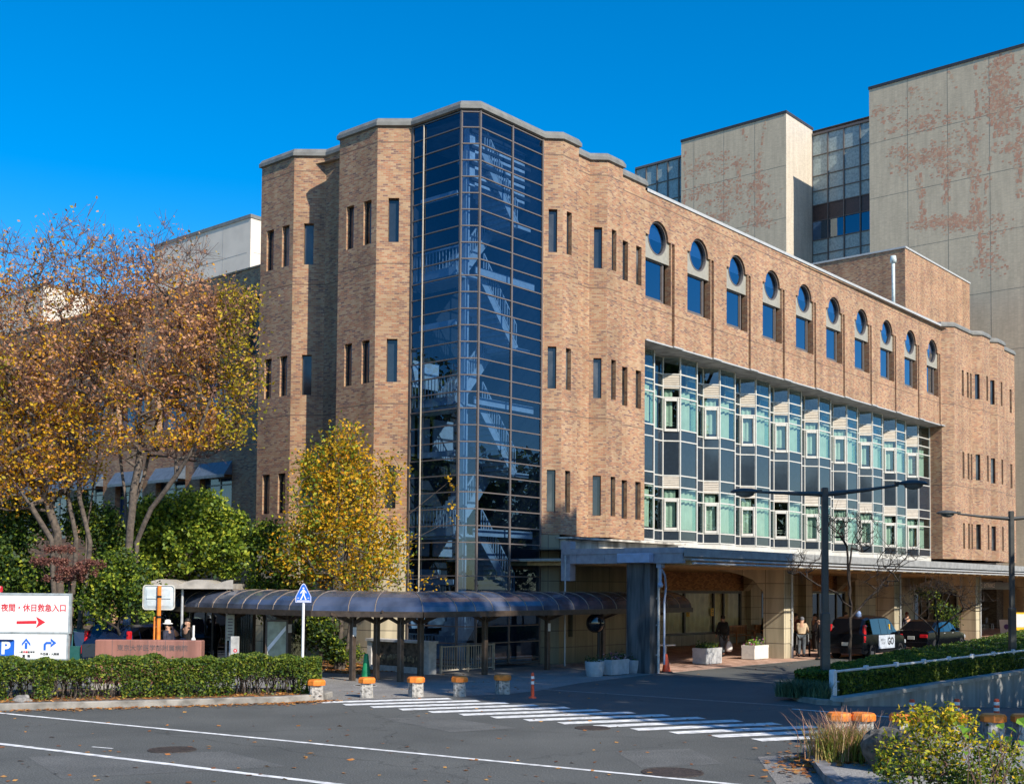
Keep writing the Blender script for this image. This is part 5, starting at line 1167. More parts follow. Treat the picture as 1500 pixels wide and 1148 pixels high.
# foreground grasses, rock and shrubs
gb = Pz(1232,1110,.13); GR = thing('grass_clump', 'tall dry grass clump growing round the nearest orange bollard', 'grass clump', (gb[0],gb[1],.13))
n = 1500; ba = np.array([gb[0],gb[1],.13])[None]+np.stack([RNG.normal(size=n)*.20, RNG.normal(size=n)*.2-.1, np.zeros(n)],1); blades('grass_blades', ba, .48, .008, LF_GRASS, GR, .95)
n = 320; ba = np.array([gb[0],gb[1],.13])[None]+np.stack([RNG.normal(size=n)*.24, RNG.normal(size=n)*.2-.1, np.zeros(n)],1); blades('dry_stalks', ba, .72, .007, LF_STALK, GR, .9)
def rock(name, label, c, r, seed, group=None, mat=None, flat=1.):
    t = thing(name, label, 'rock', (c[0],c[1],c[2]), seed, group); m = M(); m.ball((0,0,r[2]*.45), 1, 26, 18, sc=r); rr = random.Random(seed)
    ph = [(rr.uniform(.8,3.2), rr.uniform(0,6), Vector((rr.gauss(0,1),rr.gauss(0,1),rr.gauss(0,1))).normalized()) for _ in range(12)]
    vs = []
    for v in m.v:
        p = Vector(v); k = 1+sum(.055*math.sin(f_*p.dot(d_)*3/max(r)+o_) for f_, o_, d_ in ph); k += .05*math.copysign(abs(math.sin(p.x*9+p.z*7)), math.sin(p.x*9+p.z*7))
        vs.append((v[0]*k, v[1]*k, max(-.02, v[2]*k)))
    m.v = vs; m.build('stone', mat or M_ROCK, t); return t
c = Pd(1322,1146,18.2); rock('rock', 'large dark weathered boulder half hidden by the yellow shrub', (c[0]+.08,c[1],.1), (.66,.55,.47), 4)
for lab, x, y, r, s in (('small grey stone by the road kerb under the hedge, left of a pale slab',64,1021,(.30,.2,.26),2),('flat pale stone slab by the road kerb under the hedge',34,1027,(.2,.16,.10),3)):
    c = Pz(x,y,.12); rock('stone', lab, (c[0],c[1],.1), r, s, None, M_ROCK2)
def yshrub(label, boxes, d, base, per=26, s=.062, size=.066):
    b = Pd(*base, d); b[2] = .13; T = thing('yellow_shrub', label, 'shrub', b, 0, 'yellowing shrubs in the foreground')
    tg = crown_px(boxes, d, .9); P, par, R, tips = grow([[b,b+np.array([.02,0,.25])],[b+np.array([.3,.1,0]),b+np.array([.35,.1,.3])],[b+np.array([-.3,0,0]),b+np.array([-.35,0,.3])]], tg, .14, .0042, .02, .5, .4)
    wood('stems', P, par, R, T, M_TWIG, 0, 5)
    tt = P[tips]; C = np.repeat(tt, per, 0)+RNG.normal(size=(len(tt)*per,3))*s; C = C[C[:,2] > .15]
    x, y = pixof(C); h = C[:,2]; mi = np.where(RNG.random(len(C)) < np.clip((h-.25)/1.0, .10, .72), 0, np.where(RNG.random(len(C)) < .5, 1, 2))
    leaves(T, C, size, [LF_YSHRUB, LF_GREEN, LF_DGREEN], mi, .5)
yshrub('yellow leaved shrub in front of the boulder, its top against the ramp', [(1322,1050,16,6,10),(1352,1044,18,6,12),(1388,1046,16,7,12),(1415,1052,14,6,9),(1340,1066,20,8,12),(1375,1068,22,9,14),(1408,1074,18,9,12),(1352,1092,22,12,15),(1388,1098,24,12,16),(1330,1118,18,10,14),(1296,1106,14,8,9),(1312,1088,14,8,9),(1300,1130,16,8,10),(1365,1125,26,14,18),(1402,1128,22,14,16),(1318,1138,18,8,9),(1385,1146,40,10,18)], 16.2, (1375,1190))
yshrub('yellow and green shrub filling the bottom right corner', [(1432,1096,16,8,10),(1458,1092,14,8,8),(1486,1098,16,9,9),(1430,1118,20,12,14),(1470,1120,22,12,15),(1500,1128,18,14,10),(1448,1140,24,10,14),(1490,1146,22,10,10),(1415,1146,18,8,9)], 15.6, (1450,1200))
b = Pd(1450,1190,15.); BL = thing('broadleaf_plant', 'plant with large bright green leaves among the yellow shrubs', 'plant', (b[0],b[1],.13))
V = []; A4, B4 = [], []
for x, y, sc in ((1420,1066,1.1),(1408,1076,.8),(1432,1074,.8),(1462,1060,.9),(1475,1064,1.),(1490,1052,1.),(1498,1062,.9),(1480,1078,.8),(1495,1084,.7),(1405,1062,.7),(1446,1072,.7),(1412,1100,.6)):
    c = np.array(Pd(x,y,15.+RNG.uniform(-.2,.2))); A4.append((b[0]+RNG.normal()*.1,b[1],.13)); B4.append(c)
    dirv = np.array([RNG.normal()*.5,-.5+RNG.normal()*.3,-.45]); dirv /= np.linalg.norm(dirv); sd = np.cross(dirv,[RNG.normal()*.3,RNG.normal()*.3,1.]); sd /= np.linalg.norm(sd); L_ = .135*sc; w = .065*sc; nn = np.cross(dirv,sd)*.02
    for sgn in (1,-1): V.append([c, c+dirv*L_*.3+sd*sgn*w-nn, c+dirv*L_*.65+sd*sgn*w*.8-nn, c+dirv*L_])
quads('foliage', np.array(V), BL, LF_PALE); tubes('stalks', A4, B4, np.full(len(A4),.006), np.full(len(A4),.004), BL, M_TWIG, 4)
# fallen leaves
def litter(name, C, size, mat=LF_FALL):
    n = len(C); Vq = leafquads(C, size, .75, .75); Vq[:,:,2] = np.maximum(Vq[:,:,2]*.45, 0)+np.repeat(C[:,2:3],4,1)*.55; o = quads(name, Vq, None, mat); return tag(o, kind='stuff')
L1 = []
for _ in range(170): L1.append((*Pz(RNG.uniform(0,1180), RNG.uniform(1036,1148))[:2], .012))
for _ in range(700):
    t = RNG.random(); i = RNG.integers(1,4); a, b2 = np.array(K[i]), np.array(K[i+1]); p = a+(b2-a)*t; L1.append((p[0]+.1+abs(RNG.normal())*.18, p[1]-abs(RNG.normal())*.25, .02))
for _ in range(120): p = Pz(RNG.uniform(470,900), RNG.uniform(985,1025)); L1.append((p[0],p[1],.016))
for _ in range(90): u, v = RNG.uniform(0,30), RNG.uniform(-10,-6.5); p = W(u,v); L1.append((p[0],p[1],.014))
litter('fallen_leaves', np.array(L1), .10)
p = [ub(RNG.uniform(-4.4,-.8), RNG.uniform(.2,14)) for _ in range(3800)]; litter('leaf_litter', np.array([(x,y,.03) for x,y in p]), .13)
p = [(*(fa+hd*RNG.uniform(0,HL)+hn*RNG.uniform(-.5,1.2)), .14) for _ in range(1500)]; litter('leaf_litter', np.array(p), .10)
p = [(*Pz(1165+RNG.normal()*22, 1118+RNG.normal()*12)[:2], .03) for _ in range(170)] + [(gb[0]+RNG.normal()*.4,gb[1]-.35+RNG.normal()*.25,.15) for _ in range(140)]; litter('leaf_litter', np.array(p), .12)
# =================================================================== VAULTED WALKWAY
WK = bthing('covered_walkway', 'covered walkway with smoked barrel vault roof on bronze posts, bending round the building corner', 'walkway', -5.4, -2)
path = [(-6.0,7.4),(-6.0,-.5),(-4.75,-2.65),(9.4,-2.65)]
def dens(path, step):
    out = []
    for a, b in zip(path[:-1], path[1:]):
        n = max(1, round(math.hypot(b[0]-a[0],b[1]-a[1])/step))
        out += [((a[0]+(b[0]-a[0])*i/n),(a[1]+(b[1]-a[1])*i/n)) for i in range(n)]
    return out+[path[-1]]
pd_ = dens(path, .82); HWk, ZE, ZK = 1.12, 2.10, 2.71
NA = 12; angs = [PI*i/NA for i in range(NA+1)]
def arcpts(i):
    offs = {}
    return [(HWk*math.cos(t), ZE+(ZK-ZE)*math.sin(t)) for t in angs]
cols = [offset_path(pd_, o) for o, z in arcpts(0)]; zs_ = [z for o, z in arcpts(0)]
m = M()
for i in range(len(pd_)-1):
    for k in range(NA): m.face([(*cols[k][i],zs_[k]),(*cols[k][i+1],zs_[k]),(*cols[k+1][i+1],zs_[k+1]),(*cols[k+1][i],zs_[k+1])])
shift(m, -5.4, -2).build('roof_sheet', M_POLY, WK, smooth=True)
for i in range(len(pd_)):
    m = M(); m.tube([(*cols[k][i], zs_[k]+.008) for k in range(NA+1)], .014, 5); shift(m, -5.4, -2).build('rib', pm('rib_bronze', (.30,.235,.18), .4, metal=.3) if i == 0 else MATS['rib_bronze'], WK)
m = M()
for o in (-HWk-.03, HWk+.03):
    e = offset_path(pd_, o)
    for a, b in zip(e[:-1], e[1:]): m.beam((*a,ZE-.07),(*b,ZE-.07),.09,.17)
    shift(m, -5.4, -2).build('eave_beam', M_BRONZE, WK); m = M()
for o in (-.6, .6):
    e = offset_path(pd_, o)
    for a, b in zip(e[:-1], e[1:]): m.beam((*a,ZE+.40),(*b,ZE+.40),.04,.04)
    shift(m, -5.4, -2).build('purlin', M_BRONZE, WK); m = M()
for (u, v, ax) in ((-6.1,-1.5,1),(-5.35,-1.75,1),(-5.3,-2.75,0),(-4.35,-2.65,0),(-1.4,-2.65,0),(1.85,-2.65,0),(5.1,-2.65,0),(8.3,-2.65,0),(-6.0,1.7,1),(-6.0,4.6,1),(-6.0,7.2,1)):
    m = M(); m.bbox(u-.08, v-.08, 0, u+.08, v+.08, ZE-.05, .015)
    for s in (-1, 1):
        e = (u+s*.9, v) if ax else (u, v+s*.9); m.beam((u,v,1.72),(*e,ZE-.06),.06,.08)
        e = (u, v+s*.8) if ax else (u+s*.8, v); m.beam((u,v,1.72),(*e,ZE+.02),.05,.07)
    m.box(u-.6 if ax else u-.04, v-.04 if ax else v-1.1, ZE-.10, u+.6 if ax else u+.04, v+.04 if ax else v+1.1, ZE-.02)
    shift(m, -5.4, -2).build('post', M_BRONZE, WK)
m = M()
for u, v in ((-6.1,-1.5),(1.85,-2.65),(-6.0,1.7)): m.box(u-.07, v-.086, 1.35, u+.07, v-.083, 1.62)
shift(m, -5.4, -2).build('notice', M_WHITE, WK)
m = M()
for v0, v1 in ((2.2,4.3),(4.9,7.0)): m.box(-4.95, v0, .25, -4.92, v1, 2.0)
shift(m, -5.4, -2).build('wind_screen', M_GCLEAR, WK)
m = M()
for v0, v1 in ((2.2,4.3),(4.9,7.0)):
    for v in (v0,v1): m.box(-4.98, v-.03, 0, -4.88, v+.03, 2.1)
    m.box(-4.98, v0, 2.0, -4.88, v1, 2.06); m.box(-4.98, v0, .2, -4.88, v1, .26)
shift(m, -5.4, -2).build('screen_frame', M_BRONZE, WK)
# poster case standing inside the walkway
p = Pd(405,952,37.2); t = thing('poster_case', 'framed poster with a pale diagonal band under the walkway left of the blue sign', 'notice case', (p[0],p[1],0), .15)
m = M(); 
for x in (-.32,.32): m.box(x-.03,-.04,0,x+.03,.04,1.75)
m.box(-.32,-.04,1.72,.32,.04,1.78); m.box(-.32,-.04,.35,.32,.04,.40); m.build('frame', M_BRONZE, t)
m = M(); m.box(-.29,-.02,.40,.29,.02,1.72); pst = m.build('poster', pm('poster_green', (.30,.33,.24), .4, var=.2, scale=3), t)
m = M(); m.face([(-.28,-.024,.75),(.28,-.024,1.45),(.28,-.024,1.6),(-.28,-.024,.92)]); m.build('pale_band', M_WHITE, pst)
for lab, x, y, d, w, h, z0, col in (('grey post box shaped stand with a round red mark, behind the hedge under the walkway',344,950,36,.26,.55,.75,(.42,.42,.40)), ('tall hanging notice strip under the walkway left end',337,945,38.5,.26,.85,1.05,(.36,.36,.27))):
    p = Pd(x,y,d); t = thing('notice_stand', lab, 'notice', (p[0],p[1],0), 0)
    m = M(); m.bbox(-w/2,-.03,z0,w/2,.03,z0+h,.01); pn = m.build('panel', pm('notice_'+str(int(col[2]*100)), col, .6), t)
    m = M(); m.box(-.025,-.02,0,.025,.02,z0); m.build('leg', M_STEEL, t)
    if w == .26 and h < .6:
        m = M(); m.lathe([(0,-.034),(.055,-.034)], (0.02,0,z0+.12), 16, axis='y'); m.build('red_mark', M_RED, pn)
        m = M(); m.lathe([(0,-.036),(.022,-.036)], (0.02,0,z0+.12), 12, axis='y'); m.build('white_spot', M_WHITE, pn)
    else:
        m = M()
        for i in range(7): m.box(-.08,-.034,z0+.08+i*.1,.08,-.031,z0+.12+i*.1)
        m.build('lettering', M_LETTER, pn)
# =================================================================== TAXI SHELTER
p = Pd(258,940,40.); SH = thing('taxi_shelter', 'taxi shelter with wavy edged pale roof and dark glass panels', 'shelter', (p[0],p[1],0), .04)
m = M(); x0, x1 = -2.05, 2.05; n = 40
f = lambda x: 2.86+.17*abs(math.sin((x-x0)/(x1-x0)*PI*3.5))
for i in range(n):
    a, b = x0+(x1-x0)*i/n, x0+(x1-x0)*(i+1)/n
    m.face([(a,-.9,2.72),(b,-.9,2.72),(b,-.9,f(b)),(a,-.9,f(a))]); m.face([(a,-.9,f(a)),(b,-.9,f(b)),(b,1.5,f(b)),(a,1.5,f(a))]); m.face([(b,-.9,2.72),(a,-.9,2.72),(a,1.5,2.72),(b,1.5,2.72)])
for x in (x0,x1): m.face([(x,-.9,2.72),(x,1.5,2.72),(x,1.5,2.9),(x,-.9,2.9)])
m.build('roof', pm('shelter_roof', (.40,.375,.34), .6, var=.12, scale=3), SH)
for x in (-1.75,.32,1.8):
    m = M(); m.tube([(x,-.6,0),(x,-.6,2.73)], .035 if x != .32 else .045, 8); m.build('post', M_STEEL, SH)
m = M(); g = M()
for x in (-1.3,-.55,.2,.95,1.7): m.box(x-.03, 1.2, 0, x+.03, 1.27, 2.72)
m.box(-1.3,1.2,.12,1.7,1.26,.2); m.box(-1.3,1.2,2.5,1.7,1.26,2.58); g.box(-1.3,1.22,.2,1.7,1.24,2.5)
m.build('frame', M_DARKM, SH); g.build('glass_panel', M_GDARK, SH)

# =================================================================== SIGNS AND POSTS ON THE LEFT
SG = thing('direction_sign', 'white illuminated style direction sign with red emergency entrance lettering and arrow, blue parking panel below', 'sign', (-11.68,29.0,.1), .02)
def bd(m, x0, z0, x1, z1, y=-.13, y1=.0, b=.02): m.bbox(x0,y,z0,x1,y1,z1,b)
m = M(); bd(m,-.90,1.57,.86,2.50,-.12,-.03); up_ = m.build('upper_panel', M_WHITE, SG)
m = M(); bd(m,-.90,.93,.83,1.55,-.12,-.03); lo = m.build('lower_panel', M_WHITE, SG)
m = M()
for x0,x1,z0,z1 in ((-.92,.885,2.485,2.53),(-.92,.885,1.545,1.585),(.845,.885,1.58,2.49),(.815,.85,.92,1.55),(-.92,.85,.905,.94)): m.box(x0,-.135,z0,x1,-.02,z1)
m.build('frame', pm('sign_frame_grey', (.42,.46,.47), .4, metal=.3), SG)
for x in (-.6,.5): m = M(); m.box(x-.05,-.05,0,x+.05,.05,.95); m.build('leg', M_STEEL, SG)
fr_ = lambda x, z, y=-.124: face_mat((x,y,z),(1,0,0),(0,0,1))
text('夜間・休日救急入口', .196, M_RED, up_, fr_(-.01,2.16), bold=.0028, sx=.90)
def poly(m, pts, y=-.124): m.face([(x,y,z) for x,z in pts])
m = M(); poly(m, [(-.42,1.775),(.06,1.785),(.06,1.86),(-.42,1.845)]); poly(m, [(.05,1.68),(.28,1.825),(.05,1.96),(.11,1.82)]); m.build('arrow', M_RED, up_)
m = M(); m.bbox(-.88,-.128,.965,-.46,-.121,1.395,.02); pb = m.build('parking_plate', M_BLUE, lo)
text('P', .42, M_WHITE, pb, fr_(-.67,1.18,-.131), bold=.018)
m = M(); poly(m,[(-.205,1.17),(-.145,1.17),(-.145,1.32),(-.205,1.32)],-.1245); poly(m,[(-.175,1.43),(-.07,1.30),(-.07,1.24),(-.175,1.36),(-.28,1.24),(-.28,1.30)],-.1255)
poly(m,[(.25,1.14),(.305,1.14),(.305,1.27),(.325,1.29),(.44,1.29),(.44,1.345),(.31,1.345),(.25,1.29)],-.1245); poly(m,[(.42,1.21),(.56,1.32),(.42,1.43),(.42,1.37),(.48,1.32),(.42,1.27)],-.1255); m.build('arrow', M_BLUE, lo)
text('一般', .056, M_BLACKT, lo, fr_(-.30,1.09)); text('外来', .056, M_RED, lo, fr_(-.185,1.09), bold=.002); text('駐車場', .056, M_BLACKT, lo, fr_(-.045,1.09)); text('直  進', .075, M_BLACKT, lo, fr_(-.165,.99), bold=.002)
text('外来棟・入院棟', .066, M_BLACKT, lo, fr_(.40,1.045), bold=.001)
t = thing('warning_lamp', 'small red warning lamp on top of the white direction sign at the left edge', 'lamp', (-12.58,29.0,2.63), 0)
m = M(); m.lathe([(0,.17),(.05,.16),(.065,.12),(.065,.02),(.075,.0),(0,0)], n=14); m.build('lens', pm('lamp_red', (.5,.015,.03), .25), t, smooth=False); m = M(); m.lathe([(.08,.02),(.085,0),(.085,-.02),(0,-.02)], n=14); m.build('base', M_BLACK, t)
ST = thing('stone_sign', 'reddish granite name stone with engraved letters behind the hedge', 'sign', (-9.48,31.0,.1), .0)
m = M(); m.bbox(-1.39,-.16,0,1.39,.2,1.31,.02); sb = m.build('stone', M_PINK, ST)
m = M(); m.bbox(-1.45,-.22,-.05,1.45,.26,.18,.02); m.build('plinth', M_CONC, ST)
text('東京大学医学部附属病院', .168, M_LETTER, sb, face_mat((.12,-.163,1.10),(1,0,0),(0,0,1)), bold=.001, sx=1.0)
m = M()
for x in (-.93,-.46,.0,.46,.93): m.box(x-.006,-.1615,.0,x+.006,-.1595,1.305)
m.build('joint', M_LETTER, sb)
MR = thing('traffic_mirror', 'back of a rectangular traffic mirror on an orange pole behind the granite name stone', 'mirror', (-9.41,31.5,.1), .08)
m = M(); m.tube([(0,.0,0),(0,.0,2.72)], .055, 12); m.tube([(-.12,.06,0),(-.12,.06,1.9)], .03, 8)
m.build('pole', M_ORANGE, MR)
def rrect(w, h, r, n=6):
    out = []
    for cx, cz, a0 in ((w-r,h-r,0),(-w+r,h-r,PI/2),(-w+r,-h+r,PI),(w-r,-h+r,1.5*PI)): out += [(cx+r*math.cos(a0+PI/2*i/n), cz+r*math.sin(a0+PI/2*i/n)) for i in range(n+1)]
    return out
R0, R1, R2 = rrect(.42,.335,.09), rrect(.395,.31,.08), rrect(.30,.22,.05); mz = 2.42; nn_ = len(R0)
m = M(); vs = [(x-.02,.06,z+mz) for x,z in R1]+[(x-.02,.03,z+mz) for x,z in R2]
m.mesh(vs, [(i,(i+1)%nn_,nn_+(i+1)%nn_,nn_+i) for i in range(nn_)]+[tuple(range(nn_,2*nn_))])
for k in range(8):
    a = 2*PI*k/8+.4; m.beam((-.02+.06*math.cos(a),.028,mz+.05*math.sin(a)),(-.02+.34*math.cos(a),.052,mz+.26*math.sin(a)),.018,.012)
m.beam((-.33,.02,mz-.02),(.30,.02,mz-.02),.025,.03); mbk = m.build('mirror_back', pm('mirror_back_grey', (.50,.56,.58), .5, var=.05), MR)
m = M(); vs = [(x-.02,.03,z+mz) for x,z in R0]+[(x-.02,.03,z+mz) for x,z in R1]+[(x-.02,.10,z+mz) for x,z in R0]
m.mesh(vs, [(i,(i+1)%nn_,nn_+(i+1)%nn_,nn_+i) for i in range(nn_)]+[((i+1)%nn_,i,2*nn_+i,2*nn_+(i+1)%nn_) for i in range(nn_)]); m.build('rim', pm('mirror_rim', (.62,.60,.54), .5), MR)
m = M(); m.face([(x-.02,.09,z+mz) for x,z in R0[::-1]]); m.build('mirror_face', M_RIM, MR)
m = M()
for z in (mz+.02,1.9,1.25): m.lathe([(.056,-.03),(.064,-.03),(.064,.03),(.056,.03)], (0,0,z), 12)
m.build('clamp', M_BLACK, MR)
PS = thing('pedestrian_sign', 'blue pedestrian crossing sign on a white pole at the end of the hedge', 'sign', (-5.39,30.55,.1), .05)
m = M(); m.tube([(0,.03,0),(0,.03,2.55)], .036, 10); m.build('pole', M_WHITE, PS)
P5 = [(-.205,2.33),(.205,2.33),(.205,2.48),(.045,2.80),(0,2.83),(-.045,2.80),(-.205,2.48)]
m = M(); m.mesh([(x,-.012,z) for x,z in P5]+[(x,.0,z) for x,z in P5], [tuple(range(7)),tuple(range(13,6,-1))]+[((i+1)%7,i,7+i,7+(i+1)%7) for i in range(7)]); pl_ = m.build('plate', M_BLUE, PS)
m = M(); c = (0,2.52)
for i in range(7):
    a, b = P5[i], P5[(i+1)%7]; k0, k1 = .975, .91; s_ = lambda p,k: (c[0]+(p[0]-c[0])*k, c[1]+(p[1]-c[1])*k); poly(m, [s_(a,k0),s_(b,k0),s_(b,k1),s_(a,k1)], -.014)
m.lathe([(0,-.0145),(.024,-.0145)], (.0,0,2.70), 12, axis='y')
poly(m, [(-.025,2.52),(.03,2.52),(.028,2.665),(-.022,2.665)],-.0142); poly(m,[(-.02,2.54),(.008,2.53),(-.05,2.40),(-.085,2.40)],-.0144); poly(m,[(.0,2.54),(.03,2.53),(.085,2.40),(.05,2.40)],-.0146)
poly(m,[(-.02,2.66),(-.02,2.625),(-.07,2.555),(-.085,2.575)],-.0148); poly(m,[(.025,2.66),(.025,2.625),(.07,2.565),(.085,2.585)],-.015); poly(m,[(-.165,2.362),(.165,2.362),(.165,2.385),(-.165,2.385)],-.0142)
for x in (-.15,.11): poly(m,[(x,2.44),(x+.04,2.44),(x+.04,2.455),(x,2.455)],-.0142)
m.build('pictogram', M_WHITE, pl_)

# =================================================================== BOLLARDS, POSTS, CONES
def bollard():
    t = thing('stone_bollard', 'orange capped granite bollard', 'bollard', (0,0,0), 0, 'orange capped granite bollards')
    m = M(); m.bbox(-.155,-.155,0,.155,.155,.42,.03); 
    rr_ = random.Random(2); m.v = [(x*(1.06-.12*z)+rr_.uniform(-.008,.008), y*(1.06-.12*z)+rr_.uniform(-.008,.008), z) for x,y,z in m.v]; m.build('granite_post', M_GRAN, t)
    m = M(); O = [(.225*math.cos(PI/8+PI*k/4)*1.04, .225*math.sin(PI/8+PI*k/4)*1.04) for k in range(8)]
    vs = [(x*.98,y*.98,.375) for x,y in O]+[(x,y,.40) for x,y in O]+[(x,y,.475) for x,y in O]+[(x*.86,y*.86,.515) for x,y in O]
    fs = [tuple(range(7,-1,-1)), tuple(range(24,32))]
    for r in range(3): fs += [(r*8+i,r*8+(i+1)%8,r*8+8+(i+1)%8,r*8+8+i) for i in range(8)]
    m.mesh(vs, fs); m.build('cap', M_ORANGE, t); return t
b0 = bollard(); first = True
BL_ = [((463,1025),0,'orange capped granite bollard half hidden behind the right end of the road hedge'), ((537,1021),0,'orange capped granite bollard in front of the slim green cone'), ((609,1020),0,'orange capped granite bollard in front of the low relief wall, third from the hedge'), ((673,1019),0,'orange capped granite bollard in front of the beige picket fence'), ((736,1016),0,'orange capped granite bollard standing in shade beside the orange flexible post')]
BF = [((1229,1100),.13,'nearest orange capped granite bollard, wrapped by the tall dry grass'), ((1264,1100),.13,'orange capped granite bollard just right of the grass wrapped one, behind the boulder'), ((1321,1098),.13,'orange capped granite bollard behind the boulder with yellow leaves over its cap'), ((1345,1099),.13,'orange capped granite bollard glimpsed through the stems of the yellow shrub'), ((1400,1097),.13,'orange capped granite bollard behind the left side of the bright green leaves'), ((1455,1092),.13,'orange capped granite bollard behind the bright green leaves, below a striped post'), ((1500,1094),.13,'orange capped granite bollard cut off by the right edge of the picture')]
for (x,y), z, lab in BL_+BF:
    p = Pz(x,y,0) if z == 0 else Pz(x,y-6,.0)
    if z: p = Pd(x,1060,21.9); 
    loc = (p[0],p[1],z if z == 0 else .10); rz = random.uniform(0,.8)
    if first: b0.location = loc; b0.rotation_euler[2] = rz; b0['label'] = lab; first = False
    else: dup(b0, loc, rz, lab)
def post(name, label, p, h, r, bands, group=None):
    t = thing(name, label, 'post', p, 0, group); m = M(); m.lathe([(r,0),(r,h-.03),(r*.7,h),(0,h)], n=12); pl = m.build('tube', M_REDP, t)
    m = M()
    for a, b in bands: m.lathe([(r*1.03,a),(r*1.03,b)], n=12)
    m.build('white_band', M_WHITE, pl); m = M(); m.lathe([(r*2.4,0),(r*2.2,.03),(r,.05)], n=14); m.build('foot', M_REDP, t); return t
M_REDP = pm('red_orange_plastic', (.68,.085,.03), .5)
p = Pz(780,1022); post('flexible_post', 'orange flexible delineator post with white bands at the edge of the shade', (p[0],p[1],0), .66, .042, ((.36,.44),(.50,.57)))
for x, y, lab in ((1336,1054,'red and white striped post behind the yellow shrub, left of three on the ramp'), (1402,1053,'red and white striped post between the other two on the ramp'), (1460,1053,'red and white striped post nearest the right edge, above the bright green leaves')):
    p = Pz(x,y); post('striped_post', lab, (p[0],p[1],0), .46, .062, ((.06,.13),(.19,.26),(.32,.39)), 'striped posts on the ramp')
p = Pd(536,994,36.5); t = thing('green_cone', 'slim green plastic cone beside a walkway post', 'cone', (p[0],p[1],0)); m = M(); m.lathe([(.17,.0),(.15,.05),(.07,.72),(.05,.78),(0,.78)], n=16); m.build('cone_body', M_GREEN, t, smooth=False); m = M(); m.box(-.2,-.2,0,.2,.2,.03); m.build('foot', M_GREEN, t)
p = Pd(552,985,38.5); t = thing('fire_extinguisher', 'red fire extinguisher at the end of the low relief wall', 'extinguisher', (p[0],p[1],0)); m = M(); m.lathe([(.08,0),(.085,.02),(.085,.42),(.05,.5),(.02,.54),(0,.54)], n=14); m.build('cylinder', M_RED, t); m = M(); m.box(-.05,-.02,.53,.07,.02,.6); m.build('handle', M_BLACK, t)
p = Pz(973,985); t = thing('traffic_cone', 'red traffic cone beside the dark stone pillar', 'cone', (p[0]+.1,p[1]+.25,0)); m = M(); m.lathe([(.15,.03),(.04,.62),(0,.64)], n=16); m.build('cone_body', M_REDP, t); m = M(); m.bbox(-.2,-.2,0,.2,.2,.035,.01); m.build('foot', M_BLACK, t)
p = Pz(975,972); t = thing('side_table', 'small white table edge showing behind the dark stone pillar', 'table', (p[0],p[1],0), BROT); m = M(); m.bbox(-.3,-.25,.70,.3,.25,.74,.01); m.build('table_top', M_WHITE, t); m = M(); m.tube([(0,0,.02),(0,0,.7)], .03, 8); m.box(-.2,-.03,0,.2,.03,.03); m.box(-.03,-.2,.031,.03,.2,.05); m.build('leg', M_STEEL, t)
# low relief wall, fence, convex mirror
RL = bthing('relief_wall', 'low white framed wall with a dark relief picture behind the bronze posts', 'wall', -2.5, .1)
m = M(); m.box(-.18,-1.45,0,.18,1.5,.20); m.box(-.18,-1.45,.20,.18,-1.2,1.0); m.box(-.18,1.3,.2,.18,1.5,1.0); m.box(-.22,-1.5,1.0,.22,1.55,1.08); m.box(.05,-1.2,.2,.17,1.3,1.0); m.build('frame', pm('relief_frame', (.52,.51,.50), .7, var=.1), RL)
m = M(); m.box(-.12,-1.2,.2,.05,1.3,1.0); pr = m.build('relief', M_DULLR, RL)
m = M(); rr_ = random.Random(9)
for k in range(16):
    v = -1.1+2.2*k/16; m.ball((-.12,v+rr_.uniform(-.04,.04),.42+rr_.uniform(0,.1)), .075, 8, 5, sc=(.4,1,1.3))
m.build('relief_figures', pm('relief_ochre', (.26,.2,.12), .7, var=.3, scale=9), pr)
FN = bthing('picket_fence', 'beige metal picket fence below the glass tower', 'fence', -2.1, -1.35)
m = M(); L_ = 2.6
m.box(0,-.02,.86,L_,.02,.90); m.box(0,-.02,.08,L_,.02,.12); m.build('rails', M_FENCE, FN)
m = M()
for i in range(22): x = .06+i*.118; m.box(x-.012,-.012,.12,x+.012,.012,.86)
m.build('pickets', M_FENCE, FN)
for x in (0,1.3,2.6): m = M(); m.box(x-.035,-.035,0,x+.035,.035,.92); m.build('post', M_FENCE, FN)
p = Pd(873,970,41.5); CM = thing('convex_mirror', 'dark round convex mirror with a bright glint on a short post in the shade', 'mirror', (p[0],p[1],0), 0)
m = M(); m.tube([(.1,.05,0),(.1,.05,1.8)], .06, 10); m.build('pole', M_BLACK, CM); m = M(); m.ball((-.02,-.05,1.62), .30, 24, 16, sc=(1,.55,1.05)); m.build('dome', M_GLOBE, CM, smooth=True); m = M(); m.lathe([(.30,-.02),(.335,-.0),(.32,.08),(.25,.1)], (-.02,0,1.62), 28, axis='y'); m.build('rim', M_BLACK, CM)
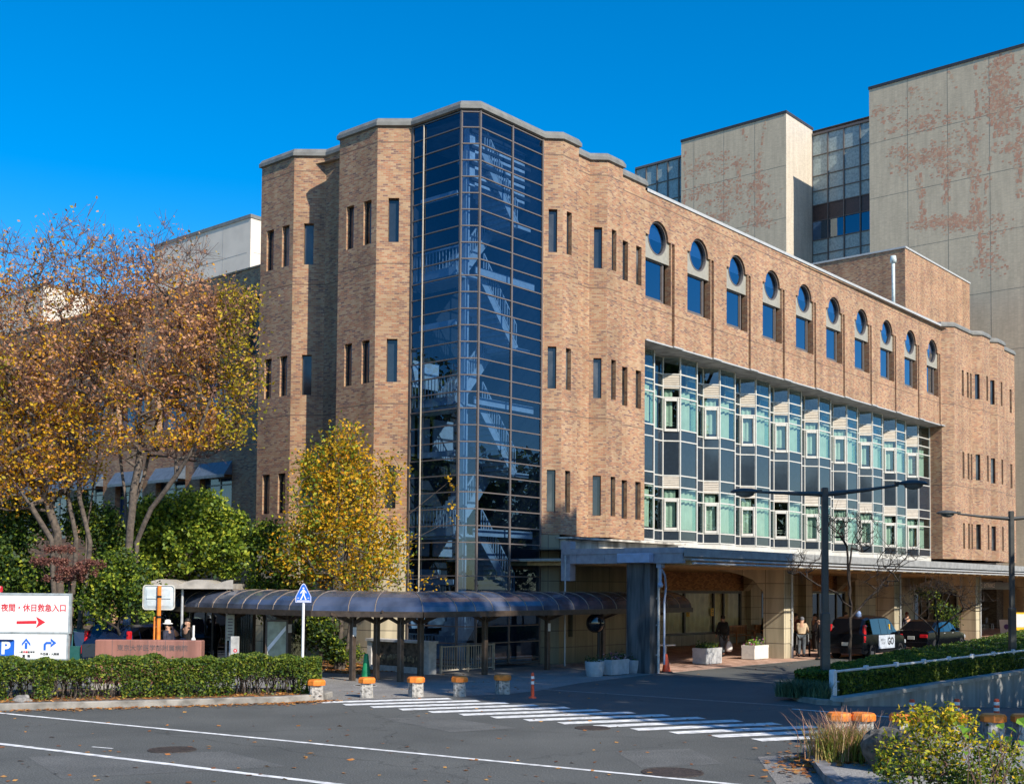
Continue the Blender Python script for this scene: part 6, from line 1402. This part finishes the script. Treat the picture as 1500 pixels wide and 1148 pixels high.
# =================================================================== PLANTERS AND BENCHES
def planter(label, x, y, rz, w, d_, h, mat, flowers, n, round_=False):
    p = Pz(x,y); t = thing('planter', label, 'planter', (p[0],p[1],0), rz, 'planters along the drop-off')
    m = M()
    if round_: m.lathe([(w*.42,0),(w*.5,h*.6),(w*.52,h),(w*.45,h),(w*.42,h-.08),(0,h-.08)], n=20)
    else:
        m.bbox(-w/2,-d_/2,.03,w/2,d_/2,h-.06,.02)
        for a in ((-w/2,-d_/2,w/2,-d_/2+.05),(-w/2,d_/2-.05,w/2,d_/2),(-w/2,-d_/2+.05,-w/2+.05,d_/2-.05),(w/2-.05,-d_/2+.05,w/2,d_/2-.05)): m.box(a[0]-.002,a[1]-.002,h-.10,a[2]+.002,a[3]+.002,h)
    m.build('trough', mat, t)
    C = np.stack([RNG.uniform(-w*.42,w*.42,n), RNG.uniform(-d_*.4,d_*.4,n), h-.04+np.abs(RNG.normal(size=n))*.11], 1); quads('plants', leafquads(C, .09), t, flowers, (RNG.random(n) < .3).astype(int) if len(flowers) > 1 else None, world=False)
    if not round_: m = M(); m.box(-w/2+.08,-d_/2+.05,0,-w/2+.2,d_/2-.05,.03); m.box(w/2-.2,-d_/2+.05,0,w/2-.08,d_/2-.05,.03); m.build('feet', M_BLACK, t)
    return t
M_TROUGH = pm('grey_trough', (.42,.44,.46), .7, var=.08); M_TROUGHW = pm('white_trough', (.70,.70,.66), .6, var=.06)
planter('small round grey planter at the left of the three near the dark pillar', 871, 990, BROT, .62, .62, .48, M_TROUGH, [LF_DGREEN], 90, True)
planter('long grey planter with purple and white flowers, middle of three by the dark pillar', 899, 988, BROT, 1.0, .55, .52, M_TROUGH, [LF_DGREEN, LF_FLOWER], 420)
planter('small round grey planter touching the dark pillar', 929, 985, BROT, .55, .55, .44, M_TROUGH, [LF_DGREEN], 90, True)
planter('shaded grey planter with dark green plants on the drop-off paving', 1036, 972, BROT, 1.15, .62, .62, M_TROUGH, [LF_DGREEN, LF_GREEN], 520)
planter('sunlit white planter with pale green plants in front of the beige pillar', 1106, 965, BROT, 1.15, .62, .58, M_TROUGHW, [LF_PALE, LF_FLOWER], 420)
def bench(label, u, v, w, mat, rz=BROT):
    t = thing('bench', label, 'bench', W(u,v,0), rz)
    m = M()
    for i in range(5): m.box(-w/2, -.28+i*.1, .42, w/2, -.20+i*.1, .45)
    m.build('seat', mat, t); m = M(); m.box(-w/2,.24,.88,w/2,.28,.95); m.box(-w/2,.22,.50,w/2,.26,.56)
    for i in range(int(w/.11)): x = -w/2+.06+i*.11; m.box(x-.025,.23,.56,x+.025,.26,.88)
    m.build('backrest', mat, t)
    for x in (-w/2+.03, w/2-.03):
        m = M(); m.box(x-.03,-.28,0,x+.03,-.22,.64); m.build('leg', mat, t); m = M(); m.box(x-.03,.2,0,x+.03,.27,.95); m.build('leg', mat, t); m = M(); m.box(x-.04,-.32,.64,x+.04,.22,.68); m.build('armrest', mat, t)
    return t
bu = Pup(1086,925,2.55)[0]; bench('orange brown wooden bench against the curtained window, behind the walking man', bu, 2.55, 1.9, M_WOOD)
bu = Pup(1116,925,2.4)[0]; bench('orange brown wooden bench in the dim gap left of the beige pillar', bu+.5, 2.4, 1.6, M_WOOD)
p = UV(Pz(897,963)); bench('weathered grey bench in deep shade by the side wall', p[0]+.2, p[1]+.2, 1.5, M_WOODG)
for x, lab in ((1437,'dark chair in front of the far entrance doors, left one of two'), (1450,'dark chair in front of the far entrance doors, right one of two')):
    uu = Pup(x,930,1.2)[0]; t = thing('chair', lab, 'chair', W(uu,1.2,0), BROT, 'chairs by the far entrance'); m = M(); m.bbox(-.24,-.24,.42,.24,.24,.47,.02); m.build('seat', M_CGREY, t); m = M(); m.bbox(-.24,.2,.5,.24,.25,.9,.02); m.build('backrest', M_CGREY, t)
    for a in (-.2,.2):
        for b in (-.2,.2): m = M(); m.tube([(a,b,0),(a,b,.42)], .02, 6); m.build('leg', M_STEEL, t)
p = Pz(1497,934); t = thing('notice_stand', 'yellow based notice stand with a white panel at the right edge of the drop-off', 'notice', (p[0],p[1],0), BROT-.9); m = M(); m.bbox(-.45,-.25,0,.45,.25,.55,.04); m.build('base', M_YELLOW, t); m = M(); m.bbox(-.45,-.08,.56,.45,.08,1.55,.03); pn = m.build('frame', M_YELLOW, t); m = M(); m.box(-.36,-.095,.66,.36,-.082,1.45); m.build('panel', M_WHITE, pn)
p = Pz(1474,930); t = thing('notice_stand', 'white notice board with a purple round mark leaning near the far lamp post', 'notice', (p[0],p[1],0), BROT-.9); m = M(); m.mesh([(-.4,-.15,0),(.4,-.15,0),(.4,.1,1.0),(-.4,.1,1.0),(-.4,-.12,0),(.4,-.12,0),(.4,.13,1.0),(-.4,.13,1.0)], [(0,1,2,3),(7,6,5,4),(0,4,5,1),(3,2,6,7),(0,3,7,4),(1,5,6,2)]); pn = m.build('board', M_WHITE, t); m = M(); m.lathe([(0,-.04),(.17,-.04)], (0,-.02,.55), 16, axis='y'); m.build('round_mark', pm('purple_mark', (.12,.06,.22), .6), pn); m = M(); m.beam((.3,.12,.95),(.3,.45,0),.03,.03); m.build('prop', M_STEEL, t)
# =================================================================== LAMP POSTS AND RAILING
def lamppost(label, p, heads, zt, w=.17):
    t = thing('lamp_post', label, 'lamp post', p, 0, 'double armed lamp posts'); m = M(); m.bbox(-w/2,-w/2,0,w/2,w/2,zt,.02); m.bbox(-w/2-.03,-w/2-.03,0,w/2+.03,w/2+.03,2.15,.02); m.build('pole', M_LAMPP, t)
    for dx, dy, z0, z1 in heads:
        m = M(); L_ = math.hypot(dx,dy); ex, ey = dx/L_, dy/L_
        m.tube([(ex*.05,ey*.05,z0),(dx*.45,dy*.45,z0+(z1-z0)*.38),(dx*.82,dy*.82,z0+(z1-z0)*.85)], [.075,.05,.032], 8); a = m.build('arm', M_LAMPP, t)
        m = M(); n = 18
        prof = [(0,.10),(.10,.095),(.24,.06),(.31,.0),(.30,-.03)]
        m.lathe(prof, (dx*.98,dy*.98,z1), 20); m.v = [((dx*.98)+(x-dx*.98)*(.6+.75*abs(ex)), (dy*.98)+(y-dy*.98)*.62, z) for x,y,z in m.v]
        m.box(dx*.80-.06, dy*.8-.04, z1-.03, dx*.80+.06, dy*.8+.04, z1+.05); m.build('lamp_head', M_LAMPP, a, smooth=False)
        m = M(); m.lathe([(.25,-.03),(.2,-.11),(.1,-.155),(0,-.165)], (dx*.98,dy*.98,z1), 18); m.v = [((dx*.98)+(x-dx*.98)*1.1, (dy*.98)+(y-dy*.98)*.62, z) for x,y,z in m.v]; m.build('lens', pm('lamp_lens', (.16,.17,.16), .15), a, smooth=True)
lamppost('tall dark double armed lamp post at the left end of the hedge island', (*Pz(1209,1013,.1)[:2],.1), ((-2.15,.35,5.38,5.46),(2.35,-.35,5.38,5.66)), 5.56)
lamppost('dark double armed lamp post near the right edge in front of the brick end block', (18.55,43.7,.1), ((-2.3,.35,5.45,5.67),(2.4,-.35,5.45,5.7)), 5.74)
RLN = bthing('railing', 'pale blue white pipe railing along the ramp in front of the clipped hedge', 'railing', RU0+.65, -15.0)
m = M(); L_ = 40
m.tube([(0,0,.78),(L_,0,.78)], .035, 8); m.tube([(.0,0,.52),(L_,0,.52)], .022, 6); m.tube([(0,0,.30),(L_,0,.30)], .022, 6); M_RAIL = pm('railing_white', (.62,.66,.72), .4, var=.06); m.build('rails', M_RAIL, RLN)
for i in range(21):
    m = M(); x = 2.0*i
    if i == 0: m.bbox(-.10,-.07,-.05,.10,.07,.84,.02)
    else: m.tube([(x,0,.1),(x,0,.74)], .04, 8); m.bbox(x-.09,-.05,.74,x+.09,.05,.86,.015)
    m.build('post', M_RAIL, RLN)

# =================================================================== VEHICLES
def car(name, label, loc, rz, L_, wd, H, st, body, tall=False, lamp=False):
    """st: list of (x, z_top, z_belt, half_width_factor); x from the rear bumper forward"""
    t = thing(name, label, 'car', loc, rz); hw = wd/2
    def sec(x, zt, zb, kw):
        w = hw*kw; rw = min(w*.80, w) if zt > zb+.12 else w*.90
        zb = min(zb, zt-.02)
        return [(x,w*.93,.24),(x,w,.36),(x,w,.62),(x,w*.985,zb),(x,rw+ (w-rw)*.10,zt-.07 if zt > zb+.12 else zt-.015),(x,rw*.86,zt),(x,0,zt+.025)]
    S = [sec(*s) for s in st]; full = [[*s, *[(x,-y,z) for x,y,z in s[-2::-1]]] for s in S]; n = len(full[0]); m = M()
    vs = sum(full, []); fs = []; glz = []
    for i in range(len(S)-1):
        for j in range(n-1): fs.append((i*n+j, i*n+j+1, (i+1)*n+j+1, (i+1)*n+j))
    fs.append(tuple(range(n))); fs.append(tuple((len(S)-1)*n+k for k in range(n-1,-1,-1))); fs += [(i*n+n-1, i*n, (i+1)*n, (i+1)*n+n-1) for i in range(len(S)-1)]
    m.mesh(vs, fs); b = m.build('body', body, t, smooth=False)
    cab = [i for i in range(len(st)) if st[i][1] > st[i][2]+.3]
    g = M()
    def patch(a, b_, c, d, ins=.06, off=.006):
        P = [Vector(p) for p in (a,b_,c,d)]; ctr = sum(P, Vector())/4; nrm = (P[1]-P[0]).cross(P[3]-P[0]).normalized()
        if nrm.dot(ctr-Vector((L_/2,0,.7))) < 0: nrm = -nrm
        g.face([p+(ctr-p)*ins+nrm*off for p in P])
    i0, i1 = cab[0], cab[-1]
    for sgn in (0, 1):
        for i in range(i0, i1):
            if abs(st[i+1][0]-st[i][0]) < .25: continue
            j = 3 if sgn == 0 else n-5; patch(full[i][j], full[i][j+1], full[i+1][j+1], full[i+1][j])
        j = 3 if sgn == 0 else n-5
        patch(full[i1][j], full[i1][j+1], full[i1+1][j+1], full[i1+1][j], .2)
    # windscreen and rear window
    for a, b_ in ((i0-1,i0),(i1,i1+1)):
        A, B = full[a], full[b_]; top, bot = (B, A) if st[b_][1] > st[a][1] else (A, B)
        patch(bot[4], top[4], top[n-5], bot[n-5], .07, .012)
    g.build('windows', M_CARG, t)
    wr = .31
    for x in (.74, L_-.82):
        for s in (-1, 1):
            m = M(); y = s*(hw-.10); m.lathe([(wr*.62,-.10),(wr*.94,-.10),(wr,-.06),(wr,.06),(wr*.94,.10),(wr*.62,.10)], (x,y,wr), 22, axis='y'); w = m.build('wheel', M_TYRE, t)
            m = M(); m.lathe([(0,s*.085),(wr*.3,s*.09),(wr*.62,s*.075)], (x,y,wr), 18, axis='y'); m.build('rim', M_RIM, w)
    m = M()
    for s in (-1, 1):
        y = s*(hw*.86)
        if tall: m.bbox(.02, y-.09, .72, .17, y+.09, .98, .02); m.bbox(.12, s*hw*.86-.05, .98, .30, s*hw*.86+.05, 1.42, .02)
        else: m.bbox(-.02, min(y, s*hw*.45), .70, .12, max(y, s*hw*.45), .84, .02)
    m.build('tail_light', M_TAIL, t)
    m = M(); m.bbox(-.03,-.165,.60 if not tall else .56,.03,.165,.755 if not tall else .70,.01); pl = m.build('number_plate', M_PLATE, t)
    m = M(); m.bbox(-.07,-hw*.9,.26,.25,hw*.9,.50,.04); m.bbox(L_-.22,-hw*.9,.22,L_+.06,hw*.9,.48,.04); m.build('bumper', body, t)
    for s in (-1, 1): m = M(); m.bbox(st[i1][0]+.25, s*(hw+.08)-.09, .95, st[i1][0]+.40, s*(hw+.08)+.09, 1.10, .02); m.build('wing_mirror', body, t)
    m = M()
    for s in (-1,1): m.bbox(L_-.25, s*hw*.72-.16, .58, L_-.02, s*hw*.72+.16, .74, .03)
    m.build('headlight', M_STEEL, t)
    m = M()
    for s in (-1,1):
        for x in (L_*.36, L_*.58): m.box(x,s*hw-.01*s-.008,.86,x+.16,s*hw-.01*s+.016,.89)
    m.build('door_handle', M_STEEL, t)
    if lamp:
        xm = st[i0][0]+.9; m = M(); m.ball((xm,0,H+.11), .13, 12, 8, sc=(.8,1,1)); m.lathe([(.12,-.02),(.14,.03)], (xm,0,H+.02), 12); m.build('roof_lamp', pm('roof_lamp_blue', (.25,.36,.62), .3) if 'roof_lamp_blue' not in MATS else MATS['roof_lamp_blue'], t)
    return t
TALL = [(0,.62,.60,.86),(.02,1.02,1.0,.93),(.10,1.20,1.02,.96),(.34,1.66,1.02,.98),(.75,1.735,1.02,1),(1.6,1.75,1.0,1),(2.3,1.745,.99,1),(2.75,1.68,.98,1),(3.42,1.06,.97,1),(4.05,.94,.88,.96),(4.35,.74,.70,.88),(4.40,.5,.48,.8)]
SEDN = [(0,.70,.66,.86),(.06,.98,.92,.92),(.62,1.04,.94,.97),(1.28,1.39,.94,.99),(1.75,1.46,.94,1),(2.5,1.465,.93,1),(2.9,1.42,.92,1),(3.75,.96,.90,1),(4.45,.84,.80,.95),(4.72,.66,.62,.86),(4.78,.48,.46,.78)]
TX = car('taxi', 'tall black taxi seen from behind with a pale panel on its door', W(15.85,-7.15,0), BROT, 4.4, 1.70, 1.75, TALL, M_CARB, True, True)
m = M(); m.box(1.32,-.866,.42,2.95,-.858,.98); dp = m.build('door_panel', pm('door_panel_lilac', (.50,.56,.66), .4), TX)
text('GO', .42, M_BLACKT, dp, face_mat((2.52,-.869,.70),(1,0,0),(0,0,1)), bold=.012); text('タクシー', .12, M_BLACKT, dp, face_mat((1.76,-.869,.78),(1,0,0),(0,0,1))); text('アプリ', .12, M_BLACKT, dp, face_mat((1.76,-.869,.62),(1,0,0),(0,0,1)))
m = M(); m.bbox(2.55,-.80,1.08,2.62,-.74,1.42,.01); m.build('yellow_sticker', M_YELLOW, TX)
car('sedan', 'black sedan parked ahead of the taxi under the canopy', W(23.2,-6.95,0), BROT, 4.78, 1.78, 1.47, SEDN, M_CARB)
car('taxi', 'dark navy taxi with a blue roof lamp behind the granite name stone', (*Pd(152,950,36.2)[:2],0), math.radians(76), 4.4, 1.70, 1.6, [(x,min(z,1.6),b,k) for x,z,b,k in TALL], M_CARN, True, True)
car('sedan', 'dark teal sedan mostly hidden behind the white direction sign', (*Pd(-14,950,36.5)[:2],0), math.radians(18), 4.6, 1.7, 1.45, [(x*.963,z,b,k) for x,z,b,k in SEDN], M_CART)

# =================================================================== PEOPLE
def skinned(name, nodes, edges, mat, parent, sub=2):
    names = list(nodes); me = bpy.data.meshes.new(name); me.from_pydata([nodes[k][:3] for k in names], [(names.index(a), names.index(b)) for a, b in edges], [])
    o = bpy.data.objects.new(name, me); COL.objects.link(o); md = o.modifiers.new('s', 'SKIN'); md.use_smooth_shade = True
    for i, k in enumerate(names):
        r = nodes[k][3]; r2 = nodes[k][4] if len(nodes[k]) > 4 else r; sv = me.skin_vertices[0].data[i]; sv.radius = (r, r2); sv.use_root = (i == 0)
    sb = o.modifiers.new('u', 'SUBSURF'); sb.levels = sub; sb.render_levels = sub
    dg = bpy.context.evaluated_depsgraph_get(); dg.update(); nm = bpy.data.meshes.new_from_object(o.evaluated_get(dg)); bpy.data.objects.remove(o)
    nm.materials.clear(); nm.materials.append(mat); return link(name, nm, parent)
def person(label, loc, rz, top, legs, hair=M_HAIR, h=1.7, stoop=0., stride=.0, arm=((-.05,-.28),(-.05,-.28)), elbow=((.02,-.25),(.02,-.25)), sit=False, coat=False, hat=None, group=None):
    """faces local +y; arm/elbow: (forward, down) of the upper arm and forearm, left then right"""
    t = thing('person', label, 'person', loc, rz, group); k = h/1.7
    def bend(y, z): 
        dz = z-.95; return (y+dz*math.sin(stoop), .95+dz*math.cos(stoop))
    J = {}
    def put_(n, x, y, z, r, r2=None, up=True):
        if up: y, z = bend(y, z)
        J[n] = (x*k, y*k, z*k, r*k, (r2 or r)*k)
    put_('pelvis',0,0,.94,.135,.10); put_('waist',0,0,1.08,.13,.10); put_('chest',0,.01,1.30,.16,.11); put_('neck',0,.0,1.47,.055); put_('head0',0,.015,1.56,.075,.09); put_('head1',0,.01,1.645,.078,.09)
    for s, n in ((-1,'l'),(1,'r')):
        a, e = (arm[0], elbow[0]) if s < 0 else (arm[1], elbow[1])
        put_('sh'+n,s*.17,0,1.40,.06); ex, ez = a; y0, z0 = bend(0,1.40)
        J['el'+n] = (s*.215*k,(y0+ex)*k,(z0+ez)*k,.042*k,.042*k); J['wr'+n] = (s*.215*k,(y0+ex+e[0])*k,(z0+ez+e[1])*k,.03*k,.03*k)
        wx, wy, wz = J['wr'+n][:3]; dv = Vector((0,e[0],e[1])).normalized(); J['pa'+n] = (wx,wy+dv.y*.07*k,wz+dv.z*.07*k,.034*k,.018*k)
        for i in range(4):
            sp = (-.024+.016*i); L1_ = (.075,.085,.08,.065)[i]; px_, py_, pz_ = J['pa'+n][:3]; sd = Vector((0,-dv.z,dv.y))
            J['f%d%s' % (i,n)] = (px_+s*.012*k, py_+(sd.y*sp+dv.y*L1_*.6)*k, pz_+(sd.z*sp+dv.z*L1_*.6)*k, .009*k, .009*k); J['g%d%s' % (i,n)] = (px_-s*.012*k, py_+(sd.y*sp+dv.y*L1_)*k, pz_+(sd.z*sp+dv.z*L1_)*k, .007*k, .007*k)
        sd = Vector((0,-dv.z,dv.y)); J['th'+n] = (wx-s*.02*k, wy+(sd.y*-.045+dv.y*.04)*k, wz+(sd.z*-.045+dv.z*.04)*k, .010*k, .010*k)
        fwd = stride*s
        if sit: J['hip'+n] = (s*.09*k,.02*k,.92*k*.55,.09*k,.09*k); J['kn'+n] = (s*.11*k,.45*k,.50*k,.062*k,.062*k); J['an'+n] = (s*.11*k,.45*k,.09*k,.042*k,.042*k); J['to'+n] = (s*.12*k,.60*k,.04*k,.035*k,.03*k)
        else:
            J['hip'+n] = (s*.09*k,0,.88*k,.09*k,.09*k); J['kn'+n] = (s*.10*k,(fwd*.5+.03)*k,.49*k,.06*k,.06*k); J['an'+n] = (s*.10*k,(fwd-(.06 if fwd < 0 else 0))*k,(.09+(.05 if fwd < 0 else 0))*k,.04*k,.04*k); J['to'+n] = (s*.11*k,(fwd+.14)*k,.04*k,.035*k,.028*k)
    if sit:
        dz = .94*k-.55*k
        for q_ in list(J):
            if q_[:2] not in ('hi','kn','an','to'): x,y,z,r,r2 = J[q_]; J[q_] = (x,y,z-dz,r,r2)
    def E_(n): return [('sh'+n,'el'+n),('el'+n,'wr'+n),('wr'+n,'pa'+n),('wr'+n,'th'+n)]+[('pa'+n,'f%d%s'%(i,n)) for i in range(4)]+[('f%d%s'%(i,n),'g%d%s'%(i,n)) for i in range(4)]
    ed = [('pelvis','waist'),('waist','chest'),('chest','neck'),('neck','head0'),('head0','head1')]
    for n in 'lr': ed += [('chest','sh'+n),*E_(n),('pelvis','hip'+n),('hip'+n,'kn'+n),('kn'+n,'an'+n),('an'+n,'to'+n)]
    hx, hy, hz = J['head0'][:3]; J['nose'] = (hx,hy+.115*k,hz+.0*k,.014*k,.016*k); ed.append(('head0','nose'))
    for s, n in ((-1,'l'),(1,'r')): J['ear'+n] = (hx+s*.088*k,hy-.01*k,hz+.01*k,.012*k,.022*k); ed.append(('head0','ear'+n))
    skinned('body', J, ed, M_SKIN, t)
    up_ = lambda q_, a, b=None: (J[q_][0],J[q_][1],J[q_][2],J[q_][3]+a*k,J[q_][4]+(a if b is None else b)*k)
    T = {'waist': up_('waist',.035), 'pelvis': up_('pelvis',.04,.05), 'chest': up_('chest',.03), 'collar': (J['neck'][0],J['neck'][1],J['neck'][2]-.03*k,.075*k,.075*k)}
    te = [('waist','pelvis'),('waist','chest'),('chest','collar')]
    if coat: x,y,z,r,r2 = J['pelvis']; T['hem'] = (x,y,z-.32*k,r+.05*k,r2+.06*k); te.append(('pelvis','hem'))
    for n in 'lr': T['sh'+n] = up_('sh'+n,.022); T['el'+n] = up_('el'+n,.022); T['wr'+n] = up_('wr'+n,.016); te += [('chest','sh'+n),('sh'+n,'el'+n),('el'+n,'wr'+n)]
    skinned('jacket', T, te, top, t)
    T = {'pelvis': up_('pelvis',.012)}; te = []
    for n in 'lr': T['hip'+n] = up_('hip'+n,.018); T['kn'+n] = up_('kn'+n,.022); T['an'+n] = up_('an'+n,.028); te += [('pelvis','hip'+n),('hip'+n,'kn'+n),('kn'+n,'an'+n)]
    skinned('trousers', T, te, legs, t)
    m = M()
    for n in 'lr':
        a, b = J['an'+n], J['to'+n]; m.ball(((a[0]+b[0])/2,(a[1]+b[1])/2,max(.05,b[2])*1.0), .05*k, 10, 6, sc=(1,2.5,1))
    m.build('shoe', M_CBLACK, t, smooth=True)
    h1 = J['head1']; m = M(); m.ball((h1[0],h1[1]-.018*k,h1[2]+.012*k), .10*k, 14, 10, sc=(.98,1.08,1.0)); m.v = [(x,y,max(z,h1[2]-(.075*k if y < h1[1] else .0))) for x,y,z in m.v]; m.build('hair', hair, t, smooth=True)
    m = M()
    for s in (-1,1): m.ball((hx+s*.032*k,hy+.088*k,hz+.035*k), .010*k, 6, 4)
    m.build('eyes', M_BLACK, t)
    if hat is not None: m = M(); m.lathe([(.17*k,-.01),(.165*k,.01),(.105*k,.03),(.10*k,.10),(.06*k,.13),(0,.135)], (h1[0],h1[1],h1[2]+.03*k), 18); m.build('hat', hat, t, smooth=True)
    return t, J
away = BROT-.35
pm_ = Pz(1059,961); t, J = person('man in black walking away across the paving with a backpack and a white plastic bag', (pm_[0],pm_[1],0), math.radians(12), M_CBLACK, M_CJEAN, stride=.26, coat=True, arm=((.10,-.27),(-.06,-.28)), elbow=((.10,-.22),(-.02,-.25)))
m = M(); m.ball((0,-.20,1.24), .19, 14, 10, sc=(.9,.62,1.15)); m.build('backpack', M_CBLACK, t, smooth=True)
w_ = J['par']; bgp = Vector((w_[0],w_[1],w_[2])); c_, s_ = math.cos(math.radians(12)), math.sin(math.radians(12)); wp = (pm_[0]+bgp.x*c_-bgp.y*s_, pm_[1]+bgp.x*s_+bgp.y*c_)
t = thing('plastic_bag', 'white plastic shopping bag hanging from the hand of the walking man in black', 'bag', (wp[0],wp[1],bgp.z-.60), .3)
m = M(); m.lathe([(0,0),(.10,.01),(.15,.10),(.155,.2),(.12,.34),(.06,.42),(.03,.46)], n=16); rr_ = random.Random(4); m.v = [(x*(1+.10*math.sin(5*math.atan2(y,x)+z*9))+.02, y*.75*(1+.10*math.sin(4*math.atan2(y,x)+z*7)), z) for x,y,z in m.v]; m.build('bag_body', M_BAG, t, smooth=True)
m = M()
for s in (-1,1): m.tube([(s*.035,0,.44),(s*.03,0,.53),(0,0,.60)], .008, 5)
m.build('handles', M_BAG, t)
pp = Pz(1174,962); person('person in beige jacket leaning forward to push a wheelchair', (pp[0],pp[1],0), BROT-1.2, M_CBEIGE, M_CJEAN, stoop=.38, arm=((.18,-.2),(.18,-.2)), elbow=((.22,-.08),(.22,-.08)), hair=M_CGREY)
fd = np.array([-math.sin(BROT-1.2), math.cos(BROT-1.2)]); wc = pp[:2]+fd*.75
t = thing('wheelchair', 'dark wheelchair pushed by the person in the beige jacket', 'wheelchair', (wc[0],wc[1],0), BROT-1.2)
m = M(); m.bbox(-.22,-.2,.46,.22,.22,.52,.02); m.build('seat', M_CBLACK, t); m = M(); m.bbox(-.22,-.26,.5,.22,-.21,.92,.02); m.build('backrest', M_CBLACK, t)
for s in (-1,1):
    m = M(); m.lathe([(.27,-.015),(.30,-.015),(.30,.015),(.27,.015)], (0,0,0), 22, axis='y'); m.v = [(s*.27+y, -.08+x, .30+z) for x,y,z in m.v]
    for k_ in range(8): a = PI*k_/4; m.beam((s*.27,-.08,.30),(s*.27,-.08+.27*math.cos(a),.30+.27*math.sin(a)),.008,.008)
    m.build('wheel', M_TYRE, t); m = M(); m.tube([(s*.24,-.26,.5),(s*.24,-.28,.95),(s*.24,-.42,.97)], .015, 6); m.tube([(s*.24,-.2,.66),(s*.24,.2,.66),(s*.24,.25,.2),(s*.2,.42,.12)], .014, 6); m.build('frame', M_STEEL, t)
for lab, x, y, rz, top, lg, kw in (('person in brown jacket standing beyond the beige jacket, near the beige pillar', 1166, 952, BROT-1.6, M_CRED, M_CBLACK, {}), ('person in grey jacket near the entrance, right of the beige jacket', 1194, 954, BROT+1., M_CGREY, M_CBLACK, {}),
      ('person in long black coat standing left of the tall lamp post behind the taxi', 1201, 966, BROT+.4, M_CBLACK, M_CBLACK, dict(coat=True)), ('person whose head shows above the black taxi roof', 1239, 951, BROT-2.4, M_CRED, M_CBLACK, dict(h=1.75)),
      ('person with pale face standing behind the black sedan', 1329, 946, BROT+2.6, M_CNAVY, M_CBLACK, dict(hair=M_CRED))):
    p = Pz(x,y); person(lab, (p[0],p[1],0), rz, top, lg, **kw)
bu = Pup(1116,925,2.4)[0]; person('person in dark clothes sitting on the bench in the dim gap by the beige pillar', tuple(W(bu+.35,2.45,.0)), BROT+PI, M_CBLACK, M_CBLACK, sit=True, h=1.65)
p = Pd(245,960,38.2); person('person in white hat and navy jacket standing behind the granite name stone', (p[0],p[1],0), 1.2, M_CNAVY, M_CGREY, hat=M_WHITE, h=1.62)
p = Pd(274,960,39.2); person('person in dark clothes in the shade at the end of the vaulted walkway', (p[0],p[1],0), 2.6, M_CBLACK, M_CBLACK, h=1.7)
p = Pd(283,950,38.0); t = thing('sign_pole', 'slim white pole with a small rounded white plate beside the granite name stone', 'sign', (p[0],p[1],0)); m = M(); m.tube([(0,0,0),(0,0,1.55)], .035, 8); m.build('pole', M_WHITE, t); m = M(); m.lathe([(0,.35),(.05,.34),(.10,.2),(.10,.0),(0,0)], (0,-.0,.82), 14); m.build('plate', M_WHITE, t, smooth=True)

# =================================================================== LIGHT
sh = -(.178*UD + .989*VD); sh /= np.linalg.norm(sh); EL = math.radians(35.5)
ts = Vector((sh[0]*math.cos(EL), sh[1]*math.cos(EL), math.sin(EL)))
sl = bpy.data.lights.new('sun', 'SUN'); sl.energy = 5.0; sl.angle = math.radians(.53); sl.color = (1, .90, .76)
so = bpy.data.objects.new('sun', sl); COL.objects.link(so); so.rotation_euler = ts.to_track_quat('Z', 'Y').to_euler(); so.location = (0,0,60)
wd = bpy.data.worlds.new('World'); SC.world = wd; wd.use_nodes = True; nt = wd.node_tree; nt.nodes.clear()
sk = nt.nodes.new('ShaderNodeTexSky'); sk.sky_type = 'NISHITA'; sk.sun_disc = False; sk.sun_elevation = EL; sk.sun_rotation = math.atan2(sh[0], sh[1]); sk.air_density = 1.0; sk.dust_density = .5; sk.ozone_density = 3.0; sk.altitude = 300
hs_ = nt.nodes.new('ShaderNodeHueSaturation'); hs_.inputs['Saturation'].default_value = 1.50; hs_.inputs['Value'].default_value = 1.0; hs_.inputs['Hue'].default_value = .500
bg = nt.nodes.new('ShaderNodeBackground'); bg.inputs[1].default_value = .147; ow = nt.nodes.new('ShaderNodeOutputWorld')
nt.links.new(sk.outputs[0], hs_.inputs['Color']); nt.links.new(hs_.outputs[0], bg.inputs[0]); nt.links.new(bg.outputs[0], ow.inputs[0])
SC.view_settings.view_transform = 'Standard'; SC.view_settings.look = 'None'; SC.view_settings.exposure = .42; SC.view_settings.gamma = 1
SC.render.engine = 'CYCLES'; SC.cycles.use_denoising = True; SC.cycles.max_bounces = 8; SC.cycles.transparent_max_bounces = 12; SC.cycles.diffuse_bounces = 4; SC.cycles.glossy_bounces = 4
SC.cycles.caustics_reflective = False; SC.cycles.caustics_refractive = False; SC.cycles.sample_clamp_indirect = 6
